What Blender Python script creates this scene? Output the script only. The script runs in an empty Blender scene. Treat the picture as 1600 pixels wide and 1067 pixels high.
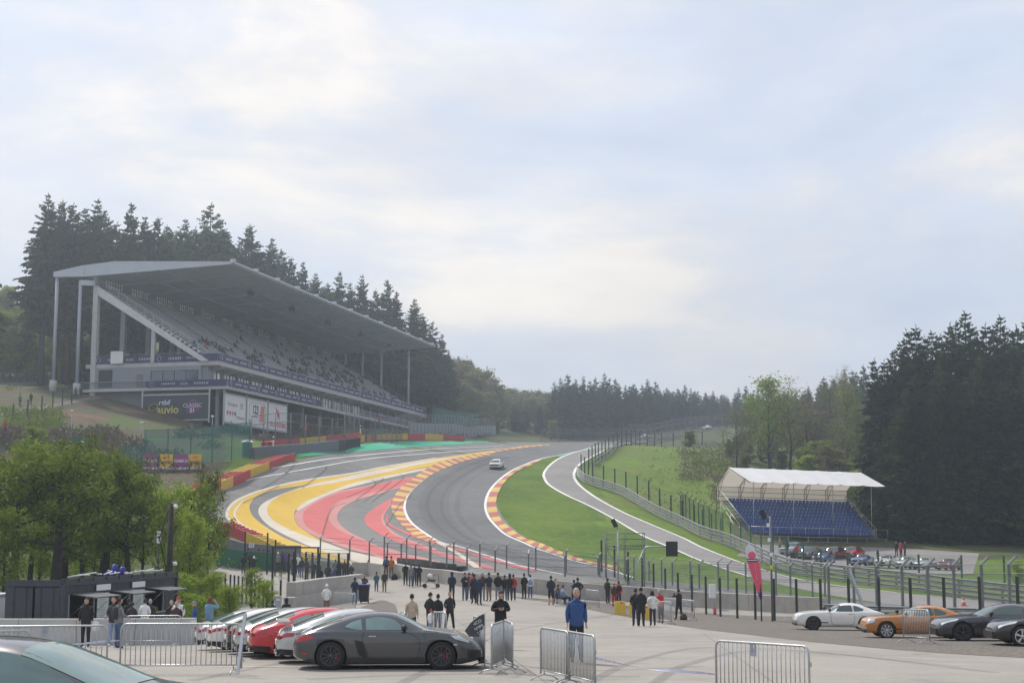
import bpy, bmesh, math, random
import numpy as np
from mathutils import Vector, Matrix
R = math.radians
S = bpy.context.scene
COL = S.collection
rng = random.Random(7)
nrs = np.random.RandomState(5)
# ------------------------------------------------------------------ camera
CZ = 3.3                      # eye height above the near paddock
F, CX, HY = 2300.0, 800.0, 830.0    # focal length, centre column and horizon row, for a 1600 x 1067 frame
PITCH = math.atan((HY - 533.5) / F)
cam_d = bpy.data.cameras.new('camera'); cam = bpy.data.objects.new('camera', cam_d); COL.objects.link(cam)
cam_d.sensor_width = 36.0; cam_d.lens = F / 1600 * 36; cam_d.clip_start = 0.5; cam_d.clip_end = 5000
cam.location = (0, 0, CZ); cam.rotation_euler = (math.pi / 2 + PITCH, 0, 0)
S.camera = cam
def ray(px, py):
    """direction through an image point, scaled to one metre of forward distance"""
    x = (px - CX) / F; y = (533.5 - py) / F
    c, s = math.cos(PITCH), math.sin(PITCH)
    fy = c - y * s; fz = s + y * c
    return x / fy, fz / fy
def P(px, py, Y):
    a, b = ray(px, py)
    return Vector((a * Y, Y, CZ + b * Y))
# ------------------------------------------------------------------ light
SUN_AZ, SUN_EL = -38.0, 52.0   # azimuth clockwise from +Y (ahead): the sun is high, ahead and to the left, behind thin cloud
sd = bpy.data.lights.new('sun', 'SUN'); sd.energy = 3.3; sd.angle = R(6); sd.color = (1.0, .95, .87)
so = bpy.data.objects.new('sun', sd); COL.objects.link(so)
sdir = Vector((math.sin(R(SUN_AZ)) * math.cos(R(SUN_EL)), math.cos(R(SUN_AZ)) * math.cos(R(SUN_EL)), math.sin(R(SUN_EL))))
so.rotation_euler = sdir.to_track_quat('Z', 'Y').to_euler(); so.location = (0, 0, 60)
W = bpy.data.worlds.new('World'); S.world = W; W.use_nodes = True
nt = W.node_tree; nt.nodes.clear()
def N(t, typ, **kw):
    n = t.nodes.new(typ)
    for k, v in kw.items():
        if k.startswith('i_'): n.inputs[k[2:].replace('_', ' ')].default_value = v
        else: setattr(n, k, v)
    return n
def ramp(t, fac, stops, interp='LINEAR'):
    r = t.nodes.new('ShaderNodeValToRGB'); r.color_ramp.interpolation = interp
    e = r.color_ramp.elements
    while len(e) < len(stops): e.new(0.5)
    for q, (p, c) in zip(e, stops):
        q.position = p; q.color = (c[0], c[1], c[2], 1) if not isinstance(c, (int, float)) else (c, c, c, 1)
    t.links.new(fac, r.inputs[0]); return r.outputs[0]
def mixc(t, fac, a, b, mode='MIX'):
    m = t.nodes.new('ShaderNodeMix'); m.data_type = 'RGBA'; m.blend_type = mode
    for i, v in ((0, fac), (6, a), (7, b)):
        if hasattr(v, 'is_linked'): t.links.new(v, m.inputs[i])
        elif i == 0: m.inputs[0].default_value = v
        else: m.inputs[i].default_value = (*v, 1)
    return m.outputs[2]
sky = N(nt, 'ShaderNodeTexSky', sky_type='NISHITA', sun_disc=False, sun_elevation=R(SUN_EL), sun_rotation=R(SUN_AZ), air_density=1.5, dust_density=3.0)
bgs = N(nt, 'ShaderNodeBackground'); bgs.inputs[1].default_value = 0.10; nt.links.new(sky.outputs[0], bgs.inputs[0])
tc = N(nt, 'ShaderNodeTexCoord')
mp = N(nt, 'ShaderNodeMapping'); mp.inputs['Scale'].default_value = (1.0, 1.0, 2.7); nt.links.new(tc.outputs['Generated'], mp.inputs[0])
n1 = N(nt, 'ShaderNodeTexNoise', i_Scale=3.4, i_Detail=8.0, i_Roughness=0.56, i_Distortion=0.25); nt.links.new(mp.outputs[0], n1.inputs['Vector'])
mp2 = N(nt, 'ShaderNodeMapping'); mp2.inputs['Scale'].default_value = (1.0, 1.0, 2.2); mp2.inputs['Location'].default_value = (3.1, 1.7, .4); nt.links.new(tc.outputs['Generated'], mp2.inputs[0])
n2 = N(nt, 'ShaderNodeTexNoise', i_Scale=5.5, i_Detail=7.0, i_Roughness=0.55); nt.links.new(mp2.outputs[0], n2.inputs['Vector'])
c1 = ramp(nt, n1.outputs[0], [(.36, (.57, .64, .79)), (.49, (.655, .705, .82)), (.58, (.77, .765, .80)), (.65, (.94, .875, .82)), (.76, (1.04, .96, .86))])
c2 = ramp(nt, n2.outputs[0], [(.3, .93), (.5, 1.0), (.60, 1.05), (.75, 1.12)])
cc = mixc(nt, 1.0, c1, c2, 'MULTIPLY')
bgc = N(nt, 'ShaderNodeBackground'); bgc.inputs[1].default_value = 0.98; nt.links.new(cc, bgc.inputs[0])
mx = N(nt, 'ShaderNodeMixShader'); mx.inputs[0].default_value = 0.82
nt.links.new(bgs.outputs[0], mx.inputs[1]); nt.links.new(bgc.outputs[0], mx.inputs[2])
wo = N(nt, 'ShaderNodeOutputWorld'); nt.links.new(mx.outputs[0], wo.inputs[0])
S.view_settings.view_transform = 'Standard'; S.view_settings.look = 'None'
S.view_settings.exposure = 0.24; S.view_settings.gamma = 1.0
S.cycles.max_bounces = 6; S.cycles.transparent_max_bounces = 24; S.cycles.volume_bounces = 0
S.cycles.diffuse_bounces = 3; S.cycles.glossy_bounces = 3; S.cycles.caustics_reflective = False; S.cycles.caustics_refractive = False
S.cycles.use_denoising = True
# ------------------------------------------------------------------ materials
MATS = {}
def mat(name, col, rough=.8, var=.12, scale=1.0, metal=0.0, spec=None, bump=0.0, col2=None, detail=6, coat=0.0, stretch=None):
    """a surface of one colour with procedural mottling (col2 = second colour of the mottling)"""
    if name in MATS: return MATS[name]
    m = bpy.data.materials.new(name); m.use_nodes = True; t = m.node_tree
    b = t.nodes['Principled BSDF']; MATS[name] = m
    b.inputs['Roughness'].default_value = rough; b.inputs['Metallic'].default_value = metal
    if spec is not None: b.inputs['Specular IOR Level'].default_value = spec
    if coat: b.inputs['Coat Weight'].default_value = coat; b.inputs['Coat Roughness'].default_value = .06
    tc = N(t, 'ShaderNodeTexCoord'); src = tc.outputs['Object']
    if stretch:
        mp = N(t, 'ShaderNodeMapping'); mp.inputs['Scale'].default_value = stretch; t.links.new(src, mp.inputs[0]); src = mp.outputs[0]
    nz = N(t, 'ShaderNodeTexNoise', i_Scale=scale, i_Detail=float(detail), i_Roughness=.62); t.links.new(src, nz.inputs['Vector'])
    if col2 is None:
        c = ramp(t, nz.outputs[0], [(.25, tuple(v * (1 - var) for v in col)), (.5, col), (.75, tuple(min(1, v * (1 + var)) for v in col))])
    else:
        c = ramp(t, nz.outputs[0], [(.36, col), (.64, col2)])
    t.links.new(c, b.inputs['Base Color'])
    if bump:
        bp = N(t, 'ShaderNodeBump'); bp.inputs['Strength'].default_value = bump; bp.inputs['Distance'].default_value = .05
        n3 = N(t, 'ShaderNodeTexNoise', i_Scale=scale * 6, i_Detail=5.0); t.links.new(src, n3.inputs['Vector'])
        t.links.new(n3.outputs[0], bp.inputs['Height']); t.links.new(bp.outputs[0], b.inputs['Normal'])
    return m
def layered(name, base, layers, rough=.9, bump=.3, bscale=3.0):
    """ground: a base colour plus noise-masked layers [(colour, scale, lo, hi)]"""
    m = bpy.data.materials.new(name); m.use_nodes = True; t = m.node_tree; b = t.nodes['Principled BSDF']; MATS[name] = m
    b.inputs['Roughness'].default_value = rough; b.inputs['Specular IOR Level'].default_value = .2
    tc = N(t, 'ShaderNodeTexCoord'); cur = None
    for k, (c, sc, lo, hi) in enumerate(layers):
        mp = N(t, 'ShaderNodeMapping'); mp.inputs['Location'].default_value = (k * 13.7, k * 5.1, 0)
        t.links.new(tc.outputs['Object'], mp.inputs[0])
        nz = N(t, 'ShaderNodeTexNoise', i_Scale=sc, i_Detail=7.0, i_Roughness=.65); t.links.new(mp.outputs[0], nz.inputs['Vector'])
        f = ramp(t, nz.outputs[0], [(lo, 0.0), (hi, 1.0)])
        cur = mixc(t, f, base if cur is None else cur, c)
    t.links.new(cur, b.inputs['Base Color'])
    bp = N(t, 'ShaderNodeBump'); bp.inputs['Strength'].default_value = bump; bp.inputs['Distance'].default_value = .12
    n3 = N(t, 'ShaderNodeTexNoise', i_Scale=bscale, i_Detail=6.0); t.links.new(tc.outputs['Object'], n3.inputs['Vector'])
    t.links.new(n3.outputs[0], bp.inputs['Height']); t.links.new(bp.outputs[0], b.inputs['Normal'])
    return m
def mesh_net(name, col, fac):
    """a fine wire or net panel seen from far: part of the light passes"""
    if name in MATS: return MATS[name]
    m = bpy.data.materials.new(name); m.use_nodes = True; t = m.node_tree; b = t.nodes['Principled BSDF']; MATS[name] = m
    b.inputs['Roughness'].default_value = .6
    tc = N(t, 'ShaderNodeTexCoord'); nz = N(t, 'ShaderNodeTexNoise', i_Scale=.8, i_Detail=4.0); t.links.new(tc.outputs['Object'], nz.inputs['Vector'])
    c = ramp(t, nz.outputs[0], [(.3, tuple(v * .8 for v in col)), (.7, tuple(v * 1.15 for v in col))]); t.links.new(c, b.inputs['Base Color'])
    tr = N(t, 'ShaderNodeBsdfTransparent'); mx = N(t, 'ShaderNodeMixShader'); mx.inputs[0].default_value = fac
    t.links.new(tr.outputs[0], mx.inputs[1]); t.links.new(b.outputs[0], mx.inputs[2])
    t.links.new(mx.outputs[0], t.nodes['Material Output'].inputs[0])
    return m
def M_(n): return MATS[n]
# ------------------------------------------------------------------ mesh collector
class MB:
    def __init__(s): s.v = []; s.f = []; s.m = []; s.mats = []; s.sm = []
    def mi(s, m):
        if m is None: return 0
        if m not in s.mats: s.mats.append(m)
        return s.mats.index(m)
    def add(s, vs, fs, m=None, smooth=False):
        o = len(s.v); k = s.mi(m); s.v.extend([tuple(v) for v in vs])
        for f in fs: s.f.append(tuple(i + o for i in f)); s.m.append(k); s.sm.append(smooth)
    def box(s, c, d, m=None, rz=0, mtx=None):
        x, y, z = d[0] / 2, d[1] / 2, d[2] / 2; cs, sn = math.cos(rz), math.sin(rz); vs = []
        for dz in (-z, z):
            for dx, dy in ((-x, -y), (x, -y), (x, y), (-x, y)):
                if mtx is not None:
                    q = mtx @ Vector((dx, dy, dz)); vs.append((c[0] + q.x, c[1] + q.y, c[2] + q.z))
                else: vs.append((c[0] + dx * cs - dy * sn, c[1] + dx * sn + dy * cs, c[2] + dz))
        s.add(vs, [(0, 3, 2, 1), (4, 5, 6, 7), (0, 1, 5, 4), (1, 2, 6, 5), (2, 3, 7, 6), (3, 0, 4, 7)], m)
    def beam(s, p, q, w, h, m=None, up=(0, 0, 1)):
        """a rectangular bar from p to q, w wide and h high"""
        p = Vector(p); q = Vector(q); d = (q - p).normalized(); u = Vector(up)
        if abs(d.dot(u)) > .99: u = Vector((0, 1, 0))
        a = d.cross(u).normalized() * (w / 2); b = a.cross(d).normalized() * (h / 2)
        vs = [p - a - b, p + a - b, p + a + b, p - a + b, q - a - b, q + a - b, q + a + b, q - a + b]
        s.add(vs, [(0, 1, 2, 3), (7, 6, 5, 4), (0, 4, 5, 1), (1, 5, 6, 2), (2, 6, 7, 3), (3, 7, 4, 0)], m)
    def tube(s, pts, r, m=None, n=6, caps=True, smooth=True):
        """a round bar along pts, r a number or one radius per point"""
        pts = [Vector(p) for p in pts]; k = len(pts); rs = r if hasattr(r, '__len__') else [r] * k
        vs = []; pa = None
        for i, p in enumerate(pts):
            d = (pts[min(i + 1, k - 1)] - pts[max(i - 1, 0)])
            d = d.normalized() if d.length > 1e-9 else Vector((0, 0, 1))
            if pa is None: pa = d.orthogonal().normalized()
            a = (pa - d * pa.dot(d)); a = a.normalized() if a.length > 1e-6 else d.orthogonal().normalized()
            pa = a; b = d.cross(a)
            for j in range(n):
                t = 2 * math.pi * j / n; vs.append(p + (a * math.cos(t) + b * math.sin(t)) * rs[i])
        fs = [(i * n + j, i * n + (j + 1) % n, (i + 1) * n + (j + 1) % n, (i + 1) * n + j) for i in range(k - 1) for j in range(n)]
        if caps: fs += [tuple(range(n - 1, -1, -1)), tuple((k - 1) * n + j for j in range(n))]
        s.add(vs, fs, m, smooth)
    def lathe(s, prof, c=(0, 0, 0), axis='z', n=16, m=None, smooth=True):
        """prof: (radius, height) pairs, turned round an axis through c"""
        vs = []; k = len(prof)
        for r, h in prof:
            for j in range(n):
                t = 2 * math.pi * j / n; a, b = r * math.cos(t), r * math.sin(t)
                vs.append((c[0] + a, c[1] + b, c[2] + h) if axis == 'z' else (c[0] + a, c[1] + h, c[2] + b) if axis == 'y' else (c[0] + h, c[1] + a, c[2] + b))
        fs = [(i * n + j, i * n + (j + 1) % n, (i + 1) * n + (j + 1) % n, (i + 1) * n + j) for i in range(k - 1) for j in range(n)]
        s.add(vs, fs, m, smooth)
    def grid(s, rows, m=None, smooth=True, flip=False):
        nr, nc = len(rows), len(rows[0]); vs = [p for r in rows for p in r]
        fs = [(i * nc + j, i * nc + j + 1, (i + 1) * nc + j + 1, (i + 1) * nc + j) for i in range(nr - 1) for j in range(nc - 1)]
        if flip: fs = [f[::-1] for f in fs]
        s.add(vs, fs, m, smooth)
    def prism(s, poly, a, b, m=None):
        """poly: a list of 3-D points; extruded by the vector b-a"""
        d = Vector(b) - Vector(a); n = len(poly); vs = [Vector(p) for p in poly] + [Vector(p) + d for p in poly]
        s.add(vs, [tuple(range(n - 1, -1, -1)), tuple(range(n, 2 * n))] + [(i, (i + 1) % n, n + (i + 1) % n, n + i) for i in range(n)], m)
    def merge(s, o, mtx=None):
        off = len(s.v); s.v.extend([tuple(mtx @ Vector(v)) for v in o.v] if mtx is not None else o.v)
        mm = [s.mi(m) for m in o.mats] or [0]
        for f, k, q in zip(o.f, o.m, o.sm): s.f.append(tuple(i + off for i in f)); s.m.append(mm[k]); s.sm.append(q)
    def mesh(s, name, m=None):
        me = bpy.data.meshes.new(name); me.from_pydata(s.v, [], s.f)
        for q in ([m] if m is not None and not s.mats else s.mats): me.materials.append(q)
        if s.mats: me.polygons.foreach_set('material_index', s.m)
        me.polygons.foreach_set('use_smooth', s.sm); me.update(); return me
    def build(s, name, m=None, parent=None, loc=None, rz=0):
        o = bpy.data.objects.new(name, s.mesh(name, m)); COL.objects.link(o)
        if parent: o.parent = parent
        if loc is not None: o.location = loc
        if rz: o.rotation_euler = (0, 0, rz)
        return o
def tag(o, label=None, cat=None, group=None, kind=None):
    for k, v in (('label', label), ('category', cat), ('group', group), ('kind', kind)):
        if v: o[k] = v
    return o
def thing(name, label, cat, loc=(0, 0, 0), rz=0, group=None):
    o = bpy.data.objects.new(name, None); COL.objects.link(o); o.empty_display_size = .2
    o.location = loc; o.rotation_euler = (0, 0, rz); return tag(o, label, cat, group)
def dup(root, loc=None, rz=None, label=None, group=None, scale=None):
    kids = {}
    for o in list(COL.objects):
        if o.parent: kids.setdefault(o.parent.name, []).append(o)
    def cp(o, par):
        c = o.copy(); COL.objects.link(c); c.parent = par
        for ch in kids.get(o.name, []): cp(ch, c)
        return c
    c = cp(root, None)
    if loc is not None: c.location = loc
    if rz is not None: c.rotation_euler = (root.rotation_euler[0], root.rotation_euler[1], rz)
    if label: c['label'] = label
    if group: c['group'] = group
    if scale: c.scale = (scale,) * 3 if isinstance(scale, (int, float)) else scale
    return c
def text_mesh(txt, size, m, depth=.02, bold=0.0, align='CENTER', squeeze=1.0, shear=0.0):
    cu = bpy.data.curves.new('lettering', 'FONT'); cu.body = txt; cu.size = size; cu.extrude = depth / 2; cu.offset = bold
    cu.align_x = align; cu.align_y = 'CENTER'; cu.shear = shear; cu.resolution_u = 3
    o = bpy.data.objects.new('t', cu); COL.objects.link(o); dg = bpy.context.evaluated_depsgraph_get()
    me = bpy.data.meshes.new_from_object(o.evaluated_get(dg)); bpy.data.objects.remove(o); bpy.data.curves.remove(cu)
    q = MB(); q.add([(v.co.x * squeeze, v.co.y, v.co.z) for v in me.vertices], [tuple(p.vertices) for p in me.polygons], m)
    bpy.data.meshes.remove(me); return q
def ordinal(i):
    w = 'first second third fourth fifth sixth seventh eighth ninth tenth eleventh twelfth thirteenth fourteenth fifteenth sixteenth seventeenth eighteenth nineteenth twentieth'.split()
    return w[i] if i < 20 else '%d%s' % (i + 1, {1: 'st', 2: 'nd', 3: 'rd'}.get((i + 1) % 10, 'th'))
def lerp(a, b, t): return a + (b - a) * t
def resample(pl, n):
    """n points along a smooth curve through the points of pl"""
    p = [np.array(q, float) for q in pl]; out = []
    if len(p) > 2:
        d = [p[0] * 2 - p[1]] + p + [p[-1] * 2 - p[-2]]
        for i in range(1, len(d) - 2):
            for k in range(12):
                t = k / 12; a, b, c, e = d[i - 1], d[i], d[i + 1], d[i + 2]
                out.append(.5 * (2 * b + (c - a) * t + (2 * a - 5 * b + 4 * c - e) * t * t + (3 * b - a - 3 * c + e) * t ** 3))
        out.append(p[-1])
    else: out = p
    out = np.array(out); L = np.concatenate([[0], np.cumsum(np.linalg.norm(np.diff(out, axis=0), axis=1))])
    s = np.linspace(0, L[-1], n)
    return np.stack([np.interp(s, L, out[:, k]) for k in range(out.shape[1])], 1)
# ------------------------------------------------------------------ terrain: heights through surveyed points (image column, row, distance)
CP = [ # near paddock
 (0,1062,32),(400,1077,30),(900,1090,29),(1400,1085,30),(200,1045,35),(600,1044,34.5),(901,1030,38),(1200,1028,40),(1600,1022,44),
 (100,1012,54),(300,1010,54),(1380,998,55),(1560,1004,49),(1250,984,67),(998,977,69),(700,984,70),(500,975,78),(560,950,92),(1061,969,84),(1216,969,88),(850,943,90),
 (740,940,90),(706,936,95),(590,921,112),(640,915,116),(577,909,124),(801,929,107),(871,937,103),(950,938,108),(1060,952,103),(1200,962,96),(1350,966,90),(1600,972,80),
 (0,1000,62),(100,990,75),(260,985,72),(200,940,95),(0,930,95),(330,935,102),(420,935,108),(385,898,122),(350,892,127),(300,885,125),(470,900,124),(530,905,125),
 # track at the foot of the hill
 (560,884,130),(640,888,122),(700,893,118),(800,899,113),(900,902,112),(960,905,113),(1090,925,106),(1200,932,102),(1350,940,98),(1600,958,90),
 (470,865,134),(560,862,135),(700,868,128),(800,875,125),(900,878,123),(980,885,121),(1100,885,122),(1200,900,116),(1300,915,110),(1450,925,104),(1600,935,100),
 (405,858,135),(350,825,143),(450,830,145),(560,830,146),(680,830,147),(800,838,143),(900,845,140),(1000,855,137),(1100,866,134),
 (345,795,150),(450,790,160),(600,795,160),(720,795,163),(800,800,163),(900,806,160),(1000,822,154),(1100,845,145),(1170,870,137),
 (345,767,153),(400,742,166),(460,720,177),(500,745,178),(600,755,182),(700,760,185),(800,760,187),(900,770,182),(980,795,170),
 (560,700,210),(590,690,228),(600,722,207),(700,730,210),(774,733,216),(850,735,214),(900,738,211),(930,755,198),(1000,780,180),(1085,828,160),
 (650,688,262),(726,689,300),(700,705,255),(800,708,262),(870,709,262),(910,712,255),(770,691.5,345),(860,692,365),(940,694,350),(985,689,385),(1060,678,450),(1130,668,510),(1250,655,560),
 # right-hand bank and paddock below the covered stand
 (925,700,268),(960,745,212),(1000,730,232),(1000,696,290),(1060,700,290),(1120,700,285),(1080,760,222),(1120,790,205),(1150,800,190),(1120,828,176),(1180,850,170),
 (1200,745,260),(1350,720,290),(1600,700,300),(1290,852,180),(1400,850,182),(1500,862,175),(1600,860,178),(1230,880,155),(1300,880,152),(1440,892,142),(1600,895,138),(1300,905,128),(1440,912,122),(1600,915,118),
 # left bank, below and behind the big stand
 (300,740,166),(200,745,160),(80,760,150),(0,790,140),(250,790,145),(100,820,125),(250,850,130),(0,860,112),(260,700,182),(130,690,186),(0,680,186),(330,680,199),(400,690,196),(450,699,190),
 (280,655,218),(350,676,213),(400,684,222),(180,642,212),(60,635,206),(0,640,204),(150,615,228),(60,600,238),(0,600,238),(446,690,236),(560,672,272),(640,674,300),(700,676,335),(760,680,372),
 (0,570,262),(100,560,290),(200,540,310),(300,560,330),(400,580,345),(520,610,360),(640,640,390),(740,672,400),(820,684,420),(0,540,330),(-200,600,250),(-200,700,180),(-200,860,100),
 (880,686,450),(1000,672,520),(800,655,560),(700,610,560),(500,560,520),(200,480,480),(-150,470,470)]
pts = np.array([list(P(a, b, c)) for a, b, c in CP])
extra = [(-60, 0, 1.5), (0, 0, 1.4), (60, 0, 1.3), (-60, 18, .6), (60, 20, .4), (-5, 14.6, .78), (5, 15, .7), (-200, 20, 1), (-200, 100, 8), (250, 20, 0), (250, 100, -2.5), (300, 200, 14), (320, 330, 34), (220, 480, 42), (0, 700, 60), (-300, 400, 72), (350, 650, 60), (-300, 250, 48)]
pts = np.vstack([pts, np.array(extra, float)])
def tps_fit(p, lam):
    A = p[:, :2] / 100; n = len(A); d = np.linalg.norm(A[:, None] - A[None], axis=2)
    K = np.where(d > 0, d * d * np.log(np.maximum(d, 1e-9)), 0) + np.eye(n) * lam
    Q = np.hstack([np.ones((n, 1)), A]); M = np.zeros((n + 3, n + 3)); M[:n, :n] = K; M[:n, n:] = Q; M[n:, :n] = Q.T
    return A, np.linalg.solve(M, np.concatenate([p[:, 2], np.zeros(3)]))
TA, TW = tps_fit(pts, 0.0015)
gx = np.concatenate([np.arange(-480, -140, 8), np.arange(-140, 150, 1.25), np.arange(150, 481, 8)])
gy = np.concatenate([np.arange(-20, 96, 3), np.arange(96, 330, 1.25), np.arange(330, 480, 3.0), np.arange(480, 781, 10)])
GX, GY = np.meshgrid(gx, gy); fl = np.stack([GX.ravel(), GY.ravel()], 1) / 100
GZ = np.empty(len(fl))
for i in range(0, len(fl), 8000):
    b = fl[i:i + 8000]; d = np.linalg.norm(b[:, None] - TA[None], axis=2)
    GZ[i:i + 8000] = np.where(d > 0, d * d * np.log(np.maximum(d, 1e-9)), 0) @ TW[:-3] + TW[-3] + b @ TW[-2:]
GZ = np.clip(GZ, -7, 74).reshape(GX.shape)
def height(x, y):
    x = np.clip(np.asarray(x, float), gx[0], gx[-1] - .01); y = np.clip(np.asarray(y, float), gy[0], gy[-1] - .01)
    i = np.clip(np.searchsorted(gx, x, 'right') - 1, 0, len(gx) - 2); j = np.clip(np.searchsorted(gy, y, 'right') - 1, 0, len(gy) - 2)
    u = (x - gx[i]) / (gx[i + 1] - gx[i]); v = (y - gy[j]) / (gy[j + 1] - gy[j])
    return (GZ[j, i] * (1 - u) + GZ[j, i + 1] * u) * (1 - v) + (GZ[j + 1, i] * (1 - u) + GZ[j + 1, i + 1] * u) * v
def H(x, y): return float(height(x, y))
def cast(px, py, y0=20.0, y1=520.0, off=0.0):
    """the ground points seen through image points (arrays)"""
    px = np.asarray(px, float); py = np.asarray(py, float)
    x = (px - CX) / F; y = (533.5 - py) / F; c, s = math.cos(PITCH), math.sin(PITCH); fy = c - y * s
    a = x / fy; b = (s + y * c) / fy
    lo = np.full(px.shape, y0); hit = np.full(px.shape, y1); done = np.zeros(px.shape, bool); prev = lo.copy()
    for Y in np.arange(y0, y1, 1.0):
        under = (CZ + b * Y < height(a * Y, np.full(px.shape, Y)) + off) & ~done
        hit[under] = Y; done |= under
    l = hit - 1.0; h = hit.copy()
    for _ in range(14):
        m_ = (l + h) / 2; u = CZ + b * m_ < height(a * m_, m_) + off; h = np.where(u, m_, h); l = np.where(u, l, m_)
    return np.stack([a * h, h, CZ + b * h], -1)
def G(px, py, **k): return Vector(cast([px], [py], **k)[0])
def GP(px, Y):
    """ground point in image column px at distance Y"""
    x = (px - CX) / F * Y / (math.cos(PITCH)) ; 
    for _ in range(4):
        z = H(x, Y); zc = (Y * math.cos(PITCH) + (z - CZ) * math.sin(PITCH)); x = (px - CX) / F * zc
    return Vector((x, Y, H(x, Y)))
def sheet(name, e1, e2, m, off, n=60, k=6, y0=20.0, y1=520.0, kind='structure', alt=None):
    """a thin layer on the ground between two traced edges; alt = second material and count for alternating blocks"""
    a = resample(e1, n); b = resample(e2, n)
    t = np.linspace(0, 1, k + 1)[:, None, None]; q = a[None] * (1 - t) + b[None] * t
    w = cast(q[..., 0].ravel(), q[..., 1].ravel(), y0, y1, off).reshape(k + 1, n, 3)
    mb = MB(); vs = w.reshape(-1, 3)
    for i in range(k):
        for j in range(n - 1):
            f = (i * n + j, i * n + j + 1, (i + 1) * n + j + 1, (i + 1) * n + j)
            A, B_, C_ = (Vector(vs[f[0]]), Vector(vs[f[1]]), Vector(vs[f[2]]))
            if (B_ - A).cross(C_ - A).z < 0: f = f[::-1]
            mm = m
            if alt and int(j * alt[1] / (n - 1)) % 2: mm = alt[0]
            mb.f.append(f); mb.m.append(mb.mi(mm)); mb.sm.append(True)
    mb.v = [tuple(v) for v in vs]
    o = mb.build(name); tag(o, kind=kind); return o
def z4(l): return [(340 + x / 3.81, 600 + y / 3.81) for x, y in l]
def z5(l): return [(700 + x / 3.81, 560 + y / 3.81) for x, y in l]
def z3(l): return [(560 + x / 5.714, 840 + y / 5.714) for x, y in l]
# ground materials
layered('grass', (.088, .152, .012), [((.125, .185, .022), .35, .35, .7), ((.060, .118, .010), .10, .42, .58), ((.17, .19, .045), 1.3, .54, .68), ((.045, .09, .01), 2.6, .56, .68), ((.15, .145, .06), .22, .62, .74)], bump=.9, bscale=5)
layered('bank', (.075, .060, .036), [((.125, .09, .062), .4, .50, .66), ((.07, .11, .02), .13, .50, .60), ((.12, .11, .095), 1.6, .60, .70), ((.035, .035, .02), .8, .60, .70), ((.16, .09, .06), .09, .6, .7)], bump=.9, bscale=1.4)
layered('bank_grass', (.095, .165, .014), [((.13, .195, .02), .3, .4, .65), ((.17, .14, .065), .33, .55, .68), ((.05, .09, .012), .9, .57, .68), ((.14, .12, .08), .12, .60, .72)], bump=1.0, bscale=2.2)
layered('floor', (.05, .075, .025), [((.09, .11, .035), .3, .4, .6), ((.10, .075, .05), .5, .5, .65)], bump=.6)
layered('paddock', (.315, .290, .258), [((.255, .235, .212), .10, .42, .60), ((.35, .325, .29), .55, .45, .7), ((.20, .19, .175), .31, .60, .70), ((.28, .26, .235), 9.0, .5, .62), ((.15, .142, .13), 1.4, .66, .72)], rough=.88, bump=.2, bscale=14)
layered('gravel', (.185, .160, .135), [((.15, .132, .118), 3.2, .42, .6), ((.30, .275, .24), 7.0, .53, .66), ((.12, .11, .10), 11.0, .58, .7), ((.17, .155, .14), .12, .45, .6)], bump=1.0, bscale=9)
layered('tarmac', (.150, .150, .152), [((.125, .125, .128), .08, .40, .62), ((.185, .183, .182), .6, .52, .72), ((.12, .12, .122), .25, .58, .74)], rough=.8, bump=.08, bscale=8)
layered('runoff', (.200, .198, .190), [((.165, .163, .160), .10, .42, .6), ((.24, .235, .225), .5, .52, .72), ((.14, .14, .138), .22, .6, .7)], rough=.85, bump=.08, bscale=8)
layered('service_road', (.245, .232, .222), [((.21, .20, .192), .12, .4, .62), ((.28, .265, .25), .7, .5, .7)], rough=.85, bump=.08, bscale=8)
def paint(name, c, wear=.6):
    return layered(name, c, [(tuple(v * .86 for v in c), .12, .45, .65), (tuple(v * .8 + .04 for v in c), 1.3, wear, wear + .12), (tuple(v * .6 + .05 for v in c), .45, .64, .74)], rough=.75, bump=.05, bscale=8)
mesh_net('rubber', (.03, .03, .03), .10); mesh_net('skid', (.03, .03, .03), .30); mesh_net('wear_mark', (.16, .155, .15), .22)
paint('yellow_paint', (.62, .405, .060)); paint('red_paint', (.56, .14, .135)); paint('pink_paint', (.54, .25, .23)); paint('cream_paint', (.60, .54, .44))
paint('white_paint', (.72, .71, .68)); paint('green_paint', (.05, .40, .24)); paint('kerb_red', (.42, .14, .12)); paint('kerb_yellow', (.60, .42, .14))
# terrain sheet
nx, ny = len(gx), len(gy)
PXg = CX + F * GX / np.maximum(1, GY * math.cos(PITCH) + (GZ - CZ) * math.sin(PITCH)); zc_ = GY * math.cos(PITCH) + (GZ - CZ) * math.sin(PITCH)
PYg = 533.5 - F * ((GZ - CZ) * math.cos(PITCH) - GY * math.sin(PITCH)) / np.maximum(1, zc_)
v = np.stack([GX.ravel(), GY.ravel(), GZ.ravel()], 1)
ii = np.arange(nx - 1)[None] + np.arange(ny - 1)[:, None] * nx
fcs = np.stack([ii, ii + 1, ii + 1 + nx, ii + nx], -1).reshape(-1, 4)
me = bpy.data.meshes.new('ground'); me.vertices.add(len(v)); me.vertices.foreach_set('co', v.ravel())
me.loops.add(fcs.size); me.loops.foreach_set('vertex_index', fcs.ravel()); me.polygons.add(len(fcs))
me.polygons.foreach_set('loop_start', np.arange(0, fcs.size, 4)); me.polygons.foreach_set('loop_total', np.full(len(fcs), 4))
px = PXg[:-1, :-1]; py = PYg[:-1, :-1]; yy = GY[:-1, :-1]; xx = GX[:-1, :-1]
wallY = np.interp(px, [-400, 325, 334, 480, 577, 640, 801, 950, 1200, 1600, 2400], [60, 66, 128, 128, 126, 118, 109, 110, 97, 81, 70])
mi = np.zeros(px.shape, int)                      # 0 grass
mi[(px < 345) & (yy > 90)] = 1                    # bank
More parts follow.
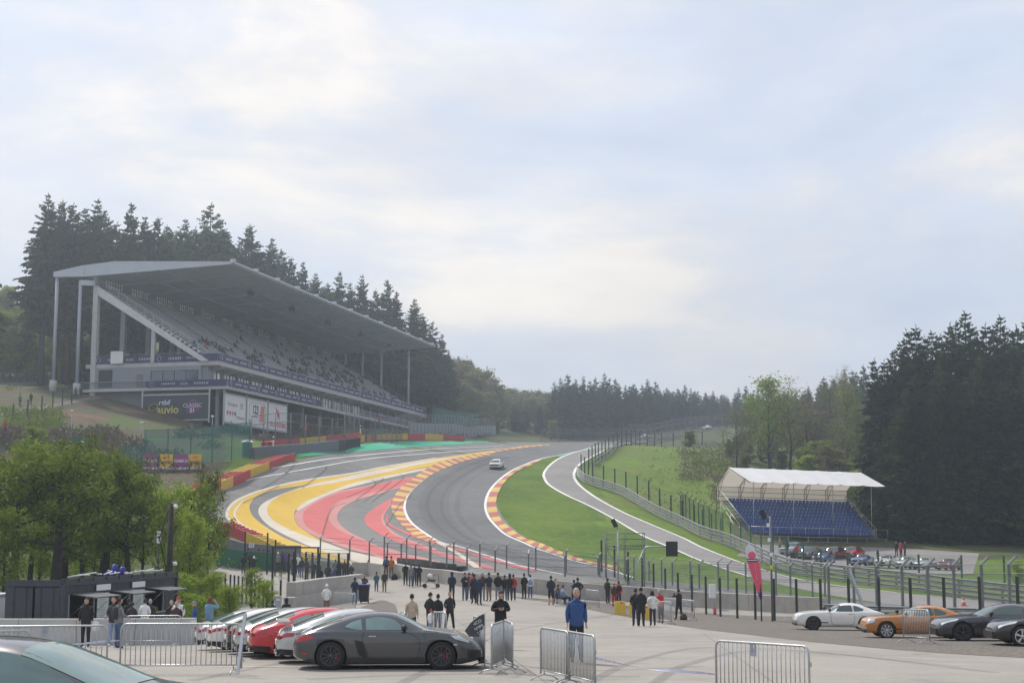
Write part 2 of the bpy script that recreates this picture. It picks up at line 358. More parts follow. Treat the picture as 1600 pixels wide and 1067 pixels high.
mi[(px > 345) & (px < 560) & (yy > 196)] = 1
mi[(yy > 226) & (px < 780)] = 3
mi[(yy > 300)] = 3
mi[(px > 930) & (yy > 150) & (yy < 300)] = 2
mi[(px > 1135) & (yy > 166)] = 3
mi[yy < wallY + 1] = 4
mi[(px < 332) & (yy > 66) & (yy < 130)] = 3
me.polygons.foreach_set('material_index', mi.ravel().astype(np.int32)); me.polygons.foreach_set('use_smooth', np.ones(len(fcs), bool))
for q in ('grass', 'bank', 'bank_grass', 'floor', 'paddock'): me.materials.append(MATS[q])
me.update(calc_edges=True); me.validate(); go = bpy.data.objects.new('ground', me); COL.objects.link(go); tag(go, kind='structure')
# ---- asphalt, paint
LW = [(560,905),(480,890),(405,860),(345,824),(314,800),(316,778),(345,766),(400,742),(460,720),(565,700),(590,691),(650,688.5),(730,690),(790,690.6),(860,691)]
RW = [(985,912),(955,890),(890,868),(840,850),(800,824),(779,795),(777,770),(790,745),(815,728),(850,714),(880,709),(905,703.5),(935,698),(960,695.5),(1000,690)]
sheet('runoff_area', LW, RW, M_('runoff'), .015, n=150, k=70)
wl = z4([(1600,412),(1450,455),(1300,515),(1200,585),(1135,648),(1110,710),(1115,762),(1150,822),(1230,884),(1330,942)]) + [(717.5,853.5),(761,867.5),(805,881),(840,889),(880,897)]
sheet('track', [(870,691.3), (820,697)] + wl, [(990,690.5),(935,698.5),(905,704),(880,709)] + z5([(545,598),(470,625),(380,665),(300,725),(245,790),(222,870),(240,940),(290,1000),(350,1050)]) + [(819,847.5),(837,856),(862,864),(894,874.5),(948,888),(990,902)], M_('tarmac'), .03, n=160, k=24)
yo = [(850,694.4),(815,697)] + z4([(1700,385),(1600,400),(1300,440),(1000,490),(800,530),(500,575),(300,620),(170,665),(90,710),(55,770),(75,812),(150,862),(280,922),(420,972),(560,1010)]) + [(530,876),(575,888)]
yi = [(852,694.8),(817,697.8)] + z4([(1700,395),(1600,410),(1300,452),(1050,502),(760,557),(520,600),(350,627),(250,657),(200,700),(190,740),(215,790),(290,850),(400,915),(520,960),(640,1000),(800,1056)]) + [(610,893)]
sheet('painted_runoff', yo, yi, M_('yellow_paint'), .030, n=150, k=8)
c2o = z4([(1600,412),(1250,455),(900,520),(720,562),(560,595),(420,640),(300,690),(250,730),(245,770),(280,820),(350,870),(470,930),(600,985),(760,1040),(880,1067)]) + [(600,887),(640,895)]
c2i = z4([(1600,418),(1280,462),(950,535),(740,578),(500,620),(380,660),(310,710),(295,750),(320,800),(400,850),(520,900),(640,940),(780,990),(1000,1040),(1090,1062)]) + [(650,889),(690,898)]
sheet('painted_runoff', c2o, c2i, M_('cream_paint'), .034, n=150, k=5)
y2i = z4([(1640,420),(1400,455),(1260,490),(1000,545),(800,592),(640,652),(520,704),(468,745),(456,780),(470,830),(520,872),(590,915),(650,945)])
sheet('painted_runoff', z4([(1600,418),(1280,462),(950,535),(740,578),(500,620),(380,660),(310,710),(295,750),(320,800),(400,850),(520,900),(590,925),(652,948)]), y2i, M_('yellow_paint'), .038, n=130, k=8)
sheet('painted_runoff', z4([(1270,492),(1000,545),(800,590),(640,650),(520,700),(465,747)]), z4([(1260,505),(1020,558),(860,596),(700,642),(570,700),(482,752)]), M_('cream_paint'), .044, n=60, k=3)
po = z4([(1170,548),(900,602),(700,642),(570,700),(482,747),(458,780),(472,830),(525,872),(600,912),(760,975),(960,1025)]) + z3([(130,165),(300,205),(560,250),(700,268)])
ri = z4([(1130,590),(1020,628),(900,650),(760,682),(690,722),(660,772),(670,820),(720,865),(800,902),(900,945),(1000,985)]) + z3([(190,95),(330,140),(560,190),(830,262)])
ro = z4([(1170,552),(900,607),(700,655),(580,708),(520,752),(508,790),(525,840),(600,890),(700,930),(860,985),(1000,1020)]) + z3([(160,150),(320,190),(570,240),(740,270)])
sheet('painted_runoff', po, ri, M_('pink_paint'), .034, n=120, k=6)
sheet('painted_runoff', ro, ri, M_('red_paint'), .040, n=120, k=6)
pi_ = z4([(1100,612),(930,662),(830,690),(750,730),(715,775),(720,820),(770,870),(840,908),(950,960),(1080,1008)]) + z3([(240,85),(400,130),(620,185),(860,250)])
sheet('painted_runoff', ri, pi_, M_('pink_paint'), .044, n=120, k=4)
r3o = z4([(1045,672),(960,720),(890,770),(875,800),(890,840),(960,890),(1050,932),(1180,978)]) + z3([(480,85),(640,130),(880,205),(1150,275)])
r3i = z4([(1030,705),(1005,745),(980,775),(975,810),(1000,850),(1060,900),(1180,950),(1300,990)]) + z3([(560,85),(760,140),(980,205),(1250,278)])
sheet('painted_runoff', r3o, r3i, M_('red_paint'), .036, n=100, k=4)
sheet('painted_runoff', r3i, z4([(1032,710),(1012,745),(992,775),(990,810),(1015,850),(1075,895),(1190,942),(1310,982)]) + z3([(590,82),(790,138),(1000,203),(1260,276)]), M_('pink_paint'), .040, n=100, k=2)
sheet('painted_runoff', z4([(1010,768),(1000,800),(1020,840),(1110,885),(1210,925),(1290,950)]) + z3([(640,35),(900,115),(1200,205),(1560,300)]), z4([(1020,768),(1012,800),(1040,838),(1120,875),(1220,912),(1300,938)]) + z3([(700,30),(950,110),(1240,195),(1590,290)]), M_('red_paint'), .048, n=80, k=2)
sheet('painted_runoff', z3([(640,5),(760,80),(880,150),(1030,265)]), z3([(690,10),(800,75),(930,150),(1110,272)]), M_('cream_paint'), .052, n=40, k=2)
sheet('line_marking', z4([(160,690),(120,740),(108,775),(130,815),(200,860),(330,918)]), z4([(150,690),(105,738),(92,775),(115,818),(190,866),(325,926)]), M_('cream_paint'), .040, n=60, k=1)
def line(pl, w0, w1, off=.05, n=90, m='white_paint'):
    a = resample(pl, n); w = cast(a[:, 0], a[:, 1], off=off); d = np.gradient(w[:, :2], axis=0); d /= np.linalg.norm(d, axis=1)[:, None] + 1e-9
    nn = np.stack([-d[:, 1], d[:, 0]], 1); ws = np.linspace(w0, w1, n)[:, None] / 2
    mb = MB(); L = w[:, :2] + nn * ws; Q = w[:, :2] - nn * ws
    mb.grid([[(x, y, H(x, y) + off) for x, y in Q], [(x, y, H(x, y) + off) for x, y in L]], M_(m)); o = mb.build('line_marking'); tag(o, kind='structure')
line([(p[0], p[1]) for p in yo[4:]], .45, .22, m='cream_paint', off=.045)
line(z4([(200,530),(300,505),(500,470),(700,440),(1000,410),(1300,385),(1600,372),(1700,366)]), .18, .3)
line(z4([(90,590),(250,555),(400,530)]), .18, .18); line(z4([(420,524),(560,500),(850,450),(1150,420),(1600,388),(1700,380)]), .16, .3)
line(wl, .5, .22)
rk = [(990,690.5),(935,699),(905,704.5),(880,709.5)] + z5([(545,599),(470,626),(380,666),(300,726),(245,791),(222,870),(240,940),(290,1000),(350,1050)]) + [(819,847.5),(837,856),(862,864),(894,874.5),(948,888),(990,902)]
line(rk, .4, .2)
sheet('green_runoff', z4([(470,432),(700,412),(1000,387),(1200,372),(1480,352)]), z4([(470,414),(700,385),(850,358),(1000,347),(1200,343),(1480,342)]), M_('green_paint'), .04, n=60, k=6)
sheet('green_runoff', z5([(0,518),(100,508),(240,498)]), z5([(0,490),(100,489),(240,493)]), M_('green_paint'), .044, n=20, k=2)
lk_in = [(860,694.8),(815,699.8),(780,705)] + z4([(1600,424),(1450,463),(1300,524),(1200,592),(1135,655),(1108,712),(1110,762),(1145,822),(1225,884),(1310,936)])
lk_out = [(857,694),(810,698.3),(775,702.8)] + z4([(1600,410),(1450,433),(1320,465),(1230,510),(1150,570),(1085,620),(1045,680),(1035,740),(1060,790),(1110,850),(1180,905),(1255,940)])
sheet('kerb', lk_out, lk_in, M_('kerb_yellow'), .06, n=157, k=4, alt=(M_('kerb_red'), 66))
sheet('kerb', z5([(540,602),(470,630),(385,668),(305,730),(252,792),(232,870),(250,938),(298,995),(358,1045)]) + [(820,846),(838,855),(862,862.5),(894,873),(920,879),(948,886),(965,890)],
      z5([(560,600),(500,630),(430,660),(370,700),(320,760),(290,830),(290,890),(320,960),(390,1020),(450,1063)]) + [(847,848.5),(866,857),(890,866),(912.5,873.5),(931,877.5),(952,882),(965,885.5)], M_('kerb_yellow'), .07, n=169, k=4, alt=(M_('kerb_red'), 42))
# service road on the right
sl = [(1000,689.5)] + z5([(1020,505),(960,508),(870,525),(700,577),(620,622),(577,670),(570,700),(600,750),(700,810),(850,880),(1000,960),(1100,1020),(1190,1067)]) + [(1055,858),(1098,876.5),(1170,900),(1260,922),(1350,938),(1450,950),(1600,962)]
sr = [(1030,686)] + z5([(1180,492),(1060,510),(930,545),(845,590),(780,632),(750,680),(757,720),(802,770),(900,838),(1050,918),(1200,983),(1400,1067)]) + [(1100,856),(1160,879),(1226,899),(1292,912),(1400,925),(1500,934),(1600,942)]
sheet('service_road', sl, sr, M_('service_road'), .025, n=170, k=12)
line(sl[2:-4], .4, .22, off=.05); line(sr[3:-2], .4, .2, off=.05)
sheet('green_runoff', z5([(645,582),(700,568),(800,548),(900,524),(985,504)]), z5([(672,586),(720,571),(830,536),(920,517),(985,508)]), M_('green_paint'), .05, n=40, k=2)
sheet('pit_straight', [(985,905),(1060,910),(1150,920),(1250,930),(1350,940),(1600,958)], [(960,925),(1060,940),(1200,948),(1400,956),(1600,975)], M_('tarmac'), .03, n=60, k=14)
sheet('gravel_area', [(470,985),(500,974),(560,950),(590,938),(604,938)], [(540,985),(575,985),(606,984),(625,975),(618,944)], M_('gravel'), .008, n=40, k=14)
sheet('gravel_area', [(800,931),(862,936),(950,942),(1060,955),(1200,962),(1350,962),(1620,965)], [(800,933),(862,941),(930,954),(1060,977),(1180,992),(1300,1005),(1450,1018),(1620,1028)], M_('gravel'), .008, n=70, k=24)
sheet('path', [(-20,655),(60,641),(130,627),(185,618)], [(-20,640),(60,634),(130,622),(185,612)], M_('gravel'), .03, n=30, k=3)
sheet('path', [(-20,606),(50,600),(130,592)], [(-20,601),(50,594),(130,588)], M_('gravel'), .03, n=30, k=2)
sheet('paddock_far', [(1150,868),(1260,884),(1380,893),(1520,897)], [(1180,850),(1280,853),(1400,856),(1530,864)], M_('service_road'), .03, n=40, k=10)
line([(190,1039),(400,1041),(600,1043)], .10, .10, off=.012, m='cream_paint'); line([(690,974),(850,975)], .08, .08, off=.012, m='cream_paint')
# tyre marks and rubbered lines
mid = lambda a, b_, t: [(lerp(p[0], q[0], t), lerp(p[1], q[1], t)) for p, q in zip(resample(a, 30), resample(b_, 30))]
for t_, w_ in ((.22, 1.0), (.34, 1.6), (.46, .8), (.62, .5)): line(mid(wl, rk[1:], t_)[2:28], w_ * 1.3, w_, off=.06, m='rubber')
for k in range(9):
    a = rng.uniform(420, 700); c_ = rng.uniform(715, 800); line([(a, c_), (a + rng.uniform(-25, 5), c_ + rng.uniform(8, 18)), (a + rng.uniform(-60, -20), c_ + rng.uniform(25, 50))], .22, .22, off=.07, n=20, m='skid')
for pl in ([(300,1062),(520,1018),(640,990),(800,962)], [(620,1070),(720,1020),(800,985),(960,960)], [(900,1075),(1000,1030),(1150,1010),(1500,1040)], [(1010,1075),(1080,1035),(1230,1015),(1560,1050)], [(640,1000),(760,1030),(900,1046),(1100,1040)], [(480,1060),(700,1052),(1000,1056)]):
    line(pl, .28, .22, off=.014, n=50, m='wear_mark')
for pl in ([(400,1058),(900,1062),(1500,1052)], [(600,1000),(900,1004),(1300,1020)], [(700,960),(760,1000),(860,1070)], [(1100,990),(1210,1066)]): line(pl, .035, .035, off=.016, n=60, m='skid')
# ------------------------------------------------------------------ common object materials
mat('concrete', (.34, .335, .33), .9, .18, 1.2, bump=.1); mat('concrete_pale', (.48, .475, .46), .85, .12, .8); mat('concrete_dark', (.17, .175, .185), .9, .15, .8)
mat('steel_grey', (.36, .39, .43), .55, .10, 2.0, metal=.2); mat('galvanised', (.42, .44, .45), .42, .18, 9.0, metal=.7); mat('rail_steel', (.21, .22, .23), .5, .2, 3.0, metal=.5); mat('post_grey', (.15, .165, .17), .5, .15, 5.0, metal=.2); mat('roof_metal', (.47, .50, .55), .5, .06, .6, metal=.1)
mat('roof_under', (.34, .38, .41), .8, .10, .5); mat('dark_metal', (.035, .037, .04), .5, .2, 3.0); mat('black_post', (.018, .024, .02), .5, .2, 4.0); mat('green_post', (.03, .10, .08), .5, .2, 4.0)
mat('banner_navy', (.022, .024, .10), .6, .10, 1.0); mat('banner_white', (.78, .78, .78), .6, .03, 1.0); mat('banner_dark', (.035, .05, .055), .6, .1, 1.0)
mat('mark_white', (.70, .70, .74), .6, .03); mat('mark_yellow', (.62, .55, .07), .6, .05); mat('mark_red', (.60, .05, .04), .6, .05); mat('mark_navy', (.04, .05, .14), .6, .05); mat('mark_purple', (.16, .05, .16), .6, .05)
mat('mark_grey', (.30, .30, .32), .6, .05); mat('mark_salmon', (.75, .26, .18), .6, .05)
mat('poster_purple', (.28, .05, .22), .6, .1); mat('poster_yellow', (.72, .45, .05), .6, .08); mat('blue_seat', (.012, .060, .27), .45, .12, 2.0); mat('canvas', (.74, .74, .74), .6, .03, .6)
mat('tyre_red', (.50, .05, .06), .7, .2, 2.5, col2=(.36, .06, .06)); mat('tyre_yellow', (.66, .43, .04), .7, .2, 2.5, col2=(.52, .36, .06)); mat('tyre_grey', (.12, .145, .165), .8, .2, 2.0); mat('tyre_black', (.02, .02, .02), .8, .3, 3.0)
mat('black', (.012, .012, .013), .6, .2); mat('rust', (.16, .085, .05), .8, .2, 2.0)
mesh_net('wire_mesh', (.20, .22, .22), .13); mesh_net('wire_mesh_dark', (.03, .06, .05), .30); mesh_net('green_net', (.035, .20, .165), .58); mesh_net('rail_mesh', (.20, .22, .24), .26); mesh_net('debris_mesh', (.35, .37, .38), .09)
def glass(name, col, rough=.06, em=None):
    m = bpy.data.materials.new(name); m.use_nodes = True; t = m.node_tree; b = t.nodes['Principled BSDF']; MATS[name] = m
    tc = N(t, 'ShaderNodeTexCoord'); nz = N(t, 'ShaderNodeTexNoise', i_Scale=1.5, i_Detail=3.0); t.links.new(tc.outputs['Object'], nz.inputs['Vector'])
    c = ramp(t, nz.outputs[0], [(.3, tuple(v * .7 for v in col)), (.7, tuple(v * 1.2 for v in col))]); t.links.new(c, b.inputs['Base Color'])
    b.inputs['Roughness'].default_value = rough; b.inputs['Specular IOR Level'].default_value = .9; return m
glass('window_glass', (.10, .13, .16)); glass('painted_sky_glass', (.80, .82, .76), .15)  # pale panes: brightness of the sky seen through them is put into the colour
# ------------------------------------------------------------------ the big grandstand on the left
O = P(340, 563.7, 220.0)
gs = thing('grandstand', 'large grey concrete grandstand with cantilever roof on the left hillside', 'grandstand', O, math.atan2(.970, .241))
def part(mb, name, m=None, par=None): return mb.build(name, m, par if par is not None else gs)
LEN = 106.0
b = MB(); b.box((LEN / 2, 11, -.3), (LEN, 22, .6), M_('concrete_pale')); part(b, 'upper_floor_slab')
b = MB(); b.box((LEN / 2 - .3, 10.4, -4.1), (LEN + .6, 24.6, .42), M_('concrete_pale')); part(b, 'lower_floor_slab')
# brackets under the upper slab
for k in range(20): b = MB(); b.beam((2 + k * 5.4, .1, -.68), (2 + k * 5.4, 1.7, -1.2), .3, .35, M_('concrete')); part(b, 'slab_bracket')
# terrace
rows = 24; v0, w0, v1, w1 = 1.9, .45, 20.0, 11.6; dv = (v1 - v0) / rows; dw = (w1 - w0) / rows
prof = []
for i in range(rows): prof += [(v0 + i * dv, w0 + i * dw), (v0 + i * dv, w0 + (i + 1) * dw)]
prof += [(v1, w1)]; under = [(v1 + .4, w1 - .9), (v0 + .6, w0 - .45)]
poly = [Vector((0, p, q)) for p, q in prof + under]
b = MB(); n = len(poly); vs = [tuple(p) for p in poly] + [(103.5, p.y, p.z) for p in poly]
m = M_('concrete'); fs = [(i, (i + 1) % n, n + (i + 1) % n, n + i) for i in range(n)]; b.add(vs, fs, mat('terrace', (.52, .53, .53), .9, .15, .5)); part(b, 'terrace')
b = MB()
for i in range(rows):
    y = v0 + (i + .62) * dv; z = w0 + (i + 1) * dw
    for a in range(8):
        s0 = a * 13 + 1.2; s1 = min(103, a * 13 + 12.4)
        b.box(((s0 + s1) / 2, y, z + .36), (s1 - s0, .34, .06), mat('seat_grey', (.30, .315, .33), .6, .25, 1.5)); b.box(((s0 + s1) / 2, y + .2, z + .52), (s1 - s0, .05, .26), M_('seat_grey'))
part(b, 'seat_rows')
b = MB()
for a in range(9):
    for i in range(0, rows, 2):
        y = v0 + i * dv; z = w0 + (i + 1) * dw; b.beam((a * 13 + .3, y, z), (a * 13 + .3, y, z + 1), .05, .05, M_('galvanised'))
    b.beam((a * 13 + .3, v0, w0 + dw + 1), (a * 13 + .3, v1, w1 + dw + 1), .05, .05, M_('galvanised'))
part(b, 'aisle_handrails')
b = MB(); b.prism([Vector((-.35, a, c)) for a, c in [(v1 + .2, w1 + .5), (v0 - .6, w0 - .45), (v0 + .7, w0 - .45), (v1 + .2, w1 - .9)]], (0, 0, 0), (.4, 0, 0), mat('stringer', (.60, .61, .60), .85, .16, 1.0)); part(b, 'stringer_beam')
b = MB()
for k in range(1, 13): b.prism([Vector((k * 8.4, a, c)) for a, c in [(v1, w1 - .9), (v0 + 1.2, w0 - .4), (v0 + 3.5, -.0), (v1, w1 - 2.1)]], (0, 0, 0), (.4, 0, 0), M_('concrete'))
part(b, 'raker_beams')
for k in range(13):
    u = k * 8.4 + (.35 if k else .1)
    b = MB(); b.box((u, 20.6, 2.3), (.7 if k else .85, .8, 23.4), M_('concrete_pale' if k == 0 else 'concrete')); part(b, 'rear_column')
    b = MB(); top = w0 + (10.7 - v0) / dv * dw - .8; b.box((u, 10.7, top / 2), (.6, .6, top), M_('concrete_pale' if k == 0 else 'concrete')); part(b, 'column')
# back wall above the terrace, with glazed bays
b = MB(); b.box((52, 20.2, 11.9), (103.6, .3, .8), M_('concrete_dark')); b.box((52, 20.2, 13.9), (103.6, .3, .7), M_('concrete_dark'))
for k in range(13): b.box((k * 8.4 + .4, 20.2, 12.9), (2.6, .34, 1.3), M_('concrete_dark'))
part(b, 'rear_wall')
for k in range(12):
    b = MB(); c = k * 8.4 + 4.6
    for j in range(8): b.box((c - 2.8 + j * .8, 20.2, 12.9), (.16, .1, 1.3), M_('concrete_dark'))
    b.box((c, 20.2, 12.95), (5.8, .08, .10), M_('concrete_dark')); w = part(b, 'rear_window')
    b = MB(); b.box((c, 20.26, 12.92), (5.8, .03, 1.28), M_('painted_sky_glass')); b.build('pane', None, w)
# roof
RU0, RU1 = -1.2, 103.2
b = MB(); pr = [(-2.4, 14.45), (22.2, 13.55), (22.2, 15.35), (17, 15.75), (-2.4, 14.85)]
vs = [(RU0, a, c) for a, c in pr] + [(RU1, a, c) for a, c in pr]
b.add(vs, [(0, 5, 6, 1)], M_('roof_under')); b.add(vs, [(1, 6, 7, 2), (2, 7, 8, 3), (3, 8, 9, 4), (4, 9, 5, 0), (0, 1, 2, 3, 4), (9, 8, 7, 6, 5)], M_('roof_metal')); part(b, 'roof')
b = MB(); b.tube([(RU0 - .1, -2.55, 14.75), (RU1 + .1, -2.55, 14.75)], .22, M_('roof_metal'), 8)
part(b, 'gutter')
for k in range(13): b = MB(); b.box((RU0 + .3 + k * 8.55, -2.5, 15.0), (.5, .7, .5), M_('roof_metal')); part(b, 'roof_bracket')
b = MB()
for k in range(1, 13): b.beam((RU0 + k * 8.55, -2.2, 14.36), (RU0 + k * 8.55, 20.5, 13.53), .22, .26, M_('roof_under'))
for a in (4, 9, 14): b.beam((RU0, a, 14.45 - (a + 2.4) * .0366 - .1), (RU1, a, 14.45 - (a + 2.4) * .0366 - .1), .15, .18, M_('roof_under'))
part(b, 'roof_ribs')
b = MB(); b.prism([Vector((-1.3, a, c)) for a, c in [(22.2, 13.55), (27.4, 13.7), (27.4, 14.5), (22.2, 15.35)]], (0, 0, 0), (1.0, 0, 0), M_('roof_metal')); part(b, 'roof_outrigger')
for (v_, u_, top) in ((27.0, -.8, 13.7), (22.6, -1.4, 12.9)):
    q = gs.matrix_basis if False else None
    c = Vector((O.x + u_ * .241 - v_ * .970, O.y + u_ * .970 + v_ * .241, 0)); g = H(c.x, c.y) - O.z
    b = MB(); b.tube([(u_, v_, g - .3), (u_, v_, top)], .26, M_('steel_grey'), 10); b.tube([(u_, v_, g - .3), (u_, v_, g + 1.6)], .55, M_('concrete_pale'), 10); part(b, 'mast')
b = MB(); b.beam((-1.4, 22.6, 12.6), (-.2, 20.8, 12.6), .5, .8, M_('roof_metal')); part(b, 'mast_bracket')
for u_, v_ in ((103, 3.3), (103, 9.6), (103, 14), (103, 18), (94, 20.9), (86, 20.9), (77.5, 20.9)):
    b = MB(); lo = 0 if v_ < 15 else 6; b.tube([(u_, v_, lo), (u_, v_, 14.0)], .22, M_('concrete_pale'), 8); part(b, 'slim_column')
for px_, py_ in ((387, 436), (452, 462), (509, 485), (561, 505), (607, 523), (648, 539)):
    r = (px_ - 800) / 2300; u_ = (O.x - .97 * 3.2 - r * (O.y + .241 * 3.2)) / (r * .97 - .241)
    b = MB(); b.box((u_, 3.2, 13.35), (1.1, .8, .7), M_('black')); b.tube([(u_, 3.2, 13.6), (u_, 3.2, 14.2)], .05, M_('black')); part(b, 'loudspeaker')
# middle storey
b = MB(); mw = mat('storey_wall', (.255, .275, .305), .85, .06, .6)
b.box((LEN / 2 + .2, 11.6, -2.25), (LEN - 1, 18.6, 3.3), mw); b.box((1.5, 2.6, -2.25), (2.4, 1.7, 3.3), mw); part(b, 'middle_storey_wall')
w = MB()
for j in range(4):
    w.box((-.36, 4.0 + j * 1.92 - .1, -2.35), (.05, 1.76, 2.0), M_('window_glass'))
f = MB()
for j in range(5): f.box((.0 - .34, 3.05 + j * 1.92, -2.35), (.1, .1, 2.1), M_('dark_metal'))
f.box((-.34, 6.9, -1.33), (.1, 7.8, .1), M_('dark_metal')); f.box((-.34, 6.9, -3.38), (.1, 7.8, .1), M_('dark_metal'))
b = MB(); b.box((0, 11.6, -2.25), (.6, 18.0, 3.28), mw); part(b, 'end_wall')
fo = part(f, 'end_window'); w.build('pane', None, fo)
b = MB(); b.box((-.33, 12.6, -2.85), (.08, 1.1, 2.1), M_('concrete_dark')); part(b, 'end_door')
b = MB(); b.box((-.33, 18.4, -2.3), (.06, 2.3, 2.7), M_('black')); part(b, 'end_opening')
for k in range(20):
    c0 = 1.2 + k * 5.25
    b = MB(); b.box((c0, 2.1, -2.25), (.35, .5, 3.3), M_('concrete')); part(b, 'facade_column')
    if k < 19 and k != 0 or k == 0:
        f = MB(); x0, x1 = c0 + .5, c0 + 4.9
        if k == 0: x0, x1 = 1.4, 5.9
        f.box(((x0 + x1) / 2, 2.2, -1.2), (x1 - x0, .1, .12), M_('dark_metal')); f.box(((x0 + x1) / 2, 2.2, -3.35), (x1 - x0, .1, .12), M_('dark_metal'))
        q = 4 if k % 3 else 3
        for j in range(q + 1): f.box((lerp(x0, x1, j / q), 2.2, -2.3), (.14 if j % 2 else .3, .1, 2.2), M_('dark_metal'))
        wd = part(f, 'facade_window'); g = MB(); g.box(((x0 + x1) / 2, 2.25, -2.3), (x1 - x0, .03, 2.1), M_('painted_sky_glass' if k < 13 else 'window_glass')); g.build('pane', None, wd)
# lower storey, dark and partly open
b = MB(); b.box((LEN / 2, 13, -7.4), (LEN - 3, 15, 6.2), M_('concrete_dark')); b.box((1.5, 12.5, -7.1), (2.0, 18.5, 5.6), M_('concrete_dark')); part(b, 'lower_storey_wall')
for k in range(13):
    b = MB(); b.box((k * 8.4 + 1.2, .4, -7.2), (.5, .5, 5.8), M_('concrete')); part(b, 'lower_column')
for k in range(8):
    b = MB(); c = 40 + k * 8.0; b.box((c + 2.6, 5.46, -6.4), (4.4, .05, 2.4), M_('window_glass')); part(b, 'lower_window')
b = MB()
for k in range(22): b.tube([(40 + k * 3, -1.6, -3.9), (40 + k * 3, -1.6, -2.8)], .04, M_('galvanised'), 5)
b.tube([(37, -1.6, -2.8), (105, -1.6, -2.8)], .05, M_('galvanised'), 6); b.add([(37, -1.6, -3.85), (105, -1.6, -3.85), (105, -1.6, -2.8), (37, -1.6, -2.8)], [(0, 1, 2, 3)], M_('rail_mesh')); part(b, 'balcony_railing'); b = MB()
b.tube([(-.5, 10, -2.8), (-.5, 22.5, -2.8)], .05, M_('galvanised'), 6); b.add([(-.5, 10, -3.85), (-.5, 22.5, -3.85), (-.5, 22.5, -2.8), (-.5, 10, -2.8)], [(0, 1, 2, 3)], M_('rail_mesh'))
part(b, 'balcony_railing')
# stair tower at the far end
b = MB()
for k in range(5): b.box((104.6 + (k % 2) * 1.2, 8 + k * 1.3, .4 + k * 1.1), (3.2, 1.4, .15), M_('concrete_pale')); b.tube([(103.2, 8 + k * 1.3, .5 + k * 1.1), (103.2, 8 + k * 1.3, 1.6 + k * 1.1)], .05, M_('galvanised'), 5)
part(b, 'end_staircase')
# banners with sponsor marks
def banner(p0, p1, zb, h, name, nrm):
    """p0->p1 in the stand's own frame; nrm = outward"""
    p0 = Vector(p0); p1 = Vector(p1); d = (p1 - p0); L = d.length; d.normalize(); nr = Vector(nrm)
    b = MB(); c = (p0 + p1) / 2 + nr * .03
    b.beam((p0.x, p0.y, zb + h / 2), (p1.x, p1.y, zb + h / 2), .06, h, M_('banner_navy')); o = part(b, name)
    g = MB(); s = 1.1; k = 0; W_ = M_('mark_white')
    def at_(a, zz): q = p0 + d * a + nr * .045; return (q.x, q.y, zb + zz)
    r2 = random.Random(3)
    while s < L - 2.2:
        t = k % 7
        if t in (0, 4):
            for j in range(10):
                a0, a1 = 2 * math.pi * j / 10, 2 * math.pi * (j + 1) / 10; rr = h * .33
                g.beam(at_(s + rr * math.cos(a0), h / 2 + rr * math.sin(a0)), at_(s + rr * math.cos(a1), h / 2 + rr * math.sin(a1)), .03, .12, W_, up=nr)
            s += 1.6
        else:
            wd = (1.7, 2.1, 1.4, 2.4)[k % 4]; x = s
            while x < s + wd:
                lw = r2.uniform(.12, .24); hh = h * (.30 if t % 2 else .22)
                g.beam(at_(x, h * .5 - hh / 2), at_(x + lw * .3, h * .5 + hh / 2), .03, lw * .45, W_, up=d); x += lw + .09
            if t in (2, 5): g.beam(at_(s, h * .3), at_(s + wd, h * .3), .03, .07, W_, up=nr)
            s += wd + .9
        k += 1
    g.build('sponsor_marks', None, o)
banner((-.06, 20.9, 0), (-.06, 0, 0), .05, 1.1, 'end_banner', (-1, 0, 0)); banner((0, -.06, 0), (LEN - .5, -.06, 0), .05, 1.1, 'front_banner', (0, -1, 0))
banner((-.7, 11.4, 0), (-.7, -1.9, 0), -3.85, 1.0, 'end_banner', (-1, 0, 0)); banner((-.6, -2.0, 0), (37, -2.0, 0), -3.85, 1.0, 'front_banner', (0, -1, 0))
b = MB()
for k in range(27): b.tube([(k * 4, .1, 0), (k * 4, .1, 1.35)], .04, M_('galvanised'), 5)
b.tube([(0, .1, 1.35), (LEN, .1, 1.35)], .04, M_('galvanised'), 5); b.tube([(0, .1, 1.35), (0, 21, 1.35)], .04, M_('galvanised'), 5); part(b, 'front_railing')
# hoardings hung below the stand, each a board of its own
def hoarding(p0, p1, zt, zb, m, label, name='advertising_board', truss=True):
    p0 = Vector(p0); p1 = Vector(p1); d = (p1 - p0); L = d.length
    wp0 = Vector((O.x + .241 * p0.x - .97 * p0.y, O.y + .97 * p0.x + .241 * p0.y, O.z + zb)); wp1 = Vector((O.x + .241 * p1.x - .97 * p1.y, O.y + .97 * p1.x + .241 * p1.y, O.z + zb))
    a = wp1 - wp0; rz = math.atan2(a.y, a.x); t = thing(name, label, 'billboard', wp0, rz); h = zt - zb
    b = MB(); b.box((L / 2, 0, h / 2), (L, .12, h), m); b.build('panel', None, t)
    f = MB()
    for x in (-.15, L + .15): f.box((x, .05, h / 2 + .1), (.22, .22, h + 1.4), M_('galvanised'))
    f.box((L / 2, .05, -.14), (L + .5, .2, .2), M_('galvanised')); f.box((L / 2, .05, h + .14), (L + .5, .2, .2), M_('galvanised')); f.build('frame', None, t)
    return t, L, h
def letter(t, txt, x, z, size, m, y=-.075, name='lettering', bold=0, squeeze=1.0, shear=0, flip=False, depth=.02):
    q = text_mesh(txt, size, m, depth=depth, bold=bold, squeeze=squeeze, shear=shear)
    b = MB(); b.merge(q, Matrix.Translation((x, y, z)) @ Matrix.Rotation(math.pi / 2, 4, 'X') @ (Matrix.Rotation(math.pi, 4, 'Y') if flip else Matrix.Identity(4))); return b.build(name, None, t)
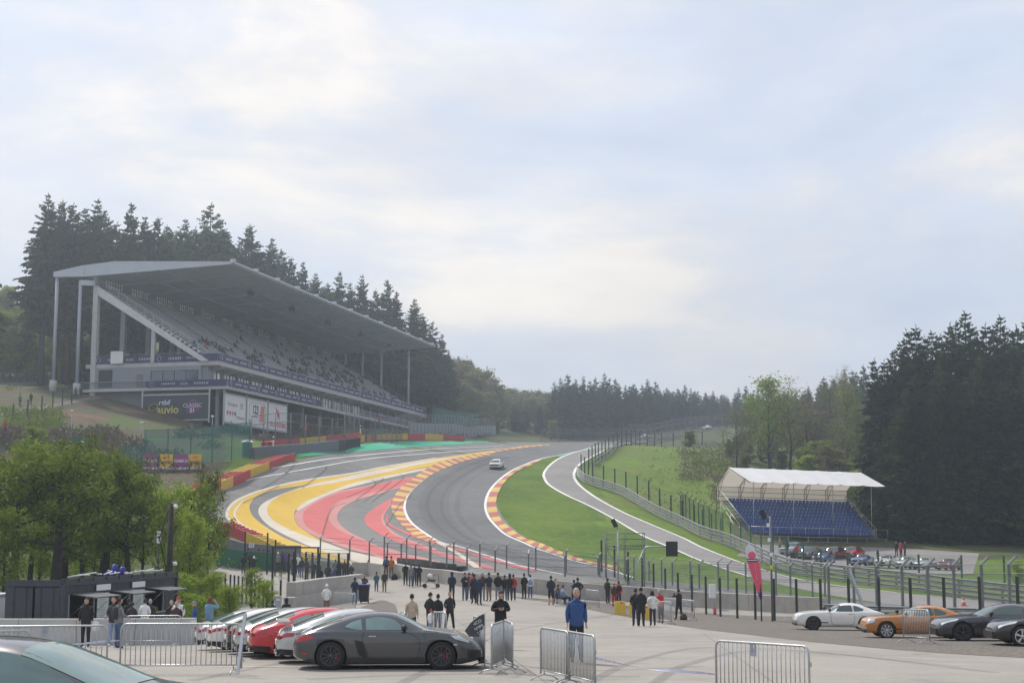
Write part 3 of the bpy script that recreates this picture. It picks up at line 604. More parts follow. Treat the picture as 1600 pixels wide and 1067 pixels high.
t, L, h = hoarding((-.9, 11.6, 0), (-.9, .9, 0), -5.15, -8.75, M_('banner_dark'), 'dark advertising board with yellow oval and auvio lettering under the grandstand')
letter(t, 'auvio', L * .385, h * .40, 1.7, M_('mark_yellow'), bold=.03); letter(t, 'rtbf', L * .33, h * .70, 1.05, M_('mark_white'), squeeze=1.2, bold=.015)
g = MB()
for j in range(20):
    a0, a1 = 2 * math.pi * j / 20, 2 * math.pi * (j + 1) / 20; k_ = lambda a: (L * .165 + .78 * math.cos(a) * .94 - .42 * math.sin(a) * .34, -.08, h * .52 + .78 * math.cos(a) * .34 + .5 * math.sin(a) * .94)
    g.beam(k_(a0), k_(a1), .04, .3, M_('mark_yellow'), up=(0, 1, 0))
g.build('oval_emblem', None, t)
g = MB(); g.add([(L * .66 + p[0], -.075, h * .5 + p[1]) for p in ((0, -.4), (.1, .6), (.9, 1.25), (1.7, 1.05), (2.6, .0), (2.0, -.6), (1.1, -1.1), (.3, -1.0))], [tuple(range(8))], M_('mark_purple')); g.build('purple_emblem', None, t)
letter(t, 'CLASSIC', L * .76, h * .56, .82, M_('mark_white'), y=-.10); letter(t, '21', L * .76, h * .36, .85, M_('mark_white'), y=-.10, bold=.03)
t, L, h = hoarding((.5, -1.1, 0), (7.9, -1.1, 0), -4.95, -9.1, M_('banner_white'), 'white advertising board with Feel inspired writing, left of the three')
letter(t, 'Feel inspired', L * .36, h * .66, .85, M_('mark_grey'), squeeze=.8); letter(t, '***', L * .80, h * .66, 1.0, M_('mark_grey')); letter(t, '**', L * .80, h * .55, 1.0, M_('mark_grey')); letter(t, 'Wallonia.be', L * .76, h * .22, .62, M_('mark_grey'))
for j, mm in enumerate(('mark_red', 'mark_red', 'mark_grey', 'mark_navy')):
    g = MB(); g.add([(L * (.13 + j * .12) + p[0] * .34, -.075, h * .32 + p[1] * .42) for p in ((0, -1), (.7, -.2), (1, .5), (.5, 1), (0, .6), (-.5, 1), (-1, .5), (-.7, -.2))], [tuple(range(8))], M_(mm)); g.build('emblem', None, t)
t, L, h = hoarding((8.6, -1.1, 0), (16.2, -1.1, 0), -4.95, -9.1, M_('banner_white'), 'white advertising board with the number 123 and slanted salmon bars')
letter(t, '123', L * .40, h * .62, 1.9, M_('mark_navy'), bold=.05, squeeze=.85); letter(t, 'autoservice', L * .38, h * .38, .5, M_('mark_grey'))
g = MB()
for j in range(3): g.beam((L * .60 + j * .5, -.08, h * .2), (L * .70 + j * .5, -.08, h * .82), .03, .3, M_('mark_salmon'), up=(0, 1, 0))
for a, c in (((.2, .1), (.78, .1)), ((.78, .1), (.92, .25)), ((.92, .25), (.92, .78)), ((.92, .78), (.8, .9)), ((.8, .9), (.2, .9)), ((.2, .9), (.1, .78)), ((.1, .78), (.1, .25)), ((.1, .25), (.2, .1))): g.beam((L * a[0], -.08, h * a[1]), (L * c[0], -.08, h * c[1]), .03, .07, M_('mark_grey'), up=(0, 1, 0))
g.build('emblem', None, t)
t, L, h = hoarding((16.9, -1.1, 0), (24.3, -1.1, 0), -4.95, -9.1, M_('banner_white'), 'white advertising board with a red falcon emblem, right of the three')
letter(t, 'CROWDSTRIKE', L * .5, h * .2, 1.05, M_('mark_red'), squeeze=.92, bold=.02)
g = MB(); g.add([(L * .5 + p[0], -.075, h * .6 + p[1]) for p in ((-1.2, 1.3), (-.3, .7), (.5, .1), (.8, -.9), (.3, -.5), (-.1, -.4), (-.3, .1), (-.8, .6))], [tuple(range(8))], M_('mark_red')); g.add([(L * .5 + p[0], -.08, h * .6 + p[1]) for p in ((-.2, 1.2), (.1, .6), (.9, -.3), (.6, .3))], [(0, 1, 2, 3)], M_('mark_red')); g.build('falcon_emblem', None, t)
# cabin on the upper floor
c = P(176, 553, 224.6); t = thing('cabin', 'small white cabin with dark open side on the upper floor of the grandstand', 'cabin', (c.x + 1.2, c.y, O.z), math.atan2(.970, .241) - math.pi / 2)
b = MB(); b.box((0, 0, .95), (2.1, 2.2, 1.9), M_('canvas')); b.build('wall', None, t); b = MB(); b.box((2.2, .0, 1.88), (2.6, 2.2, .1), M_('dark_metal')); b.box((0, 0, 1.95), (2.2, 2.3, .08), M_('dark_metal'))
for x in (1.1, 3.4): b.box((x, -1.0, .95), (.1, .1, 1.85), M_('dark_metal'))
b.box((2.2, .9, .9), (2.3, .1, 1.7), M_('dark_metal')); b.build('awning', None, t)
# ------------------------------------------------------------------ fences, walls, rails
def wpts(l): return [GP(a, Y) if False else Vector((P(a, 830, Y).x, Y, 0)) for a, Y in l]
def ground_line(l, step):
    """evenly spaced ground points along a polyline of (image column, distance)"""
    w = []
    for a, Y in l:
        g_ = GP(a, Y); w.append((g_.x, g_.y))
    w = np.array(w); L = np.concatenate([[0], np.cumsum(np.linalg.norm(np.diff(w, axis=0), axis=1))]); n = max(2, int(round(L[-1] / step)) + 1); s = np.linspace(0, L[-1], n)
    return [Vector((x, y, H(x, y))) for x, y in zip(np.interp(s, L, w[:, 0]), np.interp(s, L, w[:, 1]))]
def post_mesh(h, r, m, bent=0.0, square=False, n=6):
    b = MB()
    if bent: b.tube([(0, 0, 0), (0, 0, h - bent * .7), (0, bent * .7, h)], r, m, n, smooth=False)
    elif square: b.box((0, 0, h / 2), (r * 2, r * 2, h), m)
    else: b.tube([(0, 0, 0), (0, 0, h)], r, m, n)
    return b.mesh('post')
def fence(name, label, pts_, h, r, m, net, bent=0.0, base=0.0, rails=(1.0,), square=False, railr=.02, railm=None, group=None, netlo=.02, cat='fence', lean=0.0, tops=None):
    hs = [1.0] * len(pts_)
    if tops:
        for i, p in enumerate(pts_):
            px_ = CX + F * p.x / (p.y * math.cos(PITCH) + (p.z + 2 - CZ) * math.sin(PITCH)); zt = P(px_, float(np.interp(px_, [a for a, c in tops], [c for a, c in tops])), p.y).z; hs[i] = max(.3, (zt - p.z - base) / h)
    root = thing(name, label, cat, tuple(pts_[0]), group=group); o0 = pts_[0]; me = post_mesh(h, r, m, bent, square)
    for i, p in enumerate(pts_):
        q = bpy.data.objects.new('post', me); COL.objects.link(q); q.parent = root; q.location = p - o0 + Vector((0, 0, base))
        q.scale = (1, 1, hs[i]); d = pts_[min(i + 1, len(pts_) - 1)] - pts_[max(i - 1, 0)]; q.rotation_euler = (0, 0, math.atan2(d.y, d.x) + (math.pi if bent < 0 else 0))
    b = MB(); top = h - (abs(bent) * .7 if bent else 0); rel = [p - o0 for p in pts_]
    if net:
        for i in range(len(rel) - 1): b.add([rel[i] + Vector((0, 0, base + netlo)), rel[i + 1] + Vector((0, 0, base + netlo)), rel[i + 1] + Vector((0, 0, base + top * hs[i + 1])), rel[i] + Vector((0, 0, base + top * hs[i]))], [(0, 1, 2, 3)], net)
        b.build('wire_mesh', None, root)
    if rails:
        b = MB()
        for z in rails: b.tube([q + Vector((0, 0, base + z * top * e)) for q, e in zip(rel, hs)], railr, railm or m, 4)
        b.build('wires', None, root)
    return root
def wall(name, label, pts_, h, t, m, cap=None, group=None, joints=0):
    o0 = pts_[0]; b = MB(); n = len(pts_); L_, R_ = [], []
    for i, p in enumerate(pts_):
        d = pts_[min(i + 1, n - 1)] - pts_[max(i - 1, 0)]; nn = Vector((-d.y, d.x, 0)).normalized(); q = p - o0
        L_.append(q + nn * t / 2); R_.append(q - nn * t / 2)
    for i in range(n - 1):
        g = .012 if joints else 0; a = lambda s, k, z: s[k] + Vector((0, 0, z)); e = (L_[i + 1] - L_[i]).normalized() * g
        vs = [a(R_, i, -.4) + e, a(R_, i + 1, -.4) - e, a(L_, i + 1, -.4) - e, a(L_, i, -.4) + e, a(R_, i, h) + e, a(R_, i + 1, h) - e, a(L_, i + 1, h) - e, a(L_, i, h) + e]
        b.add(vs, [(0, 3, 2, 1), (4, 5, 6, 7), (0, 1, 5, 4), (1, 2, 6, 5), (2, 3, 7, 6), (3, 0, 4, 7)], m)
    o = b.build(name, None, None, tuple(o0)); return tag(o, label, 'wall', group)
def guardrail(name, label, l, n_rails, h, step=4.0, m='rail_steel'):
    pts_ = ground_line(l, step); o0 = pts_[0]; root = thing(name, label, 'guardrail', tuple(o0)); me = post_mesh(h + .05, .07, M_(m), square=True)
    for p in pts_:
        q = bpy.data.objects.new('post', me); COL.objects.link(q); q.parent = root; q.location = p - o0
    prof = [(0, -.11), (.09, -.08), (.09, -.04), (.01, 0), (.09, .04), (.09, .08), (0, .11)]
    for k in range(n_rails):
        zc = .2 + (h - .25) * k / max(1, n_rails - 1) if n_rails > 1 else h - .2
        rws = []
        for i, p in enumerate(pts_):
            d = pts_[min(i + 1, len(pts_) - 1)] - pts_[max(i - 1, 0)]; nn = Vector((d.y, -d.x, 0)).normalized()
            if nn.y > 0: nn = -nn
            rws.append([p - o0 + nn * (.1 + a) + Vector((0, 0, zc + c)) for a, c in prof])
        b = MB(); b.grid(rws, M_(m), smooth=False); b.build('rail', None, root)
    return root
mat('barrier_concrete', (.44, .41, .36), .9, .15, .9, bump=.15, col2=(.33, .31, .28))
WALL = [(478, 128), (530, 127), (577, 126), (640, 118), (682, 114), (735, 109.5), (801, 108.5), (871, 107), (950, 107.5), (1030, 105), (1100, 101.5), (1200, 97.5), (1290, 94)]
wall('concrete_wall', 'long pale concrete wall between the spectators and the race track', ground_line(WALL, 3.0), 1.02, .5, M_('barrier_concrete'), joints=1)
A_ = [(600, 126), (700, 121), (800, 117), (900, 114), (985, 113), (1100, 108), (1200, 103), (1270, 101)]
B_ = [(500, 128.6), (554, 127.6), (605, 123.6), (660, 117.6), (715, 112.3), (771, 110), (835, 108.4), (896, 109), (970, 111), (1060, 105), (1200, 98.2), (1290, 94.6)]
fence('debris_fence', 'galvanised debris fence with bent posts beyond the long concrete wall', ground_line(A_, 2.75), 4.3, .062, M_('post_grey'), M_('debris_mesh'), bent=.62, rails=(1.0, .82, .5), railr=.02, square=False, tops=[(600,832),(650,837),(700,841),(755,845),(807,848),(858,852),(918,861),(970,865),(1054,871),(1165,873),(1300,875)])
fence('debris_fence', 'galvanised debris fence with bent posts standing along the top of the concrete wall', ground_line(B_, 2.75), 3.05, .065, M_('post_grey'), M_('debris_mesh'), bent=.6, base=1.0, rails=(1.0, .8, .45), railr=.02, tops=[(501,834),(554,838),(605,843),(659,847),(715,850),(771,853),(835,859.7),(895,864),(960,869),(1028,871),(1100,875),(1300,876)])
fence('debris_fence', 'heavy galvanised debris fence with bent posts behind the parked sports cars', ground_line([(1296, 93), (1335, 91), (1377, 88.5), (1427, 86), (1483, 83), (1544, 80), (1625, 76)], 2.35), 4.35, .09, M_('post_grey'), M_('debris_mesh'), bent=.7, rails=(1.0, .84, .6), railr=.025, tops=[(1296,875),(1335,876),(1377,874),(1427,873),(1483,871),(1544,870),(1625,868)])
guardrail('guardrail', 'low weathered guardrail behind the parked sports cars', [(1290, 92), (1400, 87), (1500, 82), (1640, 75.5)], 2, .75)
fence('wire_mesh_fence', 'dark green mesh fence on black posts along the gravel at the right', ground_line([(940, 116), (1005, 109), (1051, 103), (1088, 99), (1130, 94.5), (1216, 87.5), (1290, 83), (1375, 79), (1480, 74.5), (1600, 70), (1650, 68)], 2.4), 2.45, .055, M_('black_post'), M_('debris_mesh'), rails=(), square=True)
# guardrails and fence along the service road
guardrail('guardrail', 'tall stacked guardrail curving along the service road to the lower right', [(903, 208), (906, 203), (915, 196), (935, 190), (970, 182), (1010, 173), (1050, 164), (1090, 155), (1140, 144), (1200, 133), (1260, 123), (1330, 114), (1420, 106), (1500, 100), (1640, 93)], 4, 1.25)
guardrail('guardrail', 'upper guardrail following the crest beside the far end of the service road', [(930, 228), (950, 255), (975, 285), (1000, 320), (1040, 370), (1085, 430)], 2, 1.0)
fence('wire_mesh_fence', 'black post mesh fence behind the stacked guardrail on the grass bank', ground_line([(908, 211), (925, 199), (965, 190), (1010, 180), (1058, 169), (1085, 163)], 4.2), 2.7, .07, M_('black_post'), M_('wire_mesh'), rails=(), square=True)
fence('wire_mesh_fence', 'black post mesh fence climbing the top edge of the grass bank', ground_line([(920, 222), (935, 240), (950, 257), (970, 275), (1000, 300), (1035, 318), (1080, 330), (1130, 335)], 6.0), 3.0, .08, M_('black_post'), M_('wire_mesh'), rails=(), square=True)
fence('debris_fence', 'green debris fence with bent posts beside the covered stand', ground_line([(1064, 172), (1070, 176), (1085, 170), (1108, 163), (1130, 158)], 2.6), 3.3, .07, M_('green_post'), M_('wire_mesh_dark'), bent=.5, rails=(1.0,))
fence('wire_mesh_fence', 'dark mesh fence below the covered stand in front of the old cars', ground_line([(1098, 165), (1130, 157), (1160, 150), (1200, 141), (1230, 136), (1290, 128), (1380, 122), (1490, 118), (1640, 112)], 3.6), 2.4, .06, M_('green_post'), M_('wire_mesh'), rails=(), square=True)
fence('debris_fence', 'distant pale debris fence along the crest in front of the spruces', ground_line([(845, 372), (900, 378), (960, 392), (1010, 410)], 5.5), 3.6, .08, M_('post_grey'), M_('rail_mesh'), bent=.5, rails=(1.0, .7), railr=.05)
fence('debris_fence', 'distant debris fence along the straight at the top of the hill', ground_line([(975, 395), (1040, 440), (1100, 485), (1160, 520)], 7.0), 4.8, .07, M_('post_grey'), M_('rail_mesh'), bent=.5, rails=(1.0, .7), railr=.05)
guardrail('guardrail', 'far guardrail beside the straight at the top of the hill', [(1005, 380), (1050, 425), (1100, 462), (1160, 500)], 2, 1.0, step=6)
# left side of the track: fence, walls, tyre barriers
fence('debris_fence', 'grey debris fence with pipe frame along the rocky bank below the grandstand', ground_line([(392, 178), (430, 186), (480, 194), (538, 205)], 4.2), 4.6, .07, M_('post_grey'), M_('wire_mesh'), rails=(1.0, .75, .02), railr=.05)
fence('debris_fence', 'grey debris fence behind the red and yellow barrier below the grandstand', ground_line([(538, 214), (570, 232), (610, 250), (650, 275), (690, 305), (735, 345), (772, 380)], 4.2), 4.4, .05, M_('post_grey'), M_('rail_mesh'), rails=(1.0,), railr=.04)
wall('concrete_wall', 'grey retaining wall along the upper left edge of the track', ground_line([(640, 284), (690, 312), (735, 350), (773, 385)], 4), 2.4, .4, M_('steel_grey'))
def net_fence(label, l, h):
    return fence('net_fence', label, ground_line(l, 2.6), h, .06, M_('green_post'), M_('green_net'), bent=.5, rails=(1.0, .8), railr=.03)
net_fence('tall green netting fence behind the four square posters', [(225, 168), (260, 169), (300, 170), (345, 172), (390, 175)], 4.6)
net_fence('short bright green netting fence left of the tall netting', [(190, 166), (222, 167)], 3.0)
net_fence('far dark green netting fence at the end of the grandstand', [(676, 322), (700, 335), (748, 372)], 5.5)
for px_, mm, txt, tm, lab in ((235, 'poster_purple', 'CLASSIC 21', 'mark_white', 'purple square poster with white writing, leftmost on the green netting'), (260, 'poster_yellow', 'auvio', 'rust', 'yellow square poster with dark writing between the two purple posters'),
                              (283, 'poster_purple', 'CLASSIC 21', 'mark_white', 'purple square poster with white writing between the two yellow posters'), (305, 'poster_yellow', 'auvio', 'rust', 'yellow square poster with dark writing, rightmost on the green netting')):
    Y = 165.5 + (px_ - 235) * .03; g0 = P(px_, 716 if px_ < 290 else 714, Y); top = P(px_, 724.5, Y)
    t = thing('poster', lab, 'poster', (g0.x, Y, P(px_, 730, Y).z), .08)
    b = MB(); b.box((0, 0, .75), (1.42, .06, 1.5), M_(mm)); b.build('panel', None, t); b = MB(); b.box((0, -.01, -.12), (1.55, .06, .26), M_('canvas')); b.build('lower_strip', None, t)
    b = MB()
    for x in (-.7, .7): b.box((x, .08, -.6), (.06, .06, 2.6), M_('green_post'))
    b.build('stake', None, t)
    letter(t, txt, 0, .72 if tm == 'mark_white' else .6, .42 if tm == 'mark_white' else .66, M_(tm), y=-.05, squeeze=.72 if tm == 'mark_white' else .9, bold=.02)
    if tm == 'rust': letter(t, 'rtbf', 0, 1.15, .4, M_('mark_red'), y=-.05)
# tyre barriers: each coloured block is one thing
def cloth_mat(name, c, f):
    m = mat(name, c, .7, .05, .7); t = m.node_tree; p = t.nodes['Principled BSDF']; tr = N(t, 'ShaderNodeBsdfTranslucent'); t.links.new(p.inputs['Base Color'].links[0].from_socket, tr.inputs[0]); mx = N(t, 'ShaderNodeMixShader'); mx.inputs[0].default_value = f
    t.links.new(p.outputs[0], mx.inputs[1]); t.links.new(tr.outputs[0], mx.inputs[2]); t.links.new(mx.outputs[0], t.nodes['Material Output'].inputs[0])
cloth_mat('roof_cloth', (.82, .82, .83), .28); cloth_mat('canvas_in', (.62, .56, .50), .4)
def tyre_block(p, q, h, m, label, group, depth=1.1, name='tyre_barrier'):
    d = q - p; L = Vector((d.x, d.y, 0)).length; rz = math.atan2(d.y, d.x); sl = d.z / L
    t = thing(name, label, 'tyre barrier', tuple(p), rz, group); b = MB(); s = lambda x: sl * x
    b.add([(0, 0, -.2), (L, 0, s(L) - .2), (L, 0, s(L) + h), (0, 0, h), (0, .07, -.2), (L, .07, s(L) - .2), (L, .07, s(L) + h), (0, .07, h)], [(0, 1, 2, 3), (7, 6, 5, 4), (3, 2, 6, 7), (1, 5, 6, 2), (0, 3, 7, 4)], m); b.build('belt', None, t)
    b = MB(); n = max(1, int(L / .62)); k = int(depth / .6)
    for i in range(n):
        for j in range(k):
            for z in range(int(h / .26)):
                if z < int(h / .26) - 1 and 0 < i < n - 1 and j: continue
                x = (i + .5) * L / n; zz = s(x) + (z + .5) * .26 + rng.uniform(-.02, .02)
                b.lathe([(.17, .09), (.26, .13), (.31, .06), (.31, -.06), (.26, -.13), (.17, -.09)], (x, .42 + j * .62, zz), n=8, m=m)
    b.build('tyre_stack', None, t); return t
def barrier(l, cols, h, group, lab, depth=1.2):
    n = len(cols); w = [Vector(cast([a], [c])[0]) for a, c in l]; arr = resample([tuple(v) for v in w], n + 1)
    for i, c in enumerate(cols):
        p, q = Vector(arr[i]), Vector(arr[i + 1])
        tyre_block(p, q, h, M_('tyre_' + c), (lab % c) + (', %s from left' % ordinal(i) if n > 1 else ''), group, depth)
barrier([(345, 767), (375, 754), (415, 737), (461, 719.5)], ['yellow', 'red', 'yellow', 'red', 'red'], 1.0, 'red and yellow tyre barrier at the left edge of the track', '%s tyre barrier block curving round the left edge of the track', 2.4)
barrier([(318, 792), (330, 778), (345, 767)], ['yellow', 'red'], 1.15, 'tyre barrier half hidden behind the trees', '%s tyre barrier block half hidden by the trees at the left', 2.4)
barrier([(398, 716), (440, 712), (500, 706.5), (563, 698)], ['grey', 'grey', 'grey', 'black'], 1.3, 'grey tyre wall left of the green runoff', '%s belted tyre wall section left of the green runoff', 1.2)
barrier([(430, 706), (480, 701), (530, 695), (566, 690)], ['red', 'yellow', 'red', 'red'], 1.5, 'tyre barrier behind the grey tyre wall', '%s block of the tyre barrier behind the grey tyre wall', 1.8)
barrier([(564, 691), (584, 689), (607, 687.5), (626, 687), (650, 687), (670, 687), (691, 688), (710, 689), (726, 690)], ['yellow', 'red', 'yellow', 'red', 'yellow', 'red', 'yellow', 'red'], 1.15, 'red and yellow barrier blocks below the grandstand', '%s block in the barrier along the far green runoff', 1.2)
barrier([(340, 828), (362, 838), (385, 849), (405, 858)], ['red', 'red', 'yellow'], 1.0, 'tyre barrier above the dark wall at lower left', '%s tyre barrier block above the dark retaining wall', 1.8)
barrier([(405, 858), (425, 868), (446, 877), (470, 886)], ['yellow', 'yellow', 'yellow'], 1.0, 'yellow tyre barrier above the spectators', '%s tyre barrier block above the terrace spectators', 1.8)
barrier([(620, 884), (648, 886), (672, 889)], ['black', 'black'], .7, 'black tyre wall behind the concrete wall', '%s tyre wall section lying just beyond the concrete wall', 1.2)
barrier([(660, 889), (685, 893), (712, 895)], ['black', 'black'], .7, 'front black tyre wall behind the concrete wall', '%s tyre wall section nearest the concrete wall in the middle', 1.2)
wall('retaining_wall', 'dark concrete retaining wall under the red and yellow tyres at the left', ground_line([(345, 130.5), (375, 129.5), (410, 129), (440, 129), (470, 129.3)], 3), 1.9, .4, M_('concrete_dark'))
# ------------------------------------------------------------------ trees
def leafmat(name, a, b_, trans=.25, rnd=.25):
    m = bpy.data.materials.new(name); m.use_nodes = True; t = m.node_tree; p = t.nodes['Principled BSDF']; MATS[name] = m
    tc = N(t, 'ShaderNodeTexCoord'); nz = N(t, 'ShaderNodeTexNoise', i_Scale=1.1, i_Detail=6.0, i_Roughness=.7); t.links.new(tc.outputs['Object'], nz.inputs['Vector'])
    c = ramp(t, nz.outputs[0], [(.36, a), (.62, b_)])
    oi = N(t, 'ShaderNodeObjectInfo'); hs = N(t, 'ShaderNodeHueSaturation'); mr = N(t, 'ShaderNodeMapRange'); mr.inputs[3].default_value = 1 - rnd; mr.inputs[4].default_value = 1 + rnd
    t.links.new(oi.outputs['Random'], mr.inputs[0]); t.links.new(mr.outputs[0], hs.inputs['Value']); t.links.new(c, hs.inputs['Color'])
    t.links.new(hs.outputs[0], p.inputs['Base Color']); p.inputs['Roughness'].default_value = .7; p.inputs['Specular IOR Level'].default_value = .25
    tr = N(t, 'ShaderNodeBsdfTranslucent'); t.links.new(hs.outputs[0], tr.inputs[0]); mx = N(t, 'ShaderNodeMixShader'); mx.inputs[0].default_value = trans
    t.links.new(p.outputs[0], mx.inputs[1]); t.links.new(tr.outputs[0], mx.inputs[2]); t.links.new(mx.outputs[0], t.nodes['Material Output'].inputs[0]); return m
leafmat('spruce_green', (.045, .080, .028), (.11, .155, .05), .25); leafmat('spruce_dark', (.026, .054, .016), (.068, .108, .030), .2)
leafmat('alder_green', (.078, .128, .010), (.175, .235, .020), .42); leafmat('spring_green', (.15, .23, .025), (.28, .36, .045), .45)
leafmat('olive_green', (.17, .165, .055), (.27, .25, .09), .4); leafmat('birch_green', (.12, .15, .045), (.20, .22, .07), .35); leafmat('brush_brown', (.10, .085, .048), (.18, .155, .095), .2)
mat('bark', (.055, .045, .036), .95, .3, 3.0, col2=(.095, .08, .065)); mat('bark_dark', (.022, .019, .016), .95, .3, 3.0, col2=(.045, .038, .03)); mat('bark_grey', (.13, .12, .105), .95, .2, 3.0)
def quads_mesh(name, V, m):
    """V: n x 4 x 3"""
    n = len(V); me = bpy.data.meshes.new(name); me.vertices.add(n * 4); me.vertices.foreach_set('co', V.astype(np.float32).ravel())
    me.loops.add(n * 4); me.loops.foreach_set('vertex_index', np.arange(n * 4)); me.polygons.add(n)
    me.polygons.foreach_set('loop_start', np.arange(0, n * 4, 4)); me.polygons.foreach_set('loop_total', np.full(n, 4)); me.materials.append(m); me.update(calc_edges=True); return me
def spruce(seed, h=26.0, c0=.15, rad=3.4, whorls=36, nb=7, sprays=5, gap=.0, leaf='spruce_green', pw=.85, sw=1.0):
    r = np.random.RandomState(seed); Q = []
    for w in range(whorls):
        t = (w + r.uniform(-.3, .3)) / whorls; z0_ = h * (c0 + (1 - c0) * t); L0 = rad * max(.0, (1 - t)) ** pw * (1 if t > .08 else .75) + .15
        for k in range(nb if t < .85 else 5):
            if r.rand() < gap: continue
            z = z0_ + r.uniform(-.6, .6) * h * (1 - c0) / whorls * (1 if t < .9 else .3); az = r.uniform(0, 2 * math.pi); L = L0 * r.uniform(.55, 1.3); dr = r.uniform(.10, .38) * (1 - t) + (-.25 if t > .8 else 0)
            u = np.array([math.cos(az), math.sin(az), 0]); s_ = np.array([-math.sin(az), math.cos(az), 0])
            ns = max(2, int(sprays * (L / rad * .8 + .45)))
            for j in range(ns):
                f = (j + .6) / ns; c = u * L * f; zz = z - dr * L * f * f + .10 * L * f
                c = np.array([c[0], c[1], zz])
                for sd in (-1, 1):
                    ln = (.30 * L + .22) * (1.15 - .7 * f) * r.uniform(.7, 1.2); a = r.uniform(.4, .9)
                    d = u * a + s_ * sd * (1 - a * .4) + np.array([0, 0, r.uniform(-.65, -.05)]); d /= np.linalg.norm(d)
                    wv = np.array([r.uniform(-.3, .3), r.uniform(-.3, .3), 1.0]) if r.rand() < .55 else np.cross(d, [0, 0, 1]); wv = wv / (np.linalg.norm(wv) + 1e-6) * ln * .20 * sw
                    tip = c + d * ln; mid = c + d * ln * .45
                    Q.append([c, mid - wv + np.array([0, 0, -.05]), tip, mid + wv])
            tip = u * L; tz = z - dr * L + .10 * L; c = np.array([tip[0] * .7, tip[1] * .7, z - dr * L * .5 + .07 * L]); wv = s_ * (.10 * L + .07) * sw
            Q.append([c, c * .5 + np.array([tip[0], tip[1], tz]) * .5 - wv, np.array([tip[0] * 1.05, tip[1] * 1.05, tz - .05]), c * .5 + np.array([tip[0], tip[1], tz]) * .5 + wv])
    for k in range(6):
        a = k * 1.05; z = h * (1 - .012 * k); Q.append([np.array([0, 0, z - .3]), np.array([math.cos(a) * .12, math.sin(a) * .12, z - .1]), np.array([math.cos(a) * .3, math.sin(a) * .3, z + .3]), np.array([0, 0, z])])
    crown = quads_mesh('crown', np.array(Q), MATS[leaf])
    b = MB(); b.tube([(0, 0, -.6), (0, 0, h * .4), (0, 0, h * .75), (0, 0, h)], [h * .0125, h * .0095, h * .005, .02], M_('bark'), 7)
    for k in range(int(26 * c0 / .15 * .5)):
        z = r.uniform(.06, c0 + .1) * h; a = r.uniform(0, 6.28); l = r.uniform(.5, 1.6); b.tube([(0, 0, z), (math.cos(a) * l, math.sin(a) * l, z - .2 * l)], [.05, .015], M_('bark'), 3, caps=False)
    return crown, b.mesh('trunk'), h
def broadleaf(seed, h=10.0, spread=3.6, c0=.28, leaf='alder_green', bark='bark_dark', n_leaf=9000, lsize=.17, nmain=16, up=.35, density=1.0, clump=.55, tr=.022, lean=.03, twig=1.0):
    r = np.random.RandomState(seed); b = MB(); tips = []
    top = np.array([r.uniform(-lean, lean) * h, r.uniform(-lean, lean) * h, h * .93])
    tp = [np.zeros(3) + np.array([0, 0, -.5])]
    for k in range(1, 7): f = k / 6; tp.append(top * f + np.array([r.uniform(-.12, .12), r.uniform(-.12, .12), 0]) * (h / 10))
    rd = [h * tr * (1.25 if i == 0 else 1) * (1 - .87 * i / 6) for i in range(7)]; b.tube([tuple(p) for p in tp], rd, M_(bark), 8)
    def at(f): i = min(5, int(f * 6)); g = f * 6 - i; return tp[i] * (1 - g) + tp[i + 1] * g
    for k in range(nmain):
        f = c0 + (1 - c0) * (k + r.uniform(0, .8)) / nmain; p = at(min(.99, f)); az = k * 2.4 + r.uniform(-.5, .5)
        L = spread * (1 - .55 * max(0, (f - c0) / (1 - c0)) ** 1.6) * r.uniform(.7, 1.15) * (.65 + .35 * min(1, (f - c0 + .15) / .3)); el = up + r.uniform(-.25, .35) + .5 * max(0, f - .7)
        d = np.array([math.cos(az) * math.cos(el), math.sin(az) * math.cos(el), math.sin(el)]); q = p.copy(); br = [q.copy()]
        for s in range(4):
            d = d + r.uniform(-.28, .28, 3) + np.array([0, 0, .06]); d /= np.linalg.norm(d); q = q + d * L / 4; br.append(q.copy())
        r0 = h * tr * .42 * (1 - .6 * f); b.tube([tuple(x) for x in br], [r0, r0 * .75, r0 * .5, r0 * .3, .012], M_(bark), 5, caps=False)
        for s in range(1, 5):
            for w in range(3):
                if r.rand() > .9: continue
                c = br[s]; e = d * .5 + r.uniform(-1, 1, 3) * np.array([1, 1, .6]); e /= np.linalg.norm(e); l = L * r.uniform(.18, .38); m_ = c + e * l * .5 + r.uniform(-.1, .1, 3); t2 = c + e * l
                b.tube([tuple(c), tuple(m_), tuple(t2)], [r0 * .28, r0 * .16, .008], M_(bark), 3, caps=False); tips += [m_, t2, (m_ + t2) / 2]
                if twig > 1:
                    for _ in range(3): e2 = e + r.uniform(-.8, .8, 3); t3 = t2 + e2 * l * .5; b.tube([tuple(t2), tuple(t3)], [.012, .004], M_(bark), 3, caps=False); tips.append(t3)
    tips = np.array(tips)
    if n_leaf:
        idx = r.randint(0, len(tips), n_leaf); wts = r.uniform(.35, 1.2, len(tips)); c = tips[idx] + r.normal(0, 1, (n_leaf, 3)) * (clump * wts[idx])[:, None] * np.array([1, 1, .6])
        d = r.normal(0, 1, (n_leaf, 3)); d /= np.linalg.norm(d, axis=1)[:, None]; e = np.cross(d, r.normal(0, 1, (n_leaf, 3))); e /= np.linalg.norm(e, axis=1)[:, None]
        s = lsize * r.uniform(.6, 1.3, n_leaf)[:, None]; Q = np.stack([c - d * s, c - e * s * .55, c + d * s, c + e * s * .55], 1); crown = quads_mesh('crown', Q, MATS[leaf])
    else: crown = None
    return crown, b.mesh('trunk'), h
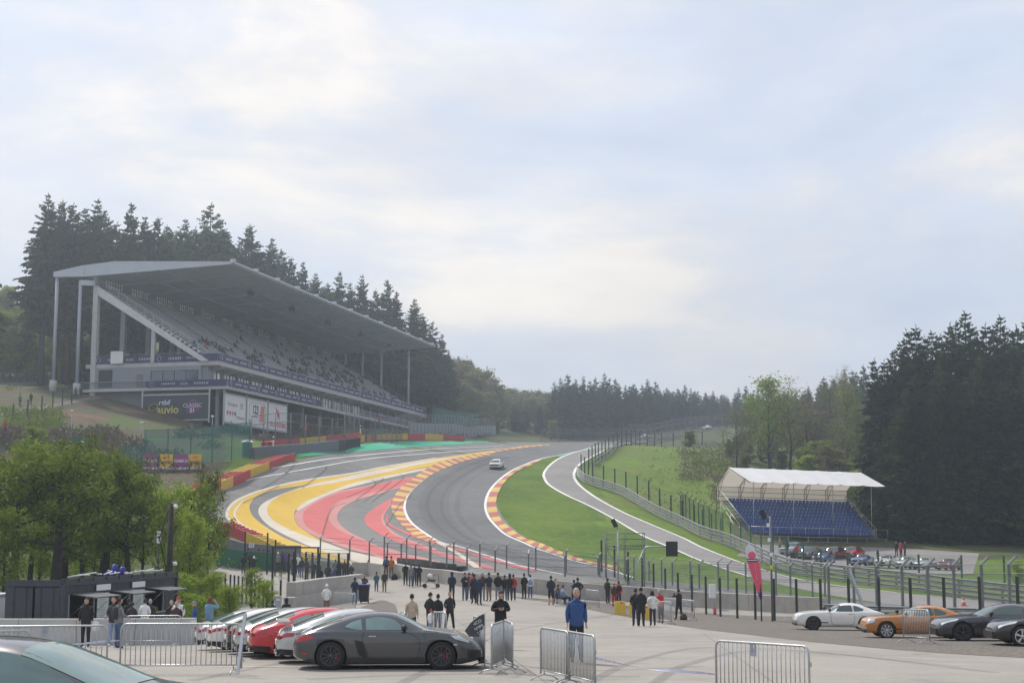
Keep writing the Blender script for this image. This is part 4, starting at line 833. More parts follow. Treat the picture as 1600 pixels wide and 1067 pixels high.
def plant(proto, loc, h, name, label, cat='tree', group=None, wid=1.0, rz=None):
    cr, tk, h0 = proto; s = h / h0; t = thing(name, label, cat, tuple(loc), rng.uniform(0, 6.28) if rz is None else rz, group); t.scale = (s * wid, s * wid, s)
    for nm, me in (('crown', cr), ('trunk', tk)):
        if me is None: continue
        o = bpy.data.objects.new(nm, me); COL.objects.link(o); o.parent = t
    return t
def plant_to(proto, px_, py_top, Y, name, label, cat='tree', group=None, wid=1.0, sink=.3, minh=2.0):
    """stand a tree on the ground in column px_ at distance Y, tall enough for its tip to reach row py_top"""
    g = GP(px_, Y); top = P(px_, py_top, Y).z; h = max(minh, top - g.z); return plant(proto, (g.x, g.y, g.z - sink), h + sink, name, label, cat, group, wid)
SP_TALL = [spruce(11 + k, 28, .34, 4.3 + .3 * k, 40, 8, 9, gap=.06 * k, pw=.72, sw=1.7) for k in range(4)]
SP_FULL = [spruce(31 + k, 20, .10, 3.5 + .3 * k, 28, 8, 7, pw=.70, sw=1.9) for k in range(3)]
SP_DARK = [spruce(51 + k, 28, .03, 4.3, 54, 11, 9, leaf='spruce_dark', pw=.58, sw=1.5) for k in range(4)]
gL = 'tall spruces on the hill behind the grandstand'
def ymin(px_):
    r = (px_ - 800) / 2300; u = (-65.3 - r * 225) / (.97 * r - .241)
    return 225.3 + .97 * min(max(u, 0), 106) + 7 if px_ > 128 else 0
tl = [(60,345,236),(64,303,232),(86,312,240),(104,318,238),(124,325,245),(142,312,236),(158,335,248),(174,348,250),(196,318,242),(218,338,252),(238,338,250),(254,352,258),(270,362,262),(282,342,255),(298,355,262),(322,318,250),(338,342,258),(352,368,265),(384,350,262),(370,378,270),(398,380,275),(420,372,272),(436,390,280),(452,402,285),(470,410,290),(490,427,298),(510,442,306),(528,424,300),(545,442,310),(563,430,306),(585,452,316),(603,436,312),(618,456,322),(646,467,322),(660,492,342),(675,502,345),(690,522,352),(700,548,365),(716,556,430),(736,562,440)]
for i, (a, t_, Y) in enumerate(tl):
    lab = 'tall dark spruce behind the grandstand roof, its tip %s from the left' % ordinal(i)
    if i == 1: lab = 'tallest spruce at the left edge of the wood, beside the outer mast'
    if i == 15: lab = 'spruce with the highest tip above the near corner of the roof'
    if i == 33: lab = 'lone pointed spruce standing above the far end of the roof'
    plant_to(SP_TALL[i % 4], a, t_, max(Y, ymin(a)) + rng.uniform(0, 3), 'spruce_tree', lab, group=gL, wid=rng.uniform(.85, 1.15))
for i in range(58):
    a = rng.uniform(74, 700); t_ = np.interp(a, [50, 200, 330, 450, 600, 700], [345, 350, 362, 418, 472, 560]) + rng.uniform(5, 34)
    plant_to(SP_TALL[i % 4], a, t_, max(np.interp(a, [50, 330, 700], [242, 268, 360]), ymin(a)) + rng.uniform(4, 34), 'spruce_tree', 'tall dark spruce with bare lower trunk behind the grandstand roof', group=gL, wid=rng.uniform(.9, 1.25))
for i, (a, t_) in enumerate([(600, 520), (640, 540), (668, 548), (690, 560), (655, 560), (620, 535), (700, 575), (685, 590), (672, 600)]):
    plant_to(SP_FULL[i % 3], a, t_, 346 + i * 3, 'spruce_tree', 'dark spruce foliage seen under the far end of the grandstand roof', group='spruces beyond the far end of the grandstand', wid=1.25)
tc_ = [(866,596),(876,590),(887,584),(900,591),(912,587),(922,594),(931,589),(945,583),(953,590),(962,591),(978,601),(991,599),(1004,600),(1013,592),(1025,595),(1038,609),(1050,612),(1060,606),(1071,600),(1080,606),(1091,610),(1104,613),(1115,610),(1128,616),(1136,618),(1155,605),(1167,602),(1186,608),(1206,612),(1228,610),(1246,612),(1265,603),(1289,588),(1305,592),(1322,576),(1335,578),(1352,570)]
gC = 'spruce wood beyond the crest of the track'
for i, (a, t_) in enumerate(tc_):
    lab = 'spruce tip %s from the left in the wood beyond the crest' % ordinal(i) if i else 'leftmost spruce of the wood beyond the crest, at its straight edge'
    Y = np.interp(a, [860, 1000, 1140, 1200, 1350], [440, 470, 545, 420, 330]); plant_to(SP_FULL[i % 3], a, t_, Y + rng.uniform(0, 12), 'spruce_tree', lab, group=gC, wid=rng.uniform(.95, 1.25))
for i in range(120):
    a = rng.uniform(868, 1350); t_ = np.interp(a, [865, 1000, 1130, 1250, 1350], [594, 600, 612, 608, 576]) + rng.uniform(1, 12)
    Y = np.interp(a, [860, 1000, 1140, 1200, 1350], [444, 474, 552, 430, 338]); plant_to(SP_FULL[i % 3], a, t_, Y + rng.uniform(0, 40), 'spruce_tree', 'dark blue-green spruce in the wood beyond the crest', group=gC, wid=rng.uniform(1.0, 1.4))
gR = 'dense dark spruces at the right edge'
dk = [(1368,560,203),(1384,562,200),(1397,548,204),(1410,535,198),(1421,515,203),(1436,507,197),(1450,525,206),(1461,517,200),(1476,520,198),(1490,505,204),(1500,503,196),(1515,487,202),(1532,512,198),(1547,505,204),(1560,510,197),(1571,493,202),(1586,515,198),(1597,508,203),(1612,500,199),(1632,510,203)]
for i, (a, t_, Y) in enumerate(dk):
    lab = 'dense dark spruce at the right, its tip %s from the left of that block' % ordinal(i)
    if i == 11: lab = 'tallest of the dense dark spruces at the right edge'
    plant_to(SP_DARK[i % 4], a + 6, t_, Y, 'spruce_tree', lab, group=gR, wid=rng.uniform(.85, 1.05))
for i in range(26):
    a = 1395 + i * 10.5 + rng.uniform(-4, 4); t_ = np.interp(a, [1375, 1430, 1600], [640, 570, 540]) + rng.uniform(0, 60); plant_to(SP_DARK[i % 4], a, t_, 188 + rng.uniform(-3, 5), 'spruce_tree', 'dense dark spruce with branches to the ground behind the covered stand', group=gR, wid=rng.uniform(1.0, 1.25))
# broadleaf trees
BARE = [broadleaf(71, 14, 4.6, .3, 'olive_green', 'bark_dark', 2600, .11, 17, .75, clump=.55, tr=.016, twig=3), broadleaf(72, 14, 4.2, .28, 'birch_green', 'bark_dark', 4000, .15, 17, .8, clump=.6, tr=.014, twig=2), broadleaf(73, 15, 5.0, .22, 'spring_green', 'bark_dark', 4600, .16, 18, .85, clump=.65, tr=.018, twig=2)]
SOFT = [broadleaf(81, 13, 4.4, .12, 'olive_green', 'bark', 7000, .26, 16, .5, clump=.7), broadleaf(82, 13, 4.2, .12, 'spring_green', 'bark', 7000, .26, 16, .5, clump=.7), broadleaf(83, 13, 4.2, .12, 'birch_green', 'bark', 6000, .26, 16, .6, clump=.7), broadleaf(84, 13, 4.6, .10, 'brush_brown', 'bark', 6500, .20, 17, .7, clump=.8, twig=2)]
ALD = [broadleaf(91, 10, 4.2, .48, 'alder_green', 'bark_dark', 6200, .125, 17, .22, clump=.42, tr=.046), broadleaf(92, 10, 4.0, .45, 'alder_green', 'bark_dark', 6200, .125, 17, .26, clump=.42, tr=.036), broadleaf(93, 10, 3.6, .34, 'alder_green', 'bark_dark', 6400, .125, 18, .35, clump=.44, tr=.022), broadleaf(94, 9, 3.2, .15, 'spring_green', 'bark_dark', 6000, .12, 17, .45, clump=.46, tr=.022)]
for a, t_, Y, pr, w, lab in [(1152,640,262,0,.9,'thin bare-branched tree left of the covered stand roof'), (1172,628,270,1,.8,'slender pale green tree behind the left end of the canopy'), (1203,598,258,2,1.0,'large spring green tree with dark limbs behind the white canopy'), (1236,606,262,0,1.0,'wide leafless tree with dark limbs beside the large green tree'), (1262,640,256,0,.9,'small leafless tree with spreading limbs behind the canopy'),
                             (1325,612,250,1,.85,'pale green birch in front of the dark spruces'), (1300,600,300,0,.8,'tall leafless tree with pale twigs in front of the far spruces'), (1322,585,310,0,.7,'leafless tree with the highest twigs beside the dark spruces'), (1345,640,246,1,.7,'thin greenish birch against the edge of the dark spruces')]:
    plant_to(BARE[pr], a, t_, Y, 'broadleaf_tree', lab, wid=w * 1.2)
for i, (a, t_, Y, pr) in enumerate([(1280,690,245,1),(1300,700,240,0),(1262,712,242,1),(1222,705,265,2),(1140,690,275,2),(1190,700,275,0),(1320,720,238,0),(1340,735,232,1),(1165,720,262,0),(1245,665,290,0),(1285,650,300,3),(1215,650,300,3),(1255,630,305,3),(1300,635,305,3),(1330,650,300,3),(1160,680,300,3),(1185,660,305,3),(1230,650,295,3),(1270,645,296,3),(1310,660,290,3),(1340,640,292,3),(1205,690,275,3),(1250,700,272,0),(1300,690,272,3),(1150,700,280,3),(1325,690,262,2),(1172,695,272,2)]):
    plant_to(SOFT[pr], a, t_, Y, 'shrub' if Y < 280 else 'broadleaf_tree', ('bushy green shrub behind the covered stand, number %d in the list' % i if False else 'bushy green shrub behind the covered stand, %s counted from the left' % ordinal(sorted([1280,1300,1262,1222,1140,1190,1320,1340,1165,1205,1250,1300,1325,1172]).index(a) if a in (1280,1300,1262,1222,1140,1190,1320,1340,1165,1205,1250,1325,1172) else 0) if Y < 280 else 'brownish leafless thicket tree between the green trees and the far spruces'), 'shrub' if Y < 280 else 'tree', 'shrubs behind the covered stand' if Y < 280 else 'thicket behind the covered stand', 1.3, minh=3)
for i, (a, t_, Y, pr, w) in enumerate([(702,578,400,0,1),(716,566,425,0,1.1),(732,568,430,2,1),(748,580,420,0,1.1),(762,588,440,0,1),(776,602,445,2,.9),(722,600,395,2,1),(742,610,398,0,1.1),(760,615,402,0,1),(778,625,415,0,1),(708,612,388,0,1.1)]):
    plant_to(SOFT[pr], a, t_, Y, 'broadleaf_tree', 'brownish green broadleaf tree, %s of the row beyond the far end of the grandstand' % ordinal(i), group='broadleaf trees beyond the grandstand', wid=w)
for i in range(75):
    a = rng.uniform(770, 868); t_ = 606 + (a - 775) * .10 + rng.uniform(0, 1) ** 1.5 * 50; plant_to((SOFT[:3] + SP_FULL)[(i * 5 + 1) % 6] if i % 3 else SP_FULL[i % 3], a, t_, 545 - (t_ - 606) * 1.7 + rng.uniform(-6, 6), 'hillside_tree', 'hazy tree on the far wooded hill above the crest', group='trees on the far hill in the gap', wid=1.2, minh=9)
plant_to(SOFT[0], 862, 658, 425, 'shrub', 'rounded hazy bush at the left foot of the far spruce wood', 'shrub', None, 1.2)
for i in range(26):
    a = rng.uniform(-20, 150); t_ = np.interp(a, [-20, 20, 60, 150], [440, 455, 500, 535]) + rng.uniform(0, 70); plant_to(SOFT[(1, 2, 1, 0)[i % 4]], a, t_, rng.uniform(262, 330), 'broadleaf_tree', 'pale spring green tree on the slope left of the grandstand', group='spring green trees left of the grandstand', wid=1.15, minh=5)
for i in range(20):
    a = rng.uniform(-10, 135); plant_to(SOFT[(1, 2, 1, 1)[i % 4]], a, np.interp(a, [-10, 40, 90, 135], [470, 500, 520, 560]) + rng.uniform(0, 50), rng.uniform(240, 252), 'broadleaf_tree', 'bright spring green tree before the bare spruce trunks at the left', group='bright young trees before the spruce trunks', wid=1.0, minh=4)
for i in range(14):
    a = rng.uniform(150, 330); plant_to(SOFT[(1, 0)[i % 2]], a, rng.uniform(525, 560), max(250, ymin(a) + 2), 'broadleaf_tree', 'green understorey tree seen between the rear columns of the grandstand', group='understorey behind the grandstand', wid=1.2, minh=4)
for a, t_ in ((4, 452), (30, 462), (-12, 448)): plant_to(SP_FULL[0], a, t_, 335, 'spruce_tree', 'hazy spruce behind the pale trees at the far left', group='hazy spruces at the far left')
plant_to(SP_TALL[2], -50, 335, 190, 'spruce_tree', 'spruce mostly outside the left edge, only branch tips showing', wid=.8)
al = [(-18,700,92,0,1),(22,700,84,1,1.05),(48,690,96,2,1),(88,700,83,0,1.05),(98,692,94,1,1),(128,700,90,2,1),(160,694,95,0,.95),(196,718,90,1,.85),(222,738,97,2,.75),(258,748,92,3,.75),(292,742,99,3,.8),(322,732,103,2,.6),(2,790,78,2,.9),(60,790,100,3,1),(185,790,101,3,1),(296,790,90,3,.8),(145,800,99,3,1)]
labs = ['alder cut by the left edge of the picture', 'big alder with thick dark trunk behind the left end of the container', 'tall alder with green crown in the gap of the two thickest trunks', 'alder with the thickest leaning dark trunk behind the container', 'alder with double stem behind the container roof', 'alder with long sideways limb above the container', 'alder with rounded crown top below the green netting', 'alder standing left of the tall dark lamp pole', 'slim alder whose crown reaches the yellow posters', 'bright green tree directly behind the lamp pole', 'bright green tree between the lamp pole and the track', 'slim tree in front of the red and yellow tyre barrier', 'low leafy tree at the left edge behind the container', 'bright green young tree deep behind the container', 'bright green young tree under the alders behind the lamp pole', 'leafy tree right of the lamp pole reaching the green fence', 'bright young tree seen between the dark alder trunks']
for (a, t_, Y, pr, w), lab in zip(al, labs): plant_to(ALD[pr], a, t_ + 14, Y, 'alder_tree', lab, group='leafy trees behind the container', wid=w)
for i, (a, t_, Y) in enumerate([(285,896,84),(312,906,88),(338,899,93),(366,924,88),(392,926,90),(415,945,84),(302,928,78),(333,918,84),(358,938,79)]):
    plant_to(ALD[3], a, t_, Y, 'shrub', 'bright green bush %s from the left in the row below the mesh fence' % ordinal((0, 3, 5, 7, 8, 9, 1, 4, 6)[i]), 'shrub', 'bright green bushes below the mesh fence', (1.5, .95, 1.25)[i % 3], minh=(1.6, 2.6, 2.1)[i % 3])
plant_to(SOFT[1], 52, 668, 150, 'shrub', 'small conical pale green tree above the alders on the left bank', 'shrub', None, .8)
plant_to(SOFT[2], 1078, 674, 292, 'shrub', 'round pale bush at the top of the right-hand bank', 'shrub', None, 1.6, minh=2)
plant_to(ALD[3], 1592, 878, 114, 'shrub', 'bright leafy shrub at the right edge behind the guardrail', 'shrub', None, 1.2)
for i, (a, t_) in enumerate([(290, 650), (345, 705), (120, 700)][:1]): pass
# brush and undergrowth: uncountable low plants on the banks
def scatter(name, regions, n, m, size, hgt, seed, label, lim=-.35):
    r = np.random.RandomState(seed); Q = []
    for (x0, x1, ylo, yhi, cnt) in regions:
        px_ = r.uniform(x0, x1, cnt); py_ = r.uniform(ylo, yhi, cnt); w = cast(px_, py_, 60, 420); ok = w[:, 1] < 415; w = w[ok]
        nz = np.sin(w[:, 0] * .55 + seed) * np.cos(w[:, 1] * .31 + seed * 2) + np.sin(w[:, 0] * .17 + w[:, 1] * .13); w = w[nz > lim]
        for p in w:
            hh = hgt * r.uniform(.3, 1.3)
            for k in range(n):
                c = p + np.array([r.normal(0, .5), r.normal(0, .5), 0]) + np.array([0, 0, hh * r.uniform(0, 1)]); d = r.normal(0, 1, 3); d[2] = abs(d[2]) + .5; d /= np.linalg.norm(d); e = np.cross(d, r.normal(0, 1, 3)); e /= np.linalg.norm(e); s = size * r.uniform(.5, 1.4)
                Q.append([c - d * s, c - e * s * .4, c + d * s, c + e * s * .4])
    o = bpy.data.objects.new(name, quads_mesh(name, np.array(Q), MATS[m])); COL.objects.link(o); tag(o, label, kind='stuff')
scatter('brush', [(130,340,670,705,450),(0,340,672,705,600),(60,330,700,740,600),(400,560,672,690,300),(560,760,662,686,160)], 9, 'brush_brown', .26, .8, 3, 'dry brown brush on the bank')
scatter('undergrowth', [(0,130,570,610,260),(0,100,640,670,200),(1080,1190,700,760,200),(1150,1345,720,745,260)], 9, 'alder_green', .24, .8, 4, 'low green undergrowth')
scatter('brush', [(1062,1165,692,752,800),(1110,1175,745,790,260)], 7, 'brush_brown', .20, .55, 6, 'dry brown brush on the right bank', -9)
scatter('undergrowth', [(1000,1180,700,800,260)], 6, 'olive_green', .20, .45, 12, 'low weeds on the right bank', -9)
scatter('undergrowth', [(0,330,880,905,300),(345,450,868,892,60)], 12, 'alder_green', .16, 1.1, 8, 'green undergrowth below the trees')
# ------------------------------------------------------------------ vehicles
def carpaint(name, c, rough=.22, coat=.8, metal=.0):
    if name in MATS: return MATS[name]
    m = mat(name, c, rough, .04, 2.0, metal=metal, coat=coat); return m
carpaint('paint_grey', (.070, .073, .078), .18, .8, .3); carpaint('paint_silver', (.50, .51, .52), .30, .8, .5); carpaint('paint_red', (.52, .015, .025)); carpaint('paint_white', (.72, .70, .66)); carpaint('paint_ochre', (.43, .165, .03))
carpaint('paint_anthracite', (.038, .037, .044), .32, .9, .3); carpaint('paint_black', (.012, .012, .014)); carpaint('paint_plum', (.045, .04, .055), .32, .9, .3); carpaint('paint_cream', (.60, .56, .40)); carpaint('paint_blue', (.03, .07, .22)); carpaint('paint_maroon', (.16, .015, .025)); carpaint('paint_paleblue', (.45, .52, .60))
mat('tyre', (.018, .018, .019), .85, .2, 6.0); mat('rim_silver', (.55, .56, .57), .3, .05, 4.0, metal=.8); mat('rim_black', (.075, .075, .08), .3, .1, 4.0, metal=.6); mat('caliper', (.45, .02, .02), .5)
mat('lamp_red', (.42, .02, .02), .25, .1, coat=.8); mat('lamp_clear', (.62, .66, .68), .15, .1, coat=.9); mat('lamp_amber', (.60, .22, .02), .3, .1); mat('trim_black', (.015, .015, .016), .55, .1); mat('chrome', (.62, .63, .64), .18, .05, metal=.95)
glass('car_glass', (.045, .085, .08), .05); glass('car_glass_pale', (.15, .235, .22), .04); mat('plate_white', (.65, .65, .62), .5)
def curve(pl):
    a = resample(pl, 220); i = np.argsort(a[:, 0], kind='stable'); return lambda x: float(np.interp(x, a[i, 0], a[i, 1]))
class Car:
    """a car body lofted from cross-sections; x runs from the nose (0) to the tail (L), y to the sides, z up"""
    def __init__(s, L, top, belt, half, wheels, wr, low=.15, tumble=.30, roofx=None):
        s.L = L; s.top = curve(top); s.belt = curve(belt); s.half = curve(half); s.wheels = wheels; s.wr = wr; s.low = low; s.tumble = tumble; s.H = max(z for x, z in top)
    def ring(s, x):
        zt = s.top(x); zb = min(s.belt(x), zt - .02); w = s.half(x); zl = s.low + .10 * max(0, 1 - x / .5) + .16 * max(0, 1 - (s.L - x) / .55)
        zl = min(zl, zb - .12); g = max(0, min(1, (zt - zb) / (s.H - zb + 1e-6) * 1.0)) if zt - zb > .06 else 0
        wr_ = w * (.90 - s.tumble * g); cr = min(.045 + .05 * g, (zt - zb) * .6)
        P_ = [(0, zl), (w * .78, zl), (w * .95, zl + .05), (w * .985, lerp(zl, zb, .28)), (w, lerp(zl, zb, .55)), (w * .99, lerp(zl, zb, .80)), (w * .965, zb - .025), (w * .925, zb + .005)]
        for e in (.12, .38, .68, 1.0): P_.append((lerp(w * .90, wr_, e ** 1.15), lerp(zb + .012, zt - cr, e)))
        P_ += [(wr_ * .84, zt - cr * .42), (wr_ * .5, zt - cr * .10), (0, zt)]
        return P_
    def side(s, x, z, off=.006):
        R_ = s.ring(x)[2:12]; zs = [p[1] for p in R_]; ys = [p[0] for p in R_]; return float(np.interp(z, zs, ys)) + off
    def upper(s, x, y, off=.006):
        R_ = s.ring(x)[7:]; ys = [p[0] for p in R_][::-1]; zs = [p[1] for p in R_][::-1]; return float(np.interp(abs(y), ys, zs)) + off
    def body(s, m):
        b = MB(); xs = [0.0, .02, .06, .12] + list(np.linspace(.2, s.L - .2, 58)) + [s.L - .12, s.L - .06, s.L - .02, s.L]; rows = []
        for x in xs:
            R_ = s.ring(x); e = min(x, s.L - x); sq = 1 - .06 * max(0, 1 - e / .12) ** 2
            if e < .12: zc = (R_[0][1] + R_[-1][1]) / 2; R_ = [(y * sq, zc + (z - zc) * (1 - .10 * (1 - e / .12) ** 2)) for y, z in R_]
            rows.append([(x, -y, z) for y, z in R_] + [(x, y, z) for y, z in R_[-2:0:-1]])
        n = len(rows[0]); vs = [p for r in rows for p in r]; k = len(rows)
        fs = [(i * n + j, (i + 1) * n + j, (i + 1) * n + (j + 1) % n, i * n + (j + 1) % n) for i in range(k - 1) for j in range(n)]
        fs += [tuple(range(n)), tuple((k - 1) * n + j for j in range(n - 1, -1, -1))]
        b.add(vs, fs, m, True); me = b.mesh('body'); o = bpy.data.objects.new('tmp', me); COL.objects.link(o); cut = []
        bm = bmesh.new(); bm.from_mesh(me); bmesh.ops.recalc_face_normals(bm, faces=bm.faces); bm.to_mesh(me); bm.free()
        for wx in s.wheels:
            for sd in (-1, 1):
                c = MB(); w = s.half(wx); r = s.wr * 1.10; y0, y1 = (w - .30) * sd, (w + .15) * sd
                ring = [(wx + r * math.cos(a), s.wr + r * math.sin(a)) for a in np.linspace(0, 2 * math.pi, 33)[:-1]]
                vs = [(x, y0, z) for x, z in ring] + [(x, y1, z) for x, z in ring]; fs = [(i, (i + 1) % 32, 32 + (i + 1) % 32, 32 + i) for i in range(32)] + [tuple(range(31, -1, -1)), tuple(range(32, 64))]
                c.add(vs, fs, M_('trim_black')); cm = c.mesh('cut'); bm = bmesh.new(); bm.from_mesh(cm); bmesh.ops.recalc_face_normals(bm, faces=bm.faces); bm.to_mesh(cm); bm.free()
                co = bpy.data.objects.new('cut', cm); COL.objects.link(co); md = o.modifiers.new('b', 'BOOLEAN'); md.operation = 'DIFFERENCE'; md.object = co; md.solver = 'EXACT'; md.material_mode = 'TRANSFER'; cut.append(co)
        dg = bpy.context.evaluated_depsgraph_get(); out = bpy.data.meshes.new_from_object(o.evaluated_get(dg))
        for c in cut: bpy.data.objects.remove(c)
        bpy.data.objects.remove(o); out.name = 'body'; return out
    def side_patch(s, b, tops, bots, m, off=.006, n=14, sides=(-1, 1)):
        """a patch on the flank between two (x, z) curves"""
        a = resample(tops, n); c = resample(bots, n)
        for sd in sides:
            rows = []
            for t in np.linspace(0, 1, 6): q = a * (1 - t) + c * t; rows.append([(x, sd * s.side(x, z, off), z) for x, z in q])
            b.grid(rows, m, smooth=True, flip=sd > 0)
    def top_patch(s, b, x0, x1, f, m, off=.007, lo=0.0, inset=1.0):
        rows = []
        for x in np.linspace(x0, x1, 10):
            R_ = s.ring(x); w = R_[11][0] * f * inset; rows.append([(x, y, s.upper(x, y, off)) for y in np.linspace(-w, w, 13)])
        b.grid(rows, m, True)
    def seam(s, b, pl, w=.012, m=None, sides=(-1, 1), n=20):
        a = resample(pl, n)
        for sd in sides:
            for i in range(n - 1):
                p, q = a[i], a[i + 1]; d = (q - p) / (np.linalg.norm(q - p) + 1e-9); nn = np.array([-d[1], d[0]]) * w / 2
                b.add([(u[0], sd * s.side(u[0], u[1], .004), u[1]) for u in (p - nn, q - nn, q + nn, p + nn)], [(0, 1, 2, 3) if sd < 0 else (3, 2, 1, 0)], m or M_('trim_black'))
def wheel_meshes(r, w, spokes, rim, style=0, caliper=None):
    t = MB(); t.lathe([(r * .70, -w / 2), (r * .93, -w / 2), (r * .99, -w * .36), (r, -w * .2), (r, w * .2), (r * .99, w * .36), (r * .93, w / 2), (r * .70, w / 2)], axis='y', n=28, m=M_('tyre')); t.lathe([(r * .70, -w / 2 + .01), (.0, -w / 2 + .08)], axis='y', n=24, m=M_('trim_black'))
    k = MB(); k.lathe([(r * .70, -w / 2 + .01), (r * .70, -w / 2 - .004), (r * .64, -w / 2 - .002), (r * .62, -w / 2 + .03)], axis='y', n=28, m=rim); k.lathe([(0, -w / 2 - .012), (r * .13, -w / 2 - .008), (r * .15, -w / 2 + .04)], axis='y', n=12, m=rim)
    for i in range(spokes):
        for dd in ((-.11, .11) if style == 1 else (0,)):
            a = 2 * math.pi * i / spokes + .3; a1 = a + dd
            p = (r * .10 * math.cos(a), -w / 2 + .012, r * .10 * math.sin(a)); q = (r * .65 * math.cos(a1), -w / 2 + .010, r * .65 * math.sin(a1)); k.beam(p, q, r * (.085 if style == 1 else .10 if spokes < 9 else .075), .03, rim, up=(0, 1, 0))
    c = None
    if caliper: c = MB(); c.box((r * .42, -w / 2 + .05, .0), (.07, .03, r * .55), caliper); c = c.mesh('brake_caliper')
    return t.mesh('tyre'), k.mesh('rim'), c
def put(me, name, par, loc=(0, 0, 0), rz=0):
    o = bpy.data.objects.new(name, me); COL.objects.link(o); o.parent = par; o.location = loc; o.rotation_euler = (0, 0, rz); return o
def build_car(name, label, cat, car, paint, rim, spokes=5, style=0, caliper=None, windows=(), wind=None, rear=None, seams=(), heads=(), tails=(), extra=None, mirror=None, glassm='car_glass', group=None, ww=.23, handle=None, pillar=True):
    t = thing(name, label, cat, group=group); body = put(car.body(paint), 'body', t)
    ty, ri, ca = wheel_meshes(car.wr, ww, spokes, rim, style, caliper)
    for wx in car.wheels:
        for sd in (-1, 1):
            e = thing('wheel', None, None); del_ = e; e.parent = t; e.location = (wx, sd * (car.half(wx) - .13), car.wr); e.rotation_euler = (0, 0, 0 if sd < 0 else math.pi)
            put(ty, 'tyre', e); put(ri, 'rim', e)
            if ca: put(ca, 'brake_caliper', e)
    for tp, bt in windows:
        b = MB(); car.side_patch(b, tp, bt, M_(glassm), sides=(-1,)); b.build('side_window', None, t); b = MB(); car.side_patch(b, tp, bt, M_(glassm), sides=(1,)); b.build('side_window', None, t)
    if wind: b = MB(); car.top_patch(b, wind[0], wind[1], .95, M_(glassm)); b.build('windscreen', None, t)
    if rear: b = MB(); car.top_patch(b, rear[0], rear[1], .88, M_('car_glass')); b.build('rear_window', None, t)
    if seams:
        b = MB()
        for q in seams: car.seam(b, q)
        b.build('door_seam', None, t)
    for nm, ls, mm in (('headlight', heads, 'lamp_clear'), ('taillight', tails, 'lamp_red')):
        for tp, bt in ls:
            for sd in (-1, 1): b = MB(); car.side_patch(b, tp, bt, M_(mm), off=.008, sides=(sd,)); b.build(nm, None, t)
    if mirror:
        x, z = mirror
        for sd in (-1, 1):
            b = MB(); y = sd * (car.side(x, z - .04) + .10); b.lathe([(0, -.07), (.05, -.05), (.075, 0), (.06, .05), (0, .07)], (x, y, z), axis='x', n=10, m=M_('trim_black')); b.beam((x, y - sd * .14, z - .08), (x, y, z - .02), .05, .03, M_('trim_black')); b.build('mirror', None, t)
    if handle:
        for sd in (-1, 1): b = MB(); x, z = handle; b.box((x, sd * (car.side(x, z) + .006), z), (.17, .02, .022), M_('chrome')); b.build('door_handle', None, t)
    if extra: extra(car, t, body)
    return t
def paint_over(root, table):
    """give a copied thing its own colours: table maps a material to its replacement"""
    st = [root]
    kids = {}
    for o in COL.objects:
        if o.parent: kids.setdefault(o.parent.name, []).append(o)
    while st:
        o = st.pop(); st += kids.get(o.name, [])
        if o.type != 'MESH': continue
        for k, sl in enumerate(o.material_slots):
            n_ = o.data.materials[k].name if k < len(o.data.materials) and o.data.materials[k] else ''
            if n_ in table: r = MATS[table[n_]]; sl.link = 'OBJECT'; sl.material = r
rz_nose_right = math.pi     # nose towards +x of the picture
# --- dark grey mid-engined coupe (numbers measured from its tail, turned round here)
def fl(L, l): return [(L - x, z) for x, z in l][::-1]
LG = 4.38
cg = Car(LG, fl(LG, [(0, .66), (.05, .76), (.12, .80), (.28, .90), (.70, 1.05), (1.10, 1.18), (1.55, 1.275), (1.98, 1.30), (2.35, 1.26), (2.68, 1.12), (3.05, .93), (3.35, .885), (3.75, .82), (4.05, .70), (4.26, .58), (4.38, .44)]),
         fl(LG, [(0, .60), (.1, .74), (.4, .85), (.85, .89), (1.3, .885), (2.0, .885), (2.9, .875), (3.3, .86), (3.75, .79), (4.1, .64), (4.38, .38)]),
         fl(LG, [(0, .62), (.15, .80), (.5, .88), (.9, .905), (1.5, .885), (2.2, .86), (2.8, .865), (3.4, .895), (3.8, .87), (4.15, .74), (4.38, .50)]), (LG - 3.42, LG - .88), .335, low=.13, tumble=.30)
g1 = fl(LG, [(1.20, 1.00), (1.32, 1.08), (1.55, 1.155)]); g1b = fl(LG, [(1.20, .985), (1.40, .935), (1.60, .92)])
g2 = fl(LG, [(1.66, 1.165), (1.95, 1.20), (2.28, 1.155), (2.48, 1.02)]); g2b = fl(LG, [(1.68, .925), (2.0, .92), (2.25, .92), (2.50, .92)])
